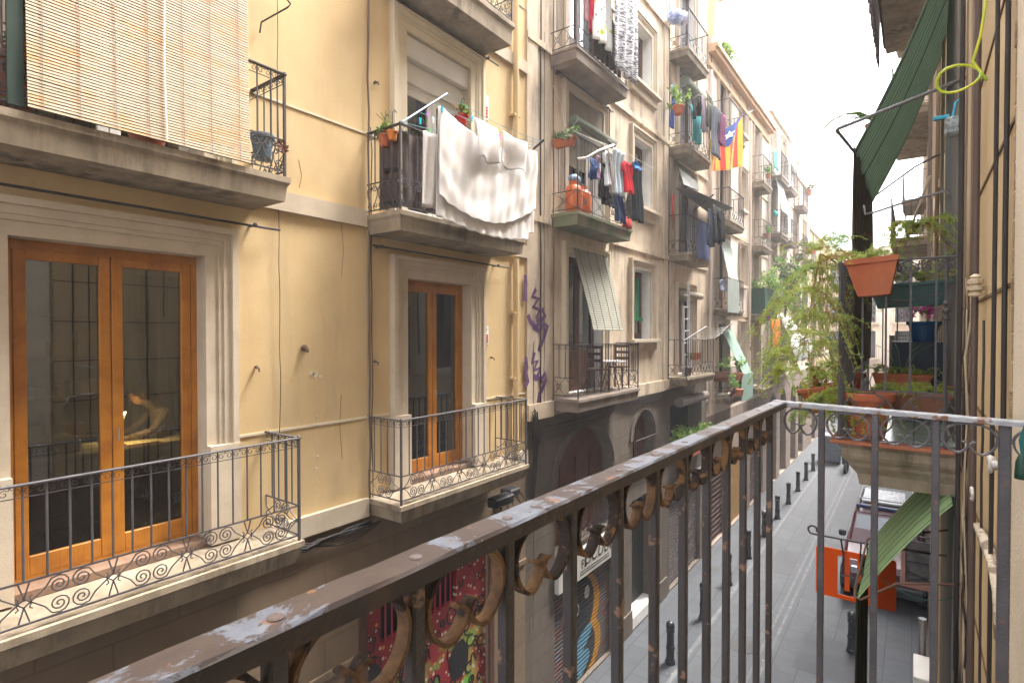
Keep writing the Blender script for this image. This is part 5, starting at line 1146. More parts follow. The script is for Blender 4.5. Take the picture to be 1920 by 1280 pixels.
for i, y in enumerate((1.06, 1.25, 1.45, 1.65, 1.88, 2.08, 2.3)): MB().tube([(bx_(z) + .009, y + .002 * math.sin(z * 9), z) for z in [7.99 + .15 * q for q in range(21)]], .0022, 4).build('tie_cord', mat('grey_cord', (.22, .21, .22)), BB)
MB().tube([(bx_(z) + .016, 1.755 + .004 * math.sin(z * 5), z) for z in [8.0 + .15 * q for q in range(21)]], .0055, 5).build('pull_cord', WHITE, BB)
def awning_rod(y0, y1, z, lab):
    m = MB(); m.tube([(-4.91, y0, z), (-4.91, y1, z - .01)], .011, 6)
    for y in (y0 + .12, y1 - .25): m.tube([(-5, y, z), (-4.89, y, z)], .012, 5); m.ball((-4.9, y, z), .022, 6)
    tag(m.build('awning_rod', IRON, loc=(-4.91, y0, z)), lab, 'rod', 'iron blind rods on the walls')
zr = ax(300, 393, -4.91).z
awning_rod(.2, 2.95, zr, 'thin iron rod under the upper left balcony, above the nearest pine door')
awning_rod(ax(699, 458, -4.91).y, ax(953, 500, -4.91).y, ax(800, 476, -4.91).z, 'thin iron rod above the second pine door')
awning_rod(ax(735, 10, -4.91).y, ax(935, 113, -4.91).y, ax(850, 68, -4.91).z, 'thin iron rod above the cream framed balcony door')
awning_rod(ax(1043, 132, -4.91).y, ax(1150, 210, -4.91).y, ax(1100, 173, -4.91).z, 'thin iron rod over the rolled blind of the stained house')
cable('bent iron hook bar on the wall at the top of the yellow house', [ax(518, -25, -4.6), ax(545, 8, -4.6), ax(540, 14, -4.65), ax(490, 42, -4.95), ax(487, 62, -4.97)], .008, IRON, 6, name='hook_bar', cat='iron hook')
# vertical cables on the left
def lcab(u, v0, v1, lab, r=.008, mt=CABLE, x=-4.97, wob=.01):
    rn = random.Random(u); y = ax(u, 600, x).y; z0 = ax(u, v1, x).z; z1 = ax(u, v0, x).z
    return cable(lab, [(x + rn.uniform(0, wob), y + rn.uniform(-wob, wob), z1 + (z0 - z1) * i / 16) for i in range(17)], r, mt, 5, 'thin cables hanging down the left fronts')
lcab(524, -40, 812, 'hair-thin black cable running down the bare yellow wall to the nearest lower railing', .0035)
lcab(692, -40, 960, 'thick brown-black cable beside the white sheet balcony', .012, mat('dust_cable', (.16, .11, .08)))
lcab(697, 240, 960, 'thinner cable close beside the thick one by the white sheet balcony', .006)
lcab(688, 430, 970, 'pale cable left of the thick one, ending at the black wire bundle', .005, CABLEG)
lcab(1013, -40, 770, 'thick black cable down the stained wall beside the purple tag', .014)
lcab(1020, 60, 780, 'loose thin cable just right of the thick black one on the stained wall', .005)
lcab(1037, -40, 780, 'thick brown cable left of the gas bottle balcony', .013, mat('dust_cable', (.16, .11, .08)))
lcab(1000, 640, 1180, 'thin cable down the stone pier beside the red door', .005)
lcab(1253, -30, 735, 'dark cable between the stained house and the awning house', .013)
lcab(1331, 80, 600, 'grey cable left of the striped flag', .02, mat('dust_cable', (.16, .11, .08)))
lcab(1359, 100, 610, 'pinkish cable to the right of the flag', .018, CABLEG)
# bundles of black cable under the string course
m = MB(); rn = random.Random(3)
for k in range(9): m.tube([(-4.95 + rn.uniform(0, .04), 2.7 + 1.35 * i / 8, 4.50 - rn.uniform(.0, .05) - .05 * math.sin(i / 8 * PI) * rn.random()) for i in range(9)], rn.uniform(.006, .016), 5)
for k in range(4): m.tube(sag((-4.95, 2.9 + .1 * k, 4.5), (-4.95, 4.2, 4.45), .05 + .03 * k), .005, 4)
tag(m.build('cable_bundle', CABLE, smooth=True, loc=(-4.95, 3.4, 4.48)), 'sagging bundle of black cables below the yellow house between its two lower balconies', 'cable')
m = MB()
for k in range(22): m.tube([(-4.93 + rn.uniform(-.03, .05), 7.28 + rn.uniform(-.05, .12), 5.3 + rn.uniform(-.1, .15)), (-4.92 + rn.uniform(0, .06), 7.3 + rn.uniform(-.06, .2), 5.0), (-4.93, 7.32 + rn.uniform(-.05, .1), 4.4), (-4.95, 7.27 + rn.uniform(-.03, .08), 3.4 + rn.random())], rn.uniform(.004, .012), 4)
for k in range(6): m.tube(sag((-4.94, 7.3, 5.1 - .04 * k), (-4.94, 10.3, 5.16 - .03 * k), .05 + .06 * rn.random()), .007, 4)
tag(m.build('cable_bundle', CABLE, loc=(-4.95, 7.3, 5)), 'tangle of black cables at the corner between the yellow and the stained house', 'cable')
m = MB(); rn = random.Random(8)
for k in range(5): m.tube(sag((-4.93, 10.6, 5.17), (-4.93, 13.4, 5.22 - .03 * k), .04 + .02 * k), .009, 4)
tag(m.build('cable_bundle', CABLE, loc=(-4.95, 12, 5.2)), 'sagging cables under the window of the stained house', 'cable')
c_ = ax(945, 935, -4.75); m = MB(); m.bbox(c_.x - .1, c_.y - .28, c_.z - .07, c_.x + .08, c_.y + .16, c_.z + .06, .02); m.bbox(c_.x - .2, c_.y + .16, c_.z - .04, c_.x, c_.y + .42, c_.z + .08, .02)
for k in range(9): m.tube([c_ + Vector((-.1, -.2 + .08 * k, .05)), c_ + Vector((rn.uniform(0, .1), -.25 + .09 * k, -.14)), c_ + Vector((-.15, -.1 + .08 * k, .03))], .006, 4)
tag(m.build('junction_box', BLK, loc=c_), 'black junction box and wiring under the second lower balcony', 'junction box')
# wall bits
def wallbit(u, v, lab, s=.025):
    c_ = ax(u, v, -4.98); m = MB(); m.tube([(-5, c_.y, c_.z), (-4.93, c_.y, c_.z - .01), (-4.92, c_.y, c_.z - .04)], s * .5, 6); m.ball((-4.975, c_.y, c_.z), s, 6); tag(m.build('iron_stub', mat('rust_stub', (.12, .07, .045)), loc=c_), lab, 'iron stub', 'old iron stubs in the yellow wall')
wallbit(570, 652, 'rusty iron stub in the middle of the bare yellow wall', .035); wallbit(480, 688, 'small iron stub right of the nearest door surround', .018); wallbit(703, 677, 'iron stub beside the cable left of the second pine door', .018); wallbit(921, 670, 'iron stub under the lower red notice', .015); wallbit(703, 155, 'iron stub left of the cream framed balcony door', .02)
for u, v, lab, s in ((909, 200, 'white notice with red print beside the cream framed balcony door', 1.0), (911, 628, 'small white notice with red print right of the second pine door', .75)):
    c_ = ax(u, v, -4.99); q = s * .11; m = MB(); m.box(-4.997, c_.y - q * .8, c_.z - q * 1.6, -4.99, c_.y + q * .8, c_.z + q * 1.6); T_ = tag(m.build('notice', WHITE, loc=c_), lab, 'notice')
    m = MB()
    for k in range(4): m.box(-4.989, c_.y - q * .6, c_.z - q * 1.3 + k * q * .38, -4.986, c_.y + q * .6, c_.z - q * 1.3 + k * q * .38 + q * .26)
    m.build('red_print', mat('red_print', (.5, .03, .03)), T_)
    m = MB(); m.box(-4.989, c_.y - q * .2, c_.z + q * .7, -4.986, c_.y + q * .2, c_.z + q * 1.2); m.build('emblem', BLK, T_)
# purple tags sprayed on the stained wall
PUR = mat('purple_spray', (.14, .065, .17), rough=.8); 
TAGS = [[(985, 515), (986, 535), (984, 565)], [(1005, 542), (998, 556), (1010, 560), (1000, 575), (1012, 580), (1006, 595), (1014, 600), (1004, 615)], [(1016, 578), (1022, 592), (1012, 605), (1006, 598)], [(990, 590), (994, 602), (1003, 612)], [(1000, 612), (1010, 620), (1020, 608), (1027, 610), (1020, 632), (1010, 658)],
        [(1002, 660), (998, 680), (1008, 676), (1001, 694), (1012, 690), (1008, 705)], [(1000, 705), (1014, 712), (1022, 700), (1024, 712), (1014, 735)], [(986, 670), (988, 690), (985, 700)], [(986, 700), (990, 715), (985, 725)], [(1012, 735), (1009, 755)]]
m = MB()
for s_ in TAGS:
    P_ = [ax(u, v, -4.966) for u, v in s_]; m.ribbon(P_, (.003, 0, 0), .085, None)
tag(m.build('graffiti_tag', PUR, loc=(-5, 7.4, 6.3)), 'purple spray tags running down the stained wall', 'graffiti')

# ---- cloth helpers
def cmat(n, c, c2=None, sc=6, **k): return mat('cloth_' + n, c, c2 or tuple(x * .8 for x in c), sc, rough=.95, bump=.15, bs=120, transl=.15, **k)
PROF = {'shirt': [(0, .55), (.06, .62), (.1, 1.0), (.34, .96), (.36, .66), (1, .64)], 'towel': [(0, 1), (1, .97)], 'vest': [(0, .4), (.2, .75), (1, .8)], 'taper': [(0, .95), (.5, .8), (1, .55)], 'point': [(0, .35), (.3, .8), (1, 1)]}
def cloth(lab, cat, u0, v0, u1, v1, x, kind, mt, group=None, skew=0, folds=3, seed=None, name=None):
    uc = (u0 + u1) / 2; y0, y1 = ax(u0, v0, x).y, ax(u1, v0, x).y; zt = ax(uc, v0, x).z; zb = ax(uc, v1, x).z
    rn = random.Random(seed or int(u0 * 7 + v0)); ph = rn.random() * 6; W_ = y1 - y0; yc = (y0 + y1) / 2; m = MB()
    def wid(t):
        P_ = PROF[kind]
        for i in range(len(P_) - 1):
            if P_[i][0] <= t <= P_[i + 1][0]: a = (t - P_[i][0]) / max(1e-6, P_[i + 1][0] - P_[i][0]); return P_[i][1] * (1 - a) + P_[i + 1][1] * a
        return P_[-1][1]
    def fn(u, v, off=0, half=1):
        w_ = wid(v) if kind in PROF else 1
        yy = yc + off + (u - .5) * W_ * w_ * half + skew * W_ * v + .01 * math.sin(v * 7 + ph)
        xx = x + (.012 + .03 * v) * math.sin(u * folds * 6.28 + ph + v * 1.5) * min(1, W_ * 2.5) + .02 * math.sin(v * 4 + ph)
        zz = zt + (zb - zt) * v - .012 * math.sin(PI * u) * (1 - v) + .02 * v * math.sin(u * 9 + ph) * min(1, W_ * 2)
        return (xx, yy, zz)
    if kind == 'trousers':
        m.grid(lambda u, v: fn(u, v * .3), 10, 4)
        for s in (-1, 1): m.grid(lambda u, v, s=s: fn(u, .3 + .7 * v, s * W_ * .26 + s * W_ * .05 * v, .46), 8, 10)
    else: m.grid(fn, 18, 18)
    o = m.build(name or {'shirt': 'shirt', 'trousers': 'trousers', 'towel': 'towel', 'vest': 'vest', 'taper': 'cloth', 'point': 'cloth'}[kind], mt, smooth=True, solid=.004, loc=(x, yc, zt)); return tag(o, lab, cat, group)
# white bed sheet
m = MB()
def sheet(u, v, lay=0):
    y = 4.30 + 1.86 * u; top = 9.02 - .16 * math.sin(PI * min(1, u * 1.05)) ; 
    hem = (7.86 - .10 * math.sin(PI * u) + (.08 if u > .93 else 0)) if lay else (8.30 - .42 * math.sin(PI * min(1, .18 + u * .75)) + .05 * u)
    z = top + (hem - top) * v; ph = (z - 9) * .7 - 1.1 * (u - .45) ** 2 + .05 * math.sin(u * 7)
    amp = (.001 + .003 * v) * (1 - .3 * lay)
    x = -4.10 - .035 * lay + amp * math.sin(ph * 26 + 1.3 * math.sin(u * 5)) + .006 * math.sin(u * 30 * (1 - .35 * v) + lay * 2 + v * 2) * (1 - .5 * v) + .004 * math.sin(u * 53 * (1 - .3 * v) + 7 * v) + .006 * math.sin(u * 9 + 3 * v + lay) + .005 * math.sin(u * 71 + v * 5) + .03 * v * math.sin(PI * u)
    return (x, y + .035 * math.sin(v * 5) * (u - .4) - .03 * v * (1 - u), z + .006 * math.sin(u * 60) * v)
m.grid(lambda u, v: sheet(u, v, 0), 90, 60); m.grid(lambda u, v: sheet(u, v, 1), 90, 60)
m.grid(lambda u, v: (-4.17 + .015 * math.sin(u * 14 + v * 2), 4.12 + .34 * u - .03 * v, 8.72 - .8 * v + .03 * u), 12, 16)
tag(m.build('bed_sheet', SHEET, smooth=True, solid=.003, loc=(-4.1, 5.2, 9)), 'big white bed sheet draped over the clothes lines of the yellow house', 'bed sheet')
cloth('white pillowcase pegged left in front of the big bed sheet', 'pillowcase', 893, 230, 936, 302, -4.02, 'towel', SHEET, 'pillowcases on the bed sheet line', folds=1, name='pillowcase')
cloth('white pillowcase pegged right in front of the big bed sheet', 'pillowcase', 938, 256, 984, 315, -4.02, 'towel', SHEET, 'pillowcases on the bed sheet line', folds=1, name='pillowcase')
BL_ = mat('blue_tube', (.08, .14, .22), rough=.4, spec=.5); e1 = ax(838, 176, -4.6); e0 = Vector((-4.45, 4.09, 8.86)); e2 = ax(1010, 272, -4.1)
T_ = thing('clothes_rack', 'blue tube clothes rack with lines over the white sheet balcony', 'clothes rack', e0)
MB().tube([e0, e1], .012, 8).build('tube', BL_, T_); MB().tube([e2 + Vector((-.05, -.05, -.06)), e2 + Vector((.05, .05, .07))], .015, 7).build('tube', BLK, T_)
for k in range(4): MB().tube(sag(e0.lerp(e1, k / 3), e2 + Vector((-.1 + .05 * k, 0, -.02 + .02 * k)), .03 + .01 * k), .003, 4).build('line', mat('line_blue', (.2, .5, .6)), T_)
for k, (u, v, c) in enumerate(((829, 205, (.05, .45, .6)), (885, 222, (.1, .5, .7)), (932, 252, (.7, .75, .2)), (938, 258, (.6, .3, .6)), (975, 270, (.3, .6, .2)), (788, 227, (.02, .5, .65)), (805, 248, (.2, .55, .2)), (802, 215, (.55, .25, .6)), (812, 225, (.7, .7, .7)))):
    c_ = ax(u, v, -4.08 if u > 820 else -4.3); m = MB()
    for s in (-1, 1): m.hexa([tuple(c_ + Vector(p)) for p in ((-.006, s * .004 - .004, -.035), (.006, s * .004 - .004, -.035), (.006, s * .004 + .004, -.035), (-.006, s * .004 + .004, -.035), (-.006, s * .010 - .004, .035), (.006, s * .010 - .004, .035), (.006, s * .010 + .004, .035), (-.006, s * .010 + .004, .035))])
    nm = ('blue peg at the left corner of the bed sheet', 'light blue peg left of the left pillowcase', 'yellow peg between the pillowcases', 'lilac peg at the left corner of the right pillowcase', 'green peg at the right pillowcase', 'turquoise peg on the line near the railing corner', 'green peg on the line above the railing', 'lilac peg on the line by the glass door', 'white peg on the line by the glass door')[k]
    tag(m.build('clothes_peg', mat('peg%d' % k, c, rough=.5, bump=0), loc=c_), nm, 'peg', 'clothes pegs over the white sheet balcony')
m = MB(); m.grid(lambda u, v: (-4.51 + .02 * math.sin(u * 26), 4.14 + .92 * u, 8.80 - .82 * v), 60, 6); m.grid(lambda u, v: (-4.56 - .34 * u, 4.14 + .02 * math.sin(u * 14), 8.80 - .82 * v), 20, 4)
tag(m.build('railing_screen', mat('brown_screen', (.075, .052, .05), (.12, .085, .075), 5, stain=(.2, .18, .16), sa=.4, streak=(6, 6, .4), transl=.1), solid=.004, loc=(-4.5, 4.6, 8.4)), 'brown cloth screen behind the railing beside the bed sheet', 'screen')
# hanging pots by the white door
def hpot(u, v, x, r, h, mt, lab, leaf=True, name='hanging_pot'):
    c_ = ax(u, v, x); T_ = pot(name, lab, c_ - Vector((0, 0, h / 2)), r, h, mt, n=16, cat='hanging pot', soil=False)
    m = MB(); m.tube([c_ + Vector((0, 0, h * .5)), c_ + Vector((0, 0, h * .5 + .2)), c_ + Vector((.0, .03, h * .5 + .24)), c_ + Vector((0, .06, h * .5 + .22))], .006, 5); m.build('hook', IRON, T_)
    if leaf: m = MB(); bush(m, c_ + Vector((0, 0, h * .7)), (r, r, r * .9), 90, .07, int(u)); m.build('foliage', [BUSH, BUSH2, DRYL], T_)
hpot(866, 226, -4.85, .085, .13, mat('red_pot', (.55, .03, .03), rough=.4), 'red hanging pot with spiky leaves beside the cream framed door')
hpot(722, 265, -4.75, .08, .13, TERRA, 'small brown pot hanging inside the railing left of the brown screen'); hpot(736, 255, -4.6, .06, .1, mat('orange_pot', (.6, .2, .04)), 'orange pot hanging inside the railing left of the brown screen', False)
m = MB(); c_ = ax(722, 210, -4.6)
for k in range(5): m.tube([ax(724, 238, -4.6), ax(718 + 3 * k, 225, -4.6), ax(705 + 9 * k, 213 - 2 * k, -4.6)], .004, 3)
tag(m.build('dry_grass', BUSH2, loc=c_), 'thin grass stalks sticking up at the left corner of the white sheet balcony', 'plant')
T_ = thing('plant_stand', 'pale folding stand with two dark trays inside the white sheet balcony', 'stand', ax(738, 380, -4.7)); m = MB(); p_ = ax(738, 300, -4.7)
for s in (-.06, .06): m.tube([(p_.x, p_.y + s, 7.95), (p_.x, p_.y - s * .3, 8.75)], .012, 5)
m.build('frame', WHITE, T_)
for z in (8.38, 8.02): MB().lathe((p_.x, p_.y, z), [(.10, 0), (.12, .03), (.11, .03)], 14).build('tray', BLK, T_)
# things on the bamboo blind balcony
T_ = pot('potted_shrub', 'reddish shrub in a brown pot at the left end of the bamboo blind balcony', ax(22, 200, -4.72), .16, .3, mat('brown_pot', (.16, .06, .04)), cat='potted plant'); m = MB(); bush(m, ax(18, 110, -4.72), (.16, .16, .26), 380, .045, 4); m.build('foliage', [LEAF('red_leaf', (.20, .035, .03)), LEAF('red_leaf2', (.12, .05, .04)), BUSH], T_)
m = MB(); m.box(-4.46, .90, 7.99, -4.43, .975, 10.8); tag(m.build('blind_post', mat('dark_green_post', (.03, .05, .04)), loc=(-4.45, .93, 8)), 'dark green post at the left edge of the bamboo blind', 'post')
c_ = ax(528, 277, -4.44); m = MB(); rn = random.Random(2)
for k in range(7):
    a = k * .9; m.prism([c_ + Vector((.01 * k * .2, 0, 0)), c_ + Vector((.01, .05 * math.cos(a), .05 * math.sin(a))), c_ + Vector((.015, .06 * math.cos(a + .5), .06 * math.sin(a + .5)))], (.012, 0, .004))
tag(m.build('metal_flower', mat('brown_metal', (.16, .07, .045), rough=.4, metal=.4), loc=c_), 'brown metal flower ornament on the corner of the bamboo blind balcony railing', 'ornament')
T_ = pot('plant_pot', 'blue-grey pot inside the corner of the bamboo blind balcony', ax(492, 300, -4.7), .1, .22, mat('blue_grey_pot', (.14, .19, .24)), cat='plant pot')
T_ = pot('plant_pot', 'orange terracotta pot on the floor behind the bamboo blind', (-4.7, 1.75, 7.97), .14, .2, TERRA, cat='plant pot')

# ---- stained house
CB = mat('beige_cane', (.40, .40, .33), (.34, .33, .27), 5, rough=.8, bump=0, lines=(2, .04), lcol=(.22, .21, .17), transl=.3)
def tilt_blind(lab, uvx, mt, nm='cane_blind', cords=4, sagv=.03, **k):
    P4 = [ax(u, v, x) if not isinstance(u, Vector) else u for u, v, x in uvx]   # TL, TR, BR, BL
    def fn(u, v): p = P4[0].lerp(P4[1], u).lerp(P4[3].lerp(P4[2], u), v); return (p.x + sagv * math.sin(PI * v) * .6, p.y + .006 * math.sin(v * 30), p.z - sagv * math.sin(PI * v))
    return blind_sheet(nm, lab, fn, 16, 30, mt, cords=cords, extra=mat('brown_cord', (.10, .06, .03)), **k)
tilt_blind('grey-beige cane blind tilted out over the table balcony of the stained house', [(1074, 462, -4.95), (1137, 480, -4.95), (1168, 620, -4.42), (1113, 618, -4.42)], CB)
rolled_blind('grey-green rolled cane blind below a hanging brown one on the stained house', 8.42, 9.98, ax(1100, 240, -4.84).z, -4.84, .085, mat('rolled_green_cane', (.15, .17, .13), (.11, .12, .1), 5, rough=.9), 'rolled blinds')
m = MB(); m.box(-5.02, 8.52, 9.6, -4.99, 9.83, 10.88); tag(m.build('brown_blind', mat('brown_cane', (.21, .17, .12), (.17, .14, .1), 5, lines=(2, .03), lcol=(.12, .1, .07)), loc=(-5, 9.2, 10.88)), 'brown cane blind hanging behind the grey-green roll', 'blind')
rolled_blind('pale rolled blind over the aluminium ladder', 14.1, 15.55, ax(1290, 552, -4.84).z, -4.84, .09, mat('pale_roll', (.30, .26, .21), (.24, .2, .16), 5, rough=.9), 'rolled blinds')
m = MB(); m.box(-5.02, 14.12, 7.45, -4.99, 15.3, 7.85); tag(m.build('brown_blind', mat('brown_cane', (.24, .19, .14)), loc=(-5, 14.7, 7.8)), 'brown blind above the pale roll by the ladder', 'blind')
rolled_blind('thick grey-green rolled blind high on the awning house', 14.0, 15.4, ax(1280, 150, -4.82).z, -4.82, .15, mat('rolled_green_cane', (.15, .17, .13)), 'rolled blinds')
rolled_blind('drooping rolled awning over the plants of the arched opening', 13.7, 15.9, ax(1290, 750, -4.8).z, -4.8, .12, mat('mauve_roll', (.17, .14, .13)), 'rolled blinds')
m = MB(); m.box(-5.25, 11.36, 6.95, -5.22, 12.25, 8.0); T_ = tag(m.build('green_blind', mat('bright_green_blind', (.04, .30, .14), (.03, .24, .11), 5, lines=(2, .04), lcol=(.02, .15, .07)), loc=(-5.2, 11.8, 8)), 'bright green slatted blind in the window beside the tilted cane blind', 'blind')
MB().tube([(-5.21, 11.36, 6.93), (-5.21, 12.25, 6.93)], .05, 8).build('roll', mat('bright_green_blind', (.04, .30, .14)), T_)
# table and chairs
TB = thing('table', 'small dark table with a patterned white cloth on the lowest balcony of the stained house', 'table', (-4.75, 9.7, 5.5)); MB().lathe((-4.75, 9.7, 6.05), [(.01, 0), (.30, 0), (.31, .012), (.30, .025), (.01, .025)], 18).build('table_top', cmat('mosaic', (.5, .45, .45), (.05, .05, .06), 30), TB)
for a in range(3): MB().tube([(-4.75 + .05 * math.cos(a * 2.1), 9.7 + .05 * math.sin(a * 2.1), 6.05), (-4.75 + .2 * math.cos(a * 2.1), 9.7 + .22 * math.sin(a * 2.1), 5.51)], .012, 5).build('leg', WOODD, TB)
def chair(y, lab, rz):
    T_ = thing('chair', lab, 'chair', (-4.78, y, 5.5), 'wooden chairs on the lowest balcony of the stained house'); c_ = Vector((-4.78, y, 5.5))
    MB().bbox(c_.x - .17, y - .17, 5.92, c_.x + .17, y + .17, 5.95).build('seat', WOODD, T_)
    for a, b_ in ((-1, -1), (1, -1), (1, 1), (-1, 1)): MB().bbox(c_.x + a * .15 - .014, y + b_ * .15 - .014, 5.505, c_.x + a * .15 + .014, y + b_ * .15 + .014, 6.38 if b_ > 0 else 5.92).build('leg', WOODD, T_)
    m = MB()
    for z in (6.08, 6.2, 6.32): m.bbox(c_.x - .135, y + .14, z, c_.x + .135, y + .16, z + .05)
    m.build('backrest', WOODD, T_); T_.rotation_euler = (0, 0, rz)
chair(9.25, 'dark slatted wooden chair left of the small balcony table', PI); chair(10.15, 'dark slatted wooden chair right of the small balcony table', 0)
# gas bottles
def bottle(y, x, lab):
    c_ = Vector((x, y, 8.625)); T_ = thing('gas_bottle', lab, 'gas bottle', c_, 'orange gas bottles')
    MB().lathe(c_, [(.12, 0), (.13, .02), (.13, .05), (.145, .07), (.15, .12), (.15, .36), (.14, .42), (.10, .47), (.03, .49)], 18).build('tank', mat('gas_orange', (.62, .13, .015), rough=.4, bump=.05, spec=.5), T_, smooth=True)
    m = MB(); m.lathe(c_ + Vector((0, 0, .47)), [(.075, 0), (.08, .07), (.072, .07)], 14); m.tube([c_ + Vector((0, 0, .47)), c_ + Vector((0, 0, .56))], .02, 7); m.build('collar', mat('gas_orange', (.62, .13, .015)), T_)
bottle(8.16, -4.68, 'orange gas bottle with a blue bag on top at the balcony corner'); bottle(8.55, -4.72, 'orange gas bottle half hidden right of the other one')
m = MB(); m.ball((-4.68, 8.16, 9.22), .10, 7, .7); m.ball((-4.65, 8.22, 9.2), .07, 6); tag(m.build('blue_bag', mat('blue_plastic', (.12, .28, .5), (.6, .7, .8), 12, rough=.4), loc=(-4.68, 8.16, 9.2)), 'crumpled blue plastic bag on the orange gas bottle', 'bag')
PW = lambda n, b_: n
c_ = ax(1066, 300, -4.5); T_ = boxpot('planter', 'narrow planter of grey-green succulents on the rail above the gas bottles', (-4.76, 7.99, 9.72), .4, .13, .14, TERRA, 0); m = MB(); bush(m, (-4.76, 7.99, 9.92), (.28, .08, .09), 260, .06, 7); m.build('foliage', [LEAF('succulent', (.16, .20, .12)), BUSH, LEAF('succulent2', (.24, .26, .17))], T_)
cable('white tube arm of the clothes line over the gas bottle balcony', [ax(1083, 298, -4.5), ax(1100, 296, -4.4), ax(1122, 283, -4.3), ax(1150, 272, -4.2)], .022, WHITE, 8, name='drying_arm', cat='clothes rack')
cable('thin white wire drooping across the front of the stained house', [ax(1037, 160, -4.95), ax(1052, 195, -4.95), ax(1060, 240, -4.85), ax(1085, 250, -4.75), ax(1112, 262, -4.6), ax(1140, 272, -4.4)], .005, WHITE, 4)
LG = 'laundry on the gas bottle balcony'
W1 = [('navy blue T-shirt, first garment on the gas bottle balcony line', 'T-shirt', 1103, 297, 1120, 335, -4.25, 'shirt', cmat('navy', (.05, .10, .26))),
 ('lilac patterned top beside the navy T-shirt', 'top', 1117, 292, 1127, 336, -4.25, 'vest', cmat('lilac', (.45, .3, .45), (.2, .1, .2), 40)),
 ('long black trousers left of the white shirt', 'trousers', 1125, 290, 1140, 372, -4.25, 'trousers', cmat('black', (.015, .015, .018))),
 ('white long shirt on the gas bottle balcony line', 'shirt', 1132, 284, 1150, 350, -4.2, 'shirt', cmat('white', (.66, .66, .68))),
 ('greyish beige top right of the white shirt', 'top', 1142, 283, 1153, 366, -4.18, 'taper', cmat('greige', (.45, .40, .37))),
 ('pale blue-grey long T-shirt left of the red one', 'T-shirt', 1149, 281, 1171, 366, -4.15, 'towel', cmat('paleblue', (.48, .55, .60))),
 ('bright red T-shirt on the laundry line', 'T-shirt', 1168, 304, 1190, 362, -4.1, 'shirt', cmat('red', (.62, .02, .035))),
 ('long black trousers at the right end of the laundry line', 'trousers', 1187, 308, 1206, 416, -4.1, 'towel', cmat('black2', (.025, .03, .035))),
 ('small bright blue cloth pegged over the black trousers', 'cloth', 1191, 304, 1201, 318, -4.05, 'towel', cmat('blue', (.05, .2, .5))),
 ('dark blue dress hanging below the pale T-shirt', 'dress', 1152, 357, 1174, 416, -4.3, 'vest', cmat('denim', (.04, .07, .20))),
 ('grey plaid cloth below the red T-shirt', 'cloth', 1173, 362, 1191, 408, -4.28, 'towel', cmat('plaid', (.38, .35, .34), (.12, .12, .14), 30)),
 ('black cloth hanging low behind the white shirt', 'cloth', 1130, 358, 1151, 386, -4.32, 'towel', cmat('black', (.015, .015, .018))),
 ('dull red cloth on the railing below the plaid cloth', 'cloth', 1165, 405, 1183, 428, -4.46, 'towel', cmat('dullred', (.45, .05, .04)))]
for l_, c, *q in W1: cloth(l_, c, *q, LG)
m = MB(); 
for x in (-4.28, -4.12): m.tube(sag((x, 8.3, 9.80), (x, 10.3, 9.80), .02), .004, 4)
tag(m.build('clothes_line', WHITE, loc=(-4.2, 9, 9.8)), 'pair of clothes lines carrying the garments by the gas bottles', 'clothes line')
m = MB(); m.box(-4.99, 9.0, 8.64, -4.9, 9.06, 9.6); 
T_ = thing('white_gate', 'white painted metal grille standing inside the gas bottle balcony', 'grille', (-4.75, 9.1, 8.64)); m = MB(); m.tube([(-4.75, 8.75, 8.64), (-4.75, 8.75, 9.75), (-4.75, 9.25, 9.75), (-4.75, 9.25, 8.64)], .014, 6)
for k in range(5): m.tube([(-4.75, 8.83 + .085 * k, 8.64), (-4.75, 8.83 + .085 * k, 9.75)], .008, 4)
m.build('frame', WHITE, T_)
# patterned fabrics on the third balcony
SPOT, t, b = newmat('spotted_fabric'); v = coords(t, flat=(1, 2)); vo = nn(t, 'ShaderNodeTexVoronoi'); vo.inputs['Scale'].default_value = 4.5; t.links.new(v, vo.inputs['Vector']); c1 = mix(t, ramp(t, vo.outputs['Distance'], .24, .2), (.70, .70, .68), (.45, .52, .06))
vo = nn(t, 'ShaderNodeTexVoronoi'); vo.inputs['Scale'].default_value = 7; t.links.new(v, vo.inputs['Vector']); t.links.new(mix(t, ramp(t, vo.outputs['Distance'], .17, .13), c1, (.2, .18, .2)), b.inputs['Base Color']); b.inputs['Roughness'].default_value = .9
ZEB, t, b = newmat('zigzag_fabric'); v = coords(t, (1, 2.2, 14)); c1 = mix(t, ramp(t, noise(t, v, 2.6, 3, .6, 1.5), .47, .53), (.62, .62, .66), (.07, .07, .08)); t.links.new(c1, b.inputs['Base Color']); b.inputs['Roughness'].default_value = .9
cloth('white fabric with yellow-green spots hung on the top balcony of the stained house', 'fabric', 1113, -60, 1150, 88, -4.4, 'towel', SPOT, name='fabric')
cloth('long black and white patterned fabric hanging beyond the spotted one', 'fabric', 1150, -60, 1195, 142, -4.3, 'towel', ZEB, name='fabric')
cloth('crimson strip of fabric left of the spotted one', 'fabric', 1104, -60, 1114, 62, -4.44, 'towel', cmat('crimson', (.55, .01, .05)), name='fabric'); cloth('pink strip of fabric left of the crimson one', 'fabric', 1098, -60, 1105, 40, -4.44, 'towel', cmat('pink', (.6, .3, .35)), name='fabric')
m = MB(); m.grid(lambda u, v: (-4.50 + .015 * math.sin(u * 40), 8.55 + 1.05 * u, 12.3 - .92 * v), 50, 4); tag(m.build('railing_screen', mat('black_brown_screen', (.05, .035, .03), streak=(5, 5, .4)), solid=.004, loc=(-4.5, 9, 12)), 'dark brown screen behind the railing below the spotted fabric', 'screen')

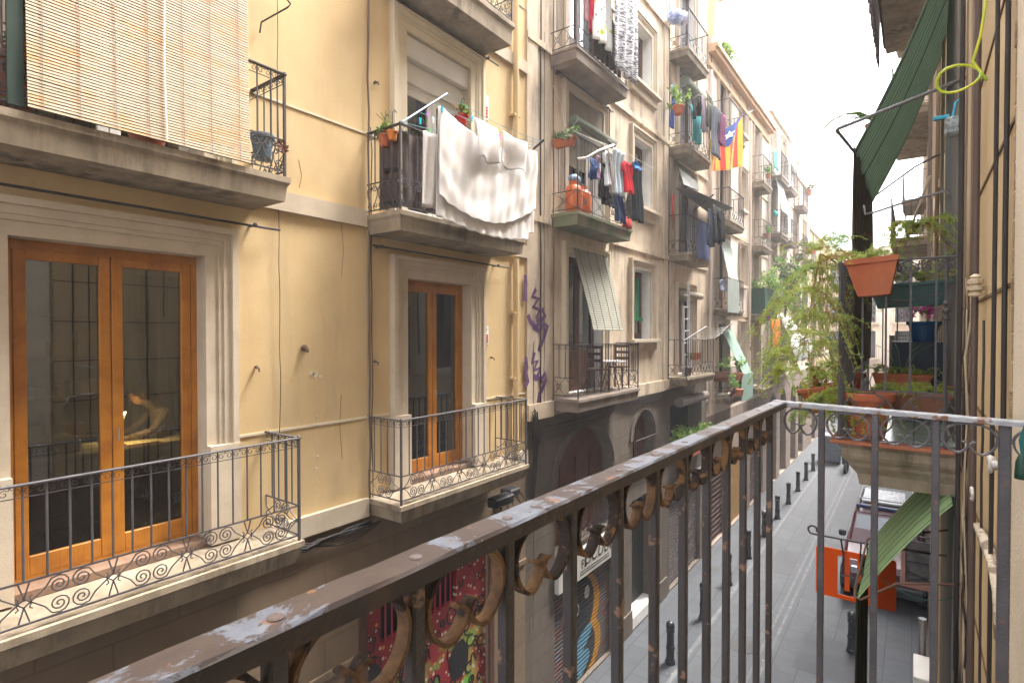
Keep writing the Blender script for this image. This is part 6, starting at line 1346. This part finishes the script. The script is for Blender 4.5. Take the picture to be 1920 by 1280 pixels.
# ---- awning house (third)
T_ = thing('ladder', 'tall aluminium ladder leaning beside the brown door of the awning house', 'ladder', (-4.62, 13.8, 5.52)); ALU = mat('aluminium', (.55, .55, .55), rough=.4, metal=.3)
for y in (13.62, 14.0): MB().bbox(-4.70, y - .02, 5.52, -4.64, y + .02, 7.9 if y > 13.7 else 7.3).build('rail', ALU, T_)
for k in range(7): MB().bbox(-4.69, 13.64, 5.75 + .3 * k, -4.65, 13.98, 5.78 + .3 * k).build('rung', ALU, T_)
T_ = thing('clothes_rack', 'empty folding clothes rack with sagging lines above the ladder balcony', 'clothes rack', (-4.5, 14.5, 6.4))
a1, a2 = ax(1280, 640, -4.5), ax(1325, 612, -4.2); b1, b2 = ax(1342, 636, -4.5), ax(1372, 607, -4.0)
for p, q in ((a1, a2), (b1, b2)): MB().tube([p, q], .018, 6).build('arm', BLK, T_)
for k in range(5): MB().tube(sag(a1.lerp(a2, .3 + .17 * k), b1.lerp(b2, .3 + .17 * k), .08), .006, 4).build('line', WHITE, T_)
T_ = pot('potted_plant', 'small banana plant in a brown pot on the ladder balcony', (-4.7, 14.05, 5.52), .12, .2, mat('brown_pot', (.16, .06, .04)), cat='potted plant'); m = MB()
for a in range(6): m.c = 0; m.ribbon([(-4.7, 14.05, 5.7), (-4.7 + .06 * math.cos(a), 14.05 + .06 * math.sin(a), 5.95), (-4.7 + .16 * math.cos(a), 14.05 + .16 * math.sin(a), 6.12)], (.03, .04, 0), .006)
m.build('leaves', BUSH2, T_)
boxpot('planter', 'brown trough on the floor of the ladder balcony', (-4.75, 14.8, 5.9), .5, .18, .18, TERRA, PI / 2)
AW = mat('grey_canvas', (.17, .175, .16), (.13, .135, .12), 5, rough=.9, transl=.1)
P4 = [ax(1266, 348, -4.95), Vector((-4.95, 15.9, ax(1266, 348, -4.95).z + .1)), ax(1374, 392, -4.0), ax(1285, 352, -4.0)]
tilt_blind('grey canvas awning with tiny hanging beads over the blue towel balcony', [(1266, 352, -4.95), (1330, 400, -4.95), (1376, 390, -4.1), (1290, 352, -4.1)], AW, 'canvas_awning', 0)
tilt_blind('grey sheet of cloth hanging slack above the canvas awning', [(1268, 302, -4.95), (1300, 325, -4.95), (1312, 358, -4.3), (1282, 346, -4.3)], AW, 'slack_blind', 0)
cable('dark strut propping the canvas awning', [ax(1300, 395, -4.9), ax(1338, 365, -4.1)], .02, IRON, 5, name='awning_strut', cat='strut')
T_ = cable('closed red parasol standing at the left end of the blue towel balcony', [ax(1262, 430, -4.75), ax(1262, 365, -4.75)], [.012, .03], mat('red_cloth', (.45, .04, .04)), 6, name='parasol', cat='parasol')
BG = 'laundry on the awning house'
for l_, c, *q in [('blue-violet towel over the railing of the awning house', 'towel', 1309, 414, 1330, 486, -4.42, 'towel', cmat('periwinkle', (.16, .2, .42))),
  ('dark navy long garment under the canvas awning', 'garment', 1325, 392, 1340, 462, -4.15, 'vest', cmat('navydark', (.02, .03, .06))),
  ('black trousers under the canvas awning, right of the navy garment', 'trousers', 1338, 386, 1352, 456, -4.1, 'trousers', cmat('black', (.015, .015, .018))),
  ('black shirt at the right end below the canvas awning', 'shirt', 1347, 392, 1361, 452, -4.05, 'shirt', cmat('black', (.015, .015, .018))),
  ('teal towel with pale print over the upper railing of the awning house', 'towel', 1294, 206, 1317, 268, -4.42, 'taper', cmat('teal', (.01, .33, .34), (.01, .25, .27), 6, stain=(.6, .7, .7), sa=.5)),
  ('black sock pair left on the high laundry line', 'socks', 1297, 184, 1306, 222, -4.3, 'taper', cmat('black', (.015, .015, .018))),
  ('black vest second on the high laundry line', 'vest', 1306, 182, 1315, 216, -4.25, 'vest', cmat('black', (.015, .015, .018))),
  ('mauve-grey top in the middle of the high laundry line', 'top', 1313, 182, 1326, 246, -4.2, 'vest', cmat('mauve', (.30, .25, .3))),
  ('olive-grey trousers on the high laundry line', 'trousers', 1325, 176, 1337, 240, -4.15, 'trousers', cmat('olive', (.18, .18, .14))),
  ('long grey towel in front of the striped flag', 'towel', 1336, 200, 1350, 294, -4.05, 'towel', cmat('grey', (.20, .21, .25), (.14, .15, .18), 20)),
  ('plum towel overlapping the flag beside the grey one', 'towel', 1350, 214, 1359, 272, -4.0, 'towel', cmat('plum', (.35, .12, .25))),
  ('narrow bright blue strip hanging at the left end of the upper balcony', 'cloth', 1258, 158, 1264, 240, -4.8, 'towel', cmat('royal', (.04, .12, .5)))]: cloth(l_, c, *q, BG)
cable('thin dark line carrying the high laundry across to the flag', [ax(1285, 192, -4.4), ax(1324, 172, -4.2), ax(1345, 205, -4.0), ax(1360, 215, -3.95)], .008, CABLE, 4)
for u, v, x, zf_, r_, lab in ((1272, 195, -4.6, 0, .12, 'leafy plant in a clay pot on the corner of the teal towel balcony'),):
    c_ = ax(u, 215, x); T_ = pot('potted_plant', lab, c_, .14, .2, TERRA, cat='potted plant'); m = MB(); bush(m, ax(u + 1, 182, x), (.2, .2, .24), 320, .07, 9); m.build('foliage', [BUSH2, LEAF('lime', (.26, .34, .08)), BUSH], T_)
T_ = thing('planter', 'row of leafy green plants in clay boxes in the low opening under the awning house', 'planter', (-4.95, 14.6, 3.4)); m = MB(); m.bbox(-4.98, 13.75, 3.32, -4.75, 16.0, 3.55); m.build('box', TERRA, T_); m = MB(); bush(m, (-4.9, 14.3, 3.85), (.25, .6, .3), 500, .11, 11); bush(m, (-4.95, 15.4, 3.8), (.25, .6, .25), 350, .10, 12); m.build('foliage', [BUSH2, BUSH, LEAF('lime', (.26, .34, .08))], T_)
# bags on the topmost balcony
for k, (u, v, c) in enumerate(((1266, 32, (.12, .2, .5)), (1277, 36, (.4, .4, .6)))):
    c_ = ax(u, v, -4.75); m = MB(); m.ball(c_, .2, 7, .9); tag(m.build('plastic_bag', mat('bag%d' % k, c, (.7, .7, .75), 5, rough=.4), loc=c_), ('blue plastic bag on the topmost balcony of the awning house', 'lilac plastic bag on the topmost balcony of the awning house')[k], 'bag')
# ---- striped flag with a blue triangle and white star
F4 = [ax(1329, 262, -4.25), ax(1394, 217, -4.05), ax(1389, 314, -4.05), ax(1331, 323, -4.25)]
FT = thing('flag', 'yellow and red striped flag with a white star on a blue triangle', 'flag', F4[0])
def fp(u, v, o=0): p = F4[0].lerp(F4[1], u).lerp(F4[3].lerp(F4[2], u), v); return Vector((p.x + .05 * math.sin(u * 12 + v * 2) + o, p.y, p.z + .02 * math.sin(u * 9)))
FY, FR_, FB = cmat('flag_yellow', (.72, .45, .04)), cmat('flag_red', (.62, .05, .02)), cmat('flag_blue', (.03, .08, .35))
m = MB()
for k in range(9): m.c = k % 2; m.grid(lambda u, v, k=k: fp((k + u) / 9, v), 3, 12)
m.build('stripes', [FY, FR_], FT)
m = MB(); N = 12
for i in range(N):
    v0, v1 = i / N * .46, (i + 1) / N * .46; w0, w1 = 1 - i / N, 1 - (i + 1) / N
    m.grid(lambda u, v, v0=v0, v1=v1, w0=w0, w1=w1: fp(.5 + (u - .5) * (w0 + (w1 - w0) * v), v0 + (v1 - v0) * v, .012), 10, 1)
m.build('triangle', FB, FT)
m = MB(); sp_ = [fp(.52 + (.13 if i % 2 == 0 else .055) * math.sin(i * PI / 5), .19 - (.13 if i % 2 == 0 else .055) * math.cos(i * PI / 5) * .75, .03) for i in range(10)]; m.prism(sp_, (.006, 0, 0)); m.build('star', WHITE, FT)
cable('pole ends holding the striped flag to the pale house', [F4[1], ax(1412, 207, -4.2)], .012, IRON, 5, name='flag_rope', cat='cord')

# ---- pale houses: blinds and plants
PG = mat('pale_green_blind', (.34, .50, .42), (.27, .42, .35), 5, rough=.8, lines=(1, .1), lcol=(.22, .33, .28), transl=.3, ldep=.1); PGW = mat('grey_white_blind', (.44, .50, .46), (.38, .42, .4), 5, rough=.8, lines=(1, .09), lcol=(.30, .34, .32), transl=.3, ldep=.1)
o = tilt_blind('pale grey-green striped blind draped over the second balcony of the flag house', [(1348, 442, -4.95), (1368, 452, -4.95), (1384, 525, -4.42), (1366, 520, -4.42)], PGW, cords=0)
m = MB(); p0, p1 = ax(1364, 522, -4.42), ax(1385, 524, -4.42); m.grid(lambda u, v: (p0.x + .01, p0.y + (p1.y - p0.y) * u + .01 * math.sin(v * 8), p0.z - .98 * v), 6, 8); m.build('hanging_part', PGW, o, solid=.01)
o = tilt_blind('mint green striped blind draped over the lowest balcony of the flag house', [(1350, 612, -4.95), (1372, 618, -4.95), (1411, 702, -4.35), (1393, 700, -4.35)], PG, cords=0)
m = MB(); p0, p1 = ax(1390, 702, -4.35), ax(1411, 702, -4.35); m.grid(lambda u, v: (p0.x + .01, p0.y + (p1.y - p0.y) * u + .01 * math.sin(v * 8), p0.z - .85 * v), 6, 8); m.build('hanging_part', PG, o, solid=.01)
cloth('dark blue and white garment hung inside the blind-draped balcony', 'garment', 1350, 524, 1364, 545, -4.55, 'shirt', cmat('indigo', (.08, .12, .28), (.5, .5, .55), 20))
T_ = thing('planter', 'long brown planter with herbs along the lowest balcony of the flag house', 'planter', (-4.35, 18.2, 5.2)); m = MB(); m.bbox(-5, 17.38, 5.12, -4.55, 17.55, 5.42); m.bbox(-4.5, 17.45, 4.66, -4.46, 19.4, 5.35); m.build('box', mat('brown_wood_box', (.16, .06, .04), lines=(2, .2)), T_); m = MB(); bush(m, (-4.75, 17.5, 5.6), (.3, .12, .16), 200, .07, 15); bush(m, (-4.5, 18.6, 5.55), (.1, .5, .2), 260, .09, 16); m.build('foliage', [BUSH2, BUSH, LEAF('lime', (.26, .34, .08))], T_)
pot('potted_plant', 'small terracotta pot on the rail beside the mint green blind', ax(1383, 715, -4.4), .17, .26, TERRA, cat='potted plant')
T_ = thing('green_screen', 'dark green screen with a hedge of plants on top around one pale house balcony', 'screen', (-4.5, 22.5, 7.3)); m = MB(); m.box(-4.49, 21.9, 7.32, -4.465, 23.6, 8.28); m.box(-5, 21.9, 7.32, -4.49, 21.93, 8.28); m.build('panel', mat('dark_green_panel', (.03, .09, .06), lines=(1, .3)), T_); m = MB(); bush(m, (-4.75, 21.95, 8.42), (.4, .15, .14), 420, .08, 17); bush(m, (-4.45, 22.9, 8.55), (.3, .55, .35), 700, .1, 18); bush(m, (-4.35, 23.5, 7.9), (.16, .16, .5), 350, .09, 19); m.build('foliage', [BUSH2, BUSH, LEAF('lime', (.26, .34, .08))], T_)
T_ = thing('climbing_plant', 'big mixed green and brown climbing plant beyond the green screened balcony', 'plant', (-4.3, 25.6, 8.1)); m = MB(); bush(m, (-4.4, 25.8, 9.1), (.5, .8, .6), 1000, .13, 20); bush(m, (-4.3, 26, 8.1), (.4, .6, .9), 600, .12, 21); m.build('foliage', [BUSH, LEAF('dark_brown_leaf', (.09, .06, .05)), BUSH2], T_)
m = MB(); m.tube([(-4.5, 26, 7.3), (-4.4, 25.9, 9.2)], .05, 6); m.build('stem', WOODD, T_)
cloth('orange cloth hanging by the plants of the pale houses', 'cloth', 1444, 598, 1463, 664, -4.4, 'taper', cmat('orange', (.70, .22, .01)), name='orange_cloth', folds=2)
tilt_blind('white awning sloping out further down the left side', [(1455, 582, -4.9), (1478, 592, -4.9), (1512, 632, -3.9), (1484, 636, -3.9)], mat('white_canvas', (.62, .62, .60), transl=.3), 'white_awning', 0)
cloth('white cloth hanging from the edge of the white awning', 'cloth', 1481, 636, 1500, 678, -3.9, 'towel', cmat('whitecloth', (.68, .68, .70)), name='white_cloth', folds=3); cloth('grey-white striped cloth right of the white one', 'cloth', 1500, 634, 1524, 672, -3.9, 'towel', cmat('greywhite', (.5, .52, .5)), name='grey_cloth', folds=3)
tilt_blind('long pale blind hanging between the upper balconies of the aerial house', [(1449, 305, -4.9), (1460, 315, -4.9), (1481, 405, -4.4), (1466, 395, -4.4)], PGW, cords=0)
cloth('aqua cloth on the top balcony of the aerial house', 'cloth', 1452, 284, 1459, 318, -4.6, 'towel', cmat('aqua', (.15, .5, .42)), name='aqua_cloth'); cloth('turquoise cloth on the middle balcony of the aerial house', 'cloth', 1450, 395, 1458, 404, -4.5, 'towel', cmat('turq', (.05, .45, .38)), name='aqua_cloth')
for k, (u, v, x, sc_, lab) in enumerate(((1440, 322, -4.5, .16, 'small green shrub on the top balcony of the green screen house'), (1436, 432, -4.6, .2, 'green shrub on the third balcony of the green screen house'), (1516, 350, -4.6, .3, 'wild plants on a high balcony near the end of the street'), (1512, 460, -4.5, .3, 'dark red plants on a middle balcony near the end of the street'), (1524, 462, -4.5, .25, 'bushy plants beside the dark red ones near the end of the street'), (1387, 722, -4.2, .2, 'herbs sprouting beside the mint green blind'))):
    c_ = ax(u, v, x); T_ = thing('potted_shrub', lab, 'potted plant', c_ - Vector((0, 0, sc_)), 'small shrubs on the far balconies'); m = MB(); bush(m, c_, (sc_, sc_ * 1.3, sc_), 220, sc_ * .35, 30 + k); m.build('foliage', [BUSH2, BUSH, LEAF('wine_leaf', (.15, .04, .06)) if k in (2, 3) else BUSH2], T_); m = MB(); m.lathe(c_ - Vector((0, 0, sc_ * 1.6)), [(sc_ * .4, 0), (sc_ * .6, sc_), (sc_ * .5, sc_)], 10); m.build('pot', TERRA, T_)
m = MB(); c_ = Vector((-5.4, 26.2, 15.9)); m.tube([c_, c_ + Vector((.0, 0, 1.9))], .03, 5)
for k in range(7): m.tube([c_ + Vector((.9 - .25 * k, -.25, 1.5 + .05 * k)), c_ + Vector((.9 - .25 * k, .35, 1.5 + .05 * k))], .018, 4)
m.tube([c_ + Vector((.95, 0, 1.48)), c_ + Vector((-.7, 0, 1.82))], .02, 4); tag(m.build('roof_aerial', STEEL, loc=c_), 'television aerial on the roof of the aerial house', 'aerial')
T_ = thing('potted_shrub', 'rooftop plant with pale green leaves beside the chimney', 'plant', (-5.3, 19.4, 15.2), 'small shrubs on the far balconies'); m = MB(); bush(m, (-5.2, 19.3, 16.0), (.35, .4, .6), 320, .16, 44); m.build('foliage', [BUSH2, LEAF('lime', (.26, .34, .08)), BUSH], T_); m = MB(); m.lathe((-5.3, 19.4, 15.32), [(.16, 0), (.24, .35), (.2, .35)], 12); m.build('pot', TERRA, T_)

# ================================================================= STREET: BOLLARDS, CAR, BIN
BO = mat('bollard_iron', (.028, .03, .036), rough=.35, bump=.1, spec=.5)
def bollard(x, y, lab):
    c_ = Vector((x, y, .008)); T_ = thing('bollard', lab, 'bollard', c_, 'black cast iron bollards')
    MB().lathe(c_, [(.105, 0), (.105, .05), (.08, .09), (.078, .28), (.088, .30), (.088, .34), (.074, .36), (.07, .62), (.084, .64), (.084, .68), (.062, .70)], 14).build('post', BO, T_)
    MB().lathe(c_ + Vector((0, 0, .70)), [(.062, 0), (.085, .02), (.088, .08), (.07, .12), (.03, .14), (.001, .145)], 14).build('cap', BO, T_, smooth=True); return T_
words = ['nearest the sprayed shutter, below the thick handrail', 'second counting away from the camera', 'third counting away from the camera', 'fourth counting away, in front of the brick shutter', 'fifth counting away, by the ladder house shop', 'sixth counting away, by the first shop grille', 'seventh counting away, before the ochre shop door', 'eighth counting away', 'ninth counting away, just before the grey bin', 'furthest one, at the foot of the grey bin']
b0 = bollard(-3.9, 10.7, 'black bollard ' + words[0])
for k in range(1, 10): dup(b0, (-3.9, 10.7 + 2.13 * k, .008), 'black bollard ' + words[k])
dup(b0, (-1.0, 13.3, .0), 'lone black bollard behind the pale green sun blind, under the orange sign')
c_ = Vector((-3.45, 32.3, 0)); T_ = thing('litter_container', 'grey street litter container beyond the last bollard', 'bin', c_)
m = MB(); m.bbox(c_.x - .5, c_.y - .4, .12, c_.x + .5, c_.y + .4, 1.35, .04); m.build('body', mat('bin_grey', (.13, .16, .19), rough=.4, bump=.05), T_); m = MB(); m.bbox(c_.x - .52, c_.y - .42, 1.35, c_.x + .52, c_.y + .42, 1.45, .03); m.build('lid', mat('bin_lid', (.4, .42, .43), rough=.4), T_)
m = MB(); m.tube([(c_.x - .4, c_.y - .35, 1.45), (c_.x - .4, c_.y - .35, 1.7), (c_.x + .4, c_.y - .35, 1.7), (c_.x + .4, c_.y - .35, 1.45)], .03, 6); m.build('handle', STEEL, T_)
for s in (-.4, .4): MB().tube([(c_.x + s - .03, c_.y - .3, .07), (c_.x + s + .03, c_.y - .3, .07)], .07, 10).build('wheel', BLK, T_)
# motor scooter far down the road
c_ = Vector((-2.6, 30.8, 0)); T_ = thing('scooter', 'dark scooter standing in the road beyond the tiled balcony corner', 'scooter', c_)
for d_ in (-.6, .6): MB().tube([(c_.x - .05, c_.y + d_, .26), (c_.x + .05, c_.y + d_, .26)], .26, 14).build('wheel', BLK, T_)
m = MB(); m.prism([(c_.x - .14, c_.y + y, z) for y, z in ((-.55, .5), (-.3, .35), (.2, .3), (.7, .45), (.75, .8), (.1, .85), (.0, .5), (-.3, .55), (-.5, 1.0), (-.6, 1.0))], (.28, 0, 0)); m.build('body', mat('scooter_paint', (.03, .035, .05), rough=.3, bump=0), T_)
m = MB(); m.tube([(c_.x - .3, c_.y - .5, 1.05), (c_.x + .3, c_.y - .5, 1.05)], .025, 6); m.build('handlebar', BLK, T_)

# parked dark red off-roader facing the camera
CX, CY = -.60, 18.0; CAR = thing('parked_car', 'dark red off-road car with a roof rack parked against the right-hand wall', 'car', (CX, CY, 0))
PAINT = mat('wine_red_paint', (.07, .006, .012), rough=.3, bump=0, spec=.6); TRIM = mat('car_trim', (.03, .03, .035), rough=.5, bump=0); CG = glass('car_glass', (.25, .28, .28), .3); CHR = mat('headlight_glass', (.6, .62, .65), (.35, .36, .4), 20, rough=.12, metal=.6, bump=0)
def body_loft(secs):
    """secs: (y, half width low, half width high, z0, z1, z shoulder)"""
    m = MB(); vs = []
    for y, wl, wh, z0, z1, zs in secs:
        for s, z in ((-wl, z0), (-wl * 1.0, zs), (-wh, z1 - .03), (-wh + .06, z1), (wh - .06, z1), (wh, z1 - .03), (wl, zs), (wl, z0)): vs.append((CX + s, CY + y, z))
    n = 8; k = len(secs); fs = [tuple(range(n - 1, -1, -1)), tuple(range(n * (k - 1), n * k))]
    for i in range(k - 1):
        for j in range(n): l = (j + 1) % n; fs.append((i * n + j, i * n + l, i * n + n + l, i * n + n + j))
    m.add(vs, fs); return m
body_loft([(-2.1, .76, .72, .42, .86, .7), (-2.0, .84, .80, .34, .98, .8), (-1.1, .87, .82, .32, 1.08, .9), (-.75, .88, .84, .32, 1.12, .95), (1.9, .88, .84, .32, 1.14, .95), (2.08, .84, .80, .4, 1.12, .9)]).build('body', PAINT, CAR, smooth=False)
cb = body_loft([(-.95, .80, .78, 1.06, 1.12, 1.09), (-.35, .80, .70, 1.08, 1.74, 1.15), (.1, .80, .69, 1.1, 1.80, 1.15), (1.7, .80, .68, 1.1, 1.78, 1.15), (2.02, .79, .72, 1.1, 1.3, 1.15)]); cb.build('cabin', PAINT, CAR)
m = MB(); m.hexa([(CX - .70, CY - .93, 1.13), (CX + .70, CY - .93, 1.13), (CX + .70, CY - .90, 1.11), (CX - .70, CY - .90, 1.11), (CX - .62, CY - .40, 1.70), (CX + .62, CY - .40, 1.70), (CX + .62, CY - .37, 1.69), (CX - .62, CY - .37, 1.69)]); m.build('windscreen', mat('sky_reflecting_glass', (.03, .04, .05), rough=.03, bump=0, spec=1), CAR)
for s in (-1, 1):
    m = MB()
    for y0, y1 in ((-.3, .5), (.58, 1.5)): m.hexa([(CX + s * .80, CY + y0 - .1 * (y0 < 0), 1.16), (CX + s * .81, CY + y0 - .1 * (y0 < 0), 1.16), (CX + s * .81, CY + y1, 1.16), (CX + s * .80, CY + y1, 1.16), (CX + s * .715, CY + y0 + .12 * (y0 < 0), 1.66), (CX + s * .725, CY + y0 + .12 * (y0 < 0), 1.66), (CX + s * .725, CY + y1, 1.66), (CX + s * .715, CY + y1, 1.66)])
    m.build('side_window', mat('sky_reflecting_glass', (.03, .04, .05)), CAR)
    MB().bbox(CX + s * .50 - .15, CY - 2.12, .68, CX + s * .50 + .15, CY - 2.02, .88, .03).build('headlight', CHR, CAR)
    mm = MB(); mm.bbox(CX + s * .86, CY - .72, 1.12, CX + s * 1.03, CY - .62, 1.28, .03); mm.build('wing_mirror', TRIM, CAR)
    for y in (-1.35, 1.3):
        W = MB(); W.tube([(CX + s * .72, CY + y, .35), (CX + s * .90, CY + y, .35)], .35, 20); wo = W.build('wheel', BLK, CAR); MB().tube([(CX + s * .895, CY + y, .35), (CX + s * .91, CY + y, .35)], .2, 14).build('rim', STEEL, wo)
    MB().bbox(CX + s * .62 - .025, CY - .2, 1.80, CX + s * .62 + .025, CY + 1.75, 1.9, .01).build('roof_rail', TRIM, CAR)
MB().bbox(CX - .84, CY - 2.22, .36, CX + .84, CY - 2.0, .62, .04).build('bumper', TRIM, CAR); m = MB()
for k in range(5): m.box(CX - .33, CY - 2.13, .66 + .045 * k, CX + .33, CY - 2.09, .685 + .045 * k)
m.build('grille', TRIM, CAR); MB().box(CX - .26, CY - 2.235, .44, CX + .26, CY - 2.222, .55).build('number_plate', WHITE, CAR)
MB().bbox(CX - .66, CY - .25, 1.84, CX + .66, CY - .12, 1.93, .02).build('wind_deflector', mat('blue_bar', (.02, .04, .12), rough=.3), CAR)
m = MB()
for k in range(9): m.tube([(CX - .5 + .11 * k, CY + .1, 1.98), (CX - .5 + .11 * k, CY + 1.5, 1.98)], .012, 5)
for k in range(7): m.tube([(CX - .55, CY + .1 + .22 * k, 1.985), (CX + .42, CY + .1 + .22 * k, 1.985)], .012, 5)
m.tube([(CX - .6, CY, 2.06), (CX + .6, CY, 2.06), (CX + .6, CY + 1.65, 2.06), (CX - .6, CY + 1.65, 2.06)], .02, 6, closed=True)
m.build('roof_rack', mat('pale_rack', (.55, .56, .58), rough=.35, metal=.4), CAR)
MB().box(CX - .55, CY + .1, 1.93, CX + .42, CY + 1.45, 1.965).build('rack_floor', mat('pale_load', (.5, .52, .54), rough=.4), CAR)

# ================================================================= RIGHT GROUND FLOOR BITS
c_ = ax(1720, 1060, .1); T_ = thing('window_box', 'pink framed barred window box projecting from the right wall beside the sun blind', 'window', (.2, c_.y, c_.z)); y = 11.2
pa, pb = ay(1690, 1010, y), ay(1768, 1112, y); PK = mat('pink_stone', (.42, .22, .18), bump=.3); m = MB()
m.bbox(pa.x, y - .06, pb.z, pa.x + .06, y + .06, pa.z); m.bbox(pa.x + .06, y - .06, pb.z, XR, y + .06, pb.z + .08); m.build('frame', PK, T_)
m = MB(); m.box(pa.x + .06, y + .03, pb.z + .08, XR, y + .05, pa.z); m.build('glass', mat('dull_pane', (.10, .09, .09), (.2, .19, .2), 6, rough=.3), T_)
m = MB()
for k in range(4): m.tube([(pa.x + .06, y - .03, pb.z + .2 + .22 * k), (XR, y - .03, pb.z + .2 + .22 * k)], .012, 5)
scroll_panel(m, lambda s, z: (pa.x + .08 + s, y - .03, z), .45, pb.z + .1, pa.z - .5, 'cross', .012, cell=.4); m.build('bars', IRON, T_)
m = MB(); a = ax(1735, 1180, .12); m.tube([(.12, 9.6, 0), (.12, 9.6, 2.6)], .05, 8); tag(m.build('grey_post', mat('galvanised', (.30, .30, .31), rough=.4, metal=.5), loc=(.12, 9.6, 0)), 'grey metal post standing against the right wall', 'post')
m = MB(); m.bbox(.02, 8.7, 1.9, .3, 9.35, 2.2, .01); tag(m.build('white_box', WHITE, loc=(.15, 9, 2)), 'white box fixed low on the right wall behind the railing', 'box')
m = MB(); m.box(.22, 10.3, .01, .26, 10.9, 3.6); tag(m.build('shop_board', mat('grey_board', (.14, .14, .15), (.3, .3, .3), 4, lo=.5, hi=.53), loc=(.24, 10.6, 1)), 'grey sprayed shutter board edge-on by the right wall', 'shutter')
bx(N1, 'ochre_pilaster', mat('ochre_wall', (.50, .33, .13), (.44, .28, .11), 2, stain=(.3, .18, .08)), (XR, 8.4, .02, XR - .03, 9.6, 5.2), label='ochre painted strip of wall near the ground')
# unlit security lamp box etc.

# ================================================================= AIR
m = MB(); m.box(-16, -12, -1, 12, 66, 22)
hz_ = m.build('haze', newmat('haze_air')[0], loc=(0, 0, 0)); t = hz_.data.materials[0].node_tree; t.nodes.remove(t.nodes['Principled BSDF'])
pv = nn(t, 'ShaderNodeVolumePrincipled'); pv.inputs['Color'].default_value = (.97, .97, 1, 1); pv.inputs['Density'].default_value = .0028; pv.inputs['Anisotropy'].default_value = .3
t.links.new(pv.outputs[0], t.nodes['Material Output'].inputs['Volume']); tag(hz_, 'pale bright haze filling the air of the street', kind='stuff'); hz_['category'] = 'haze'
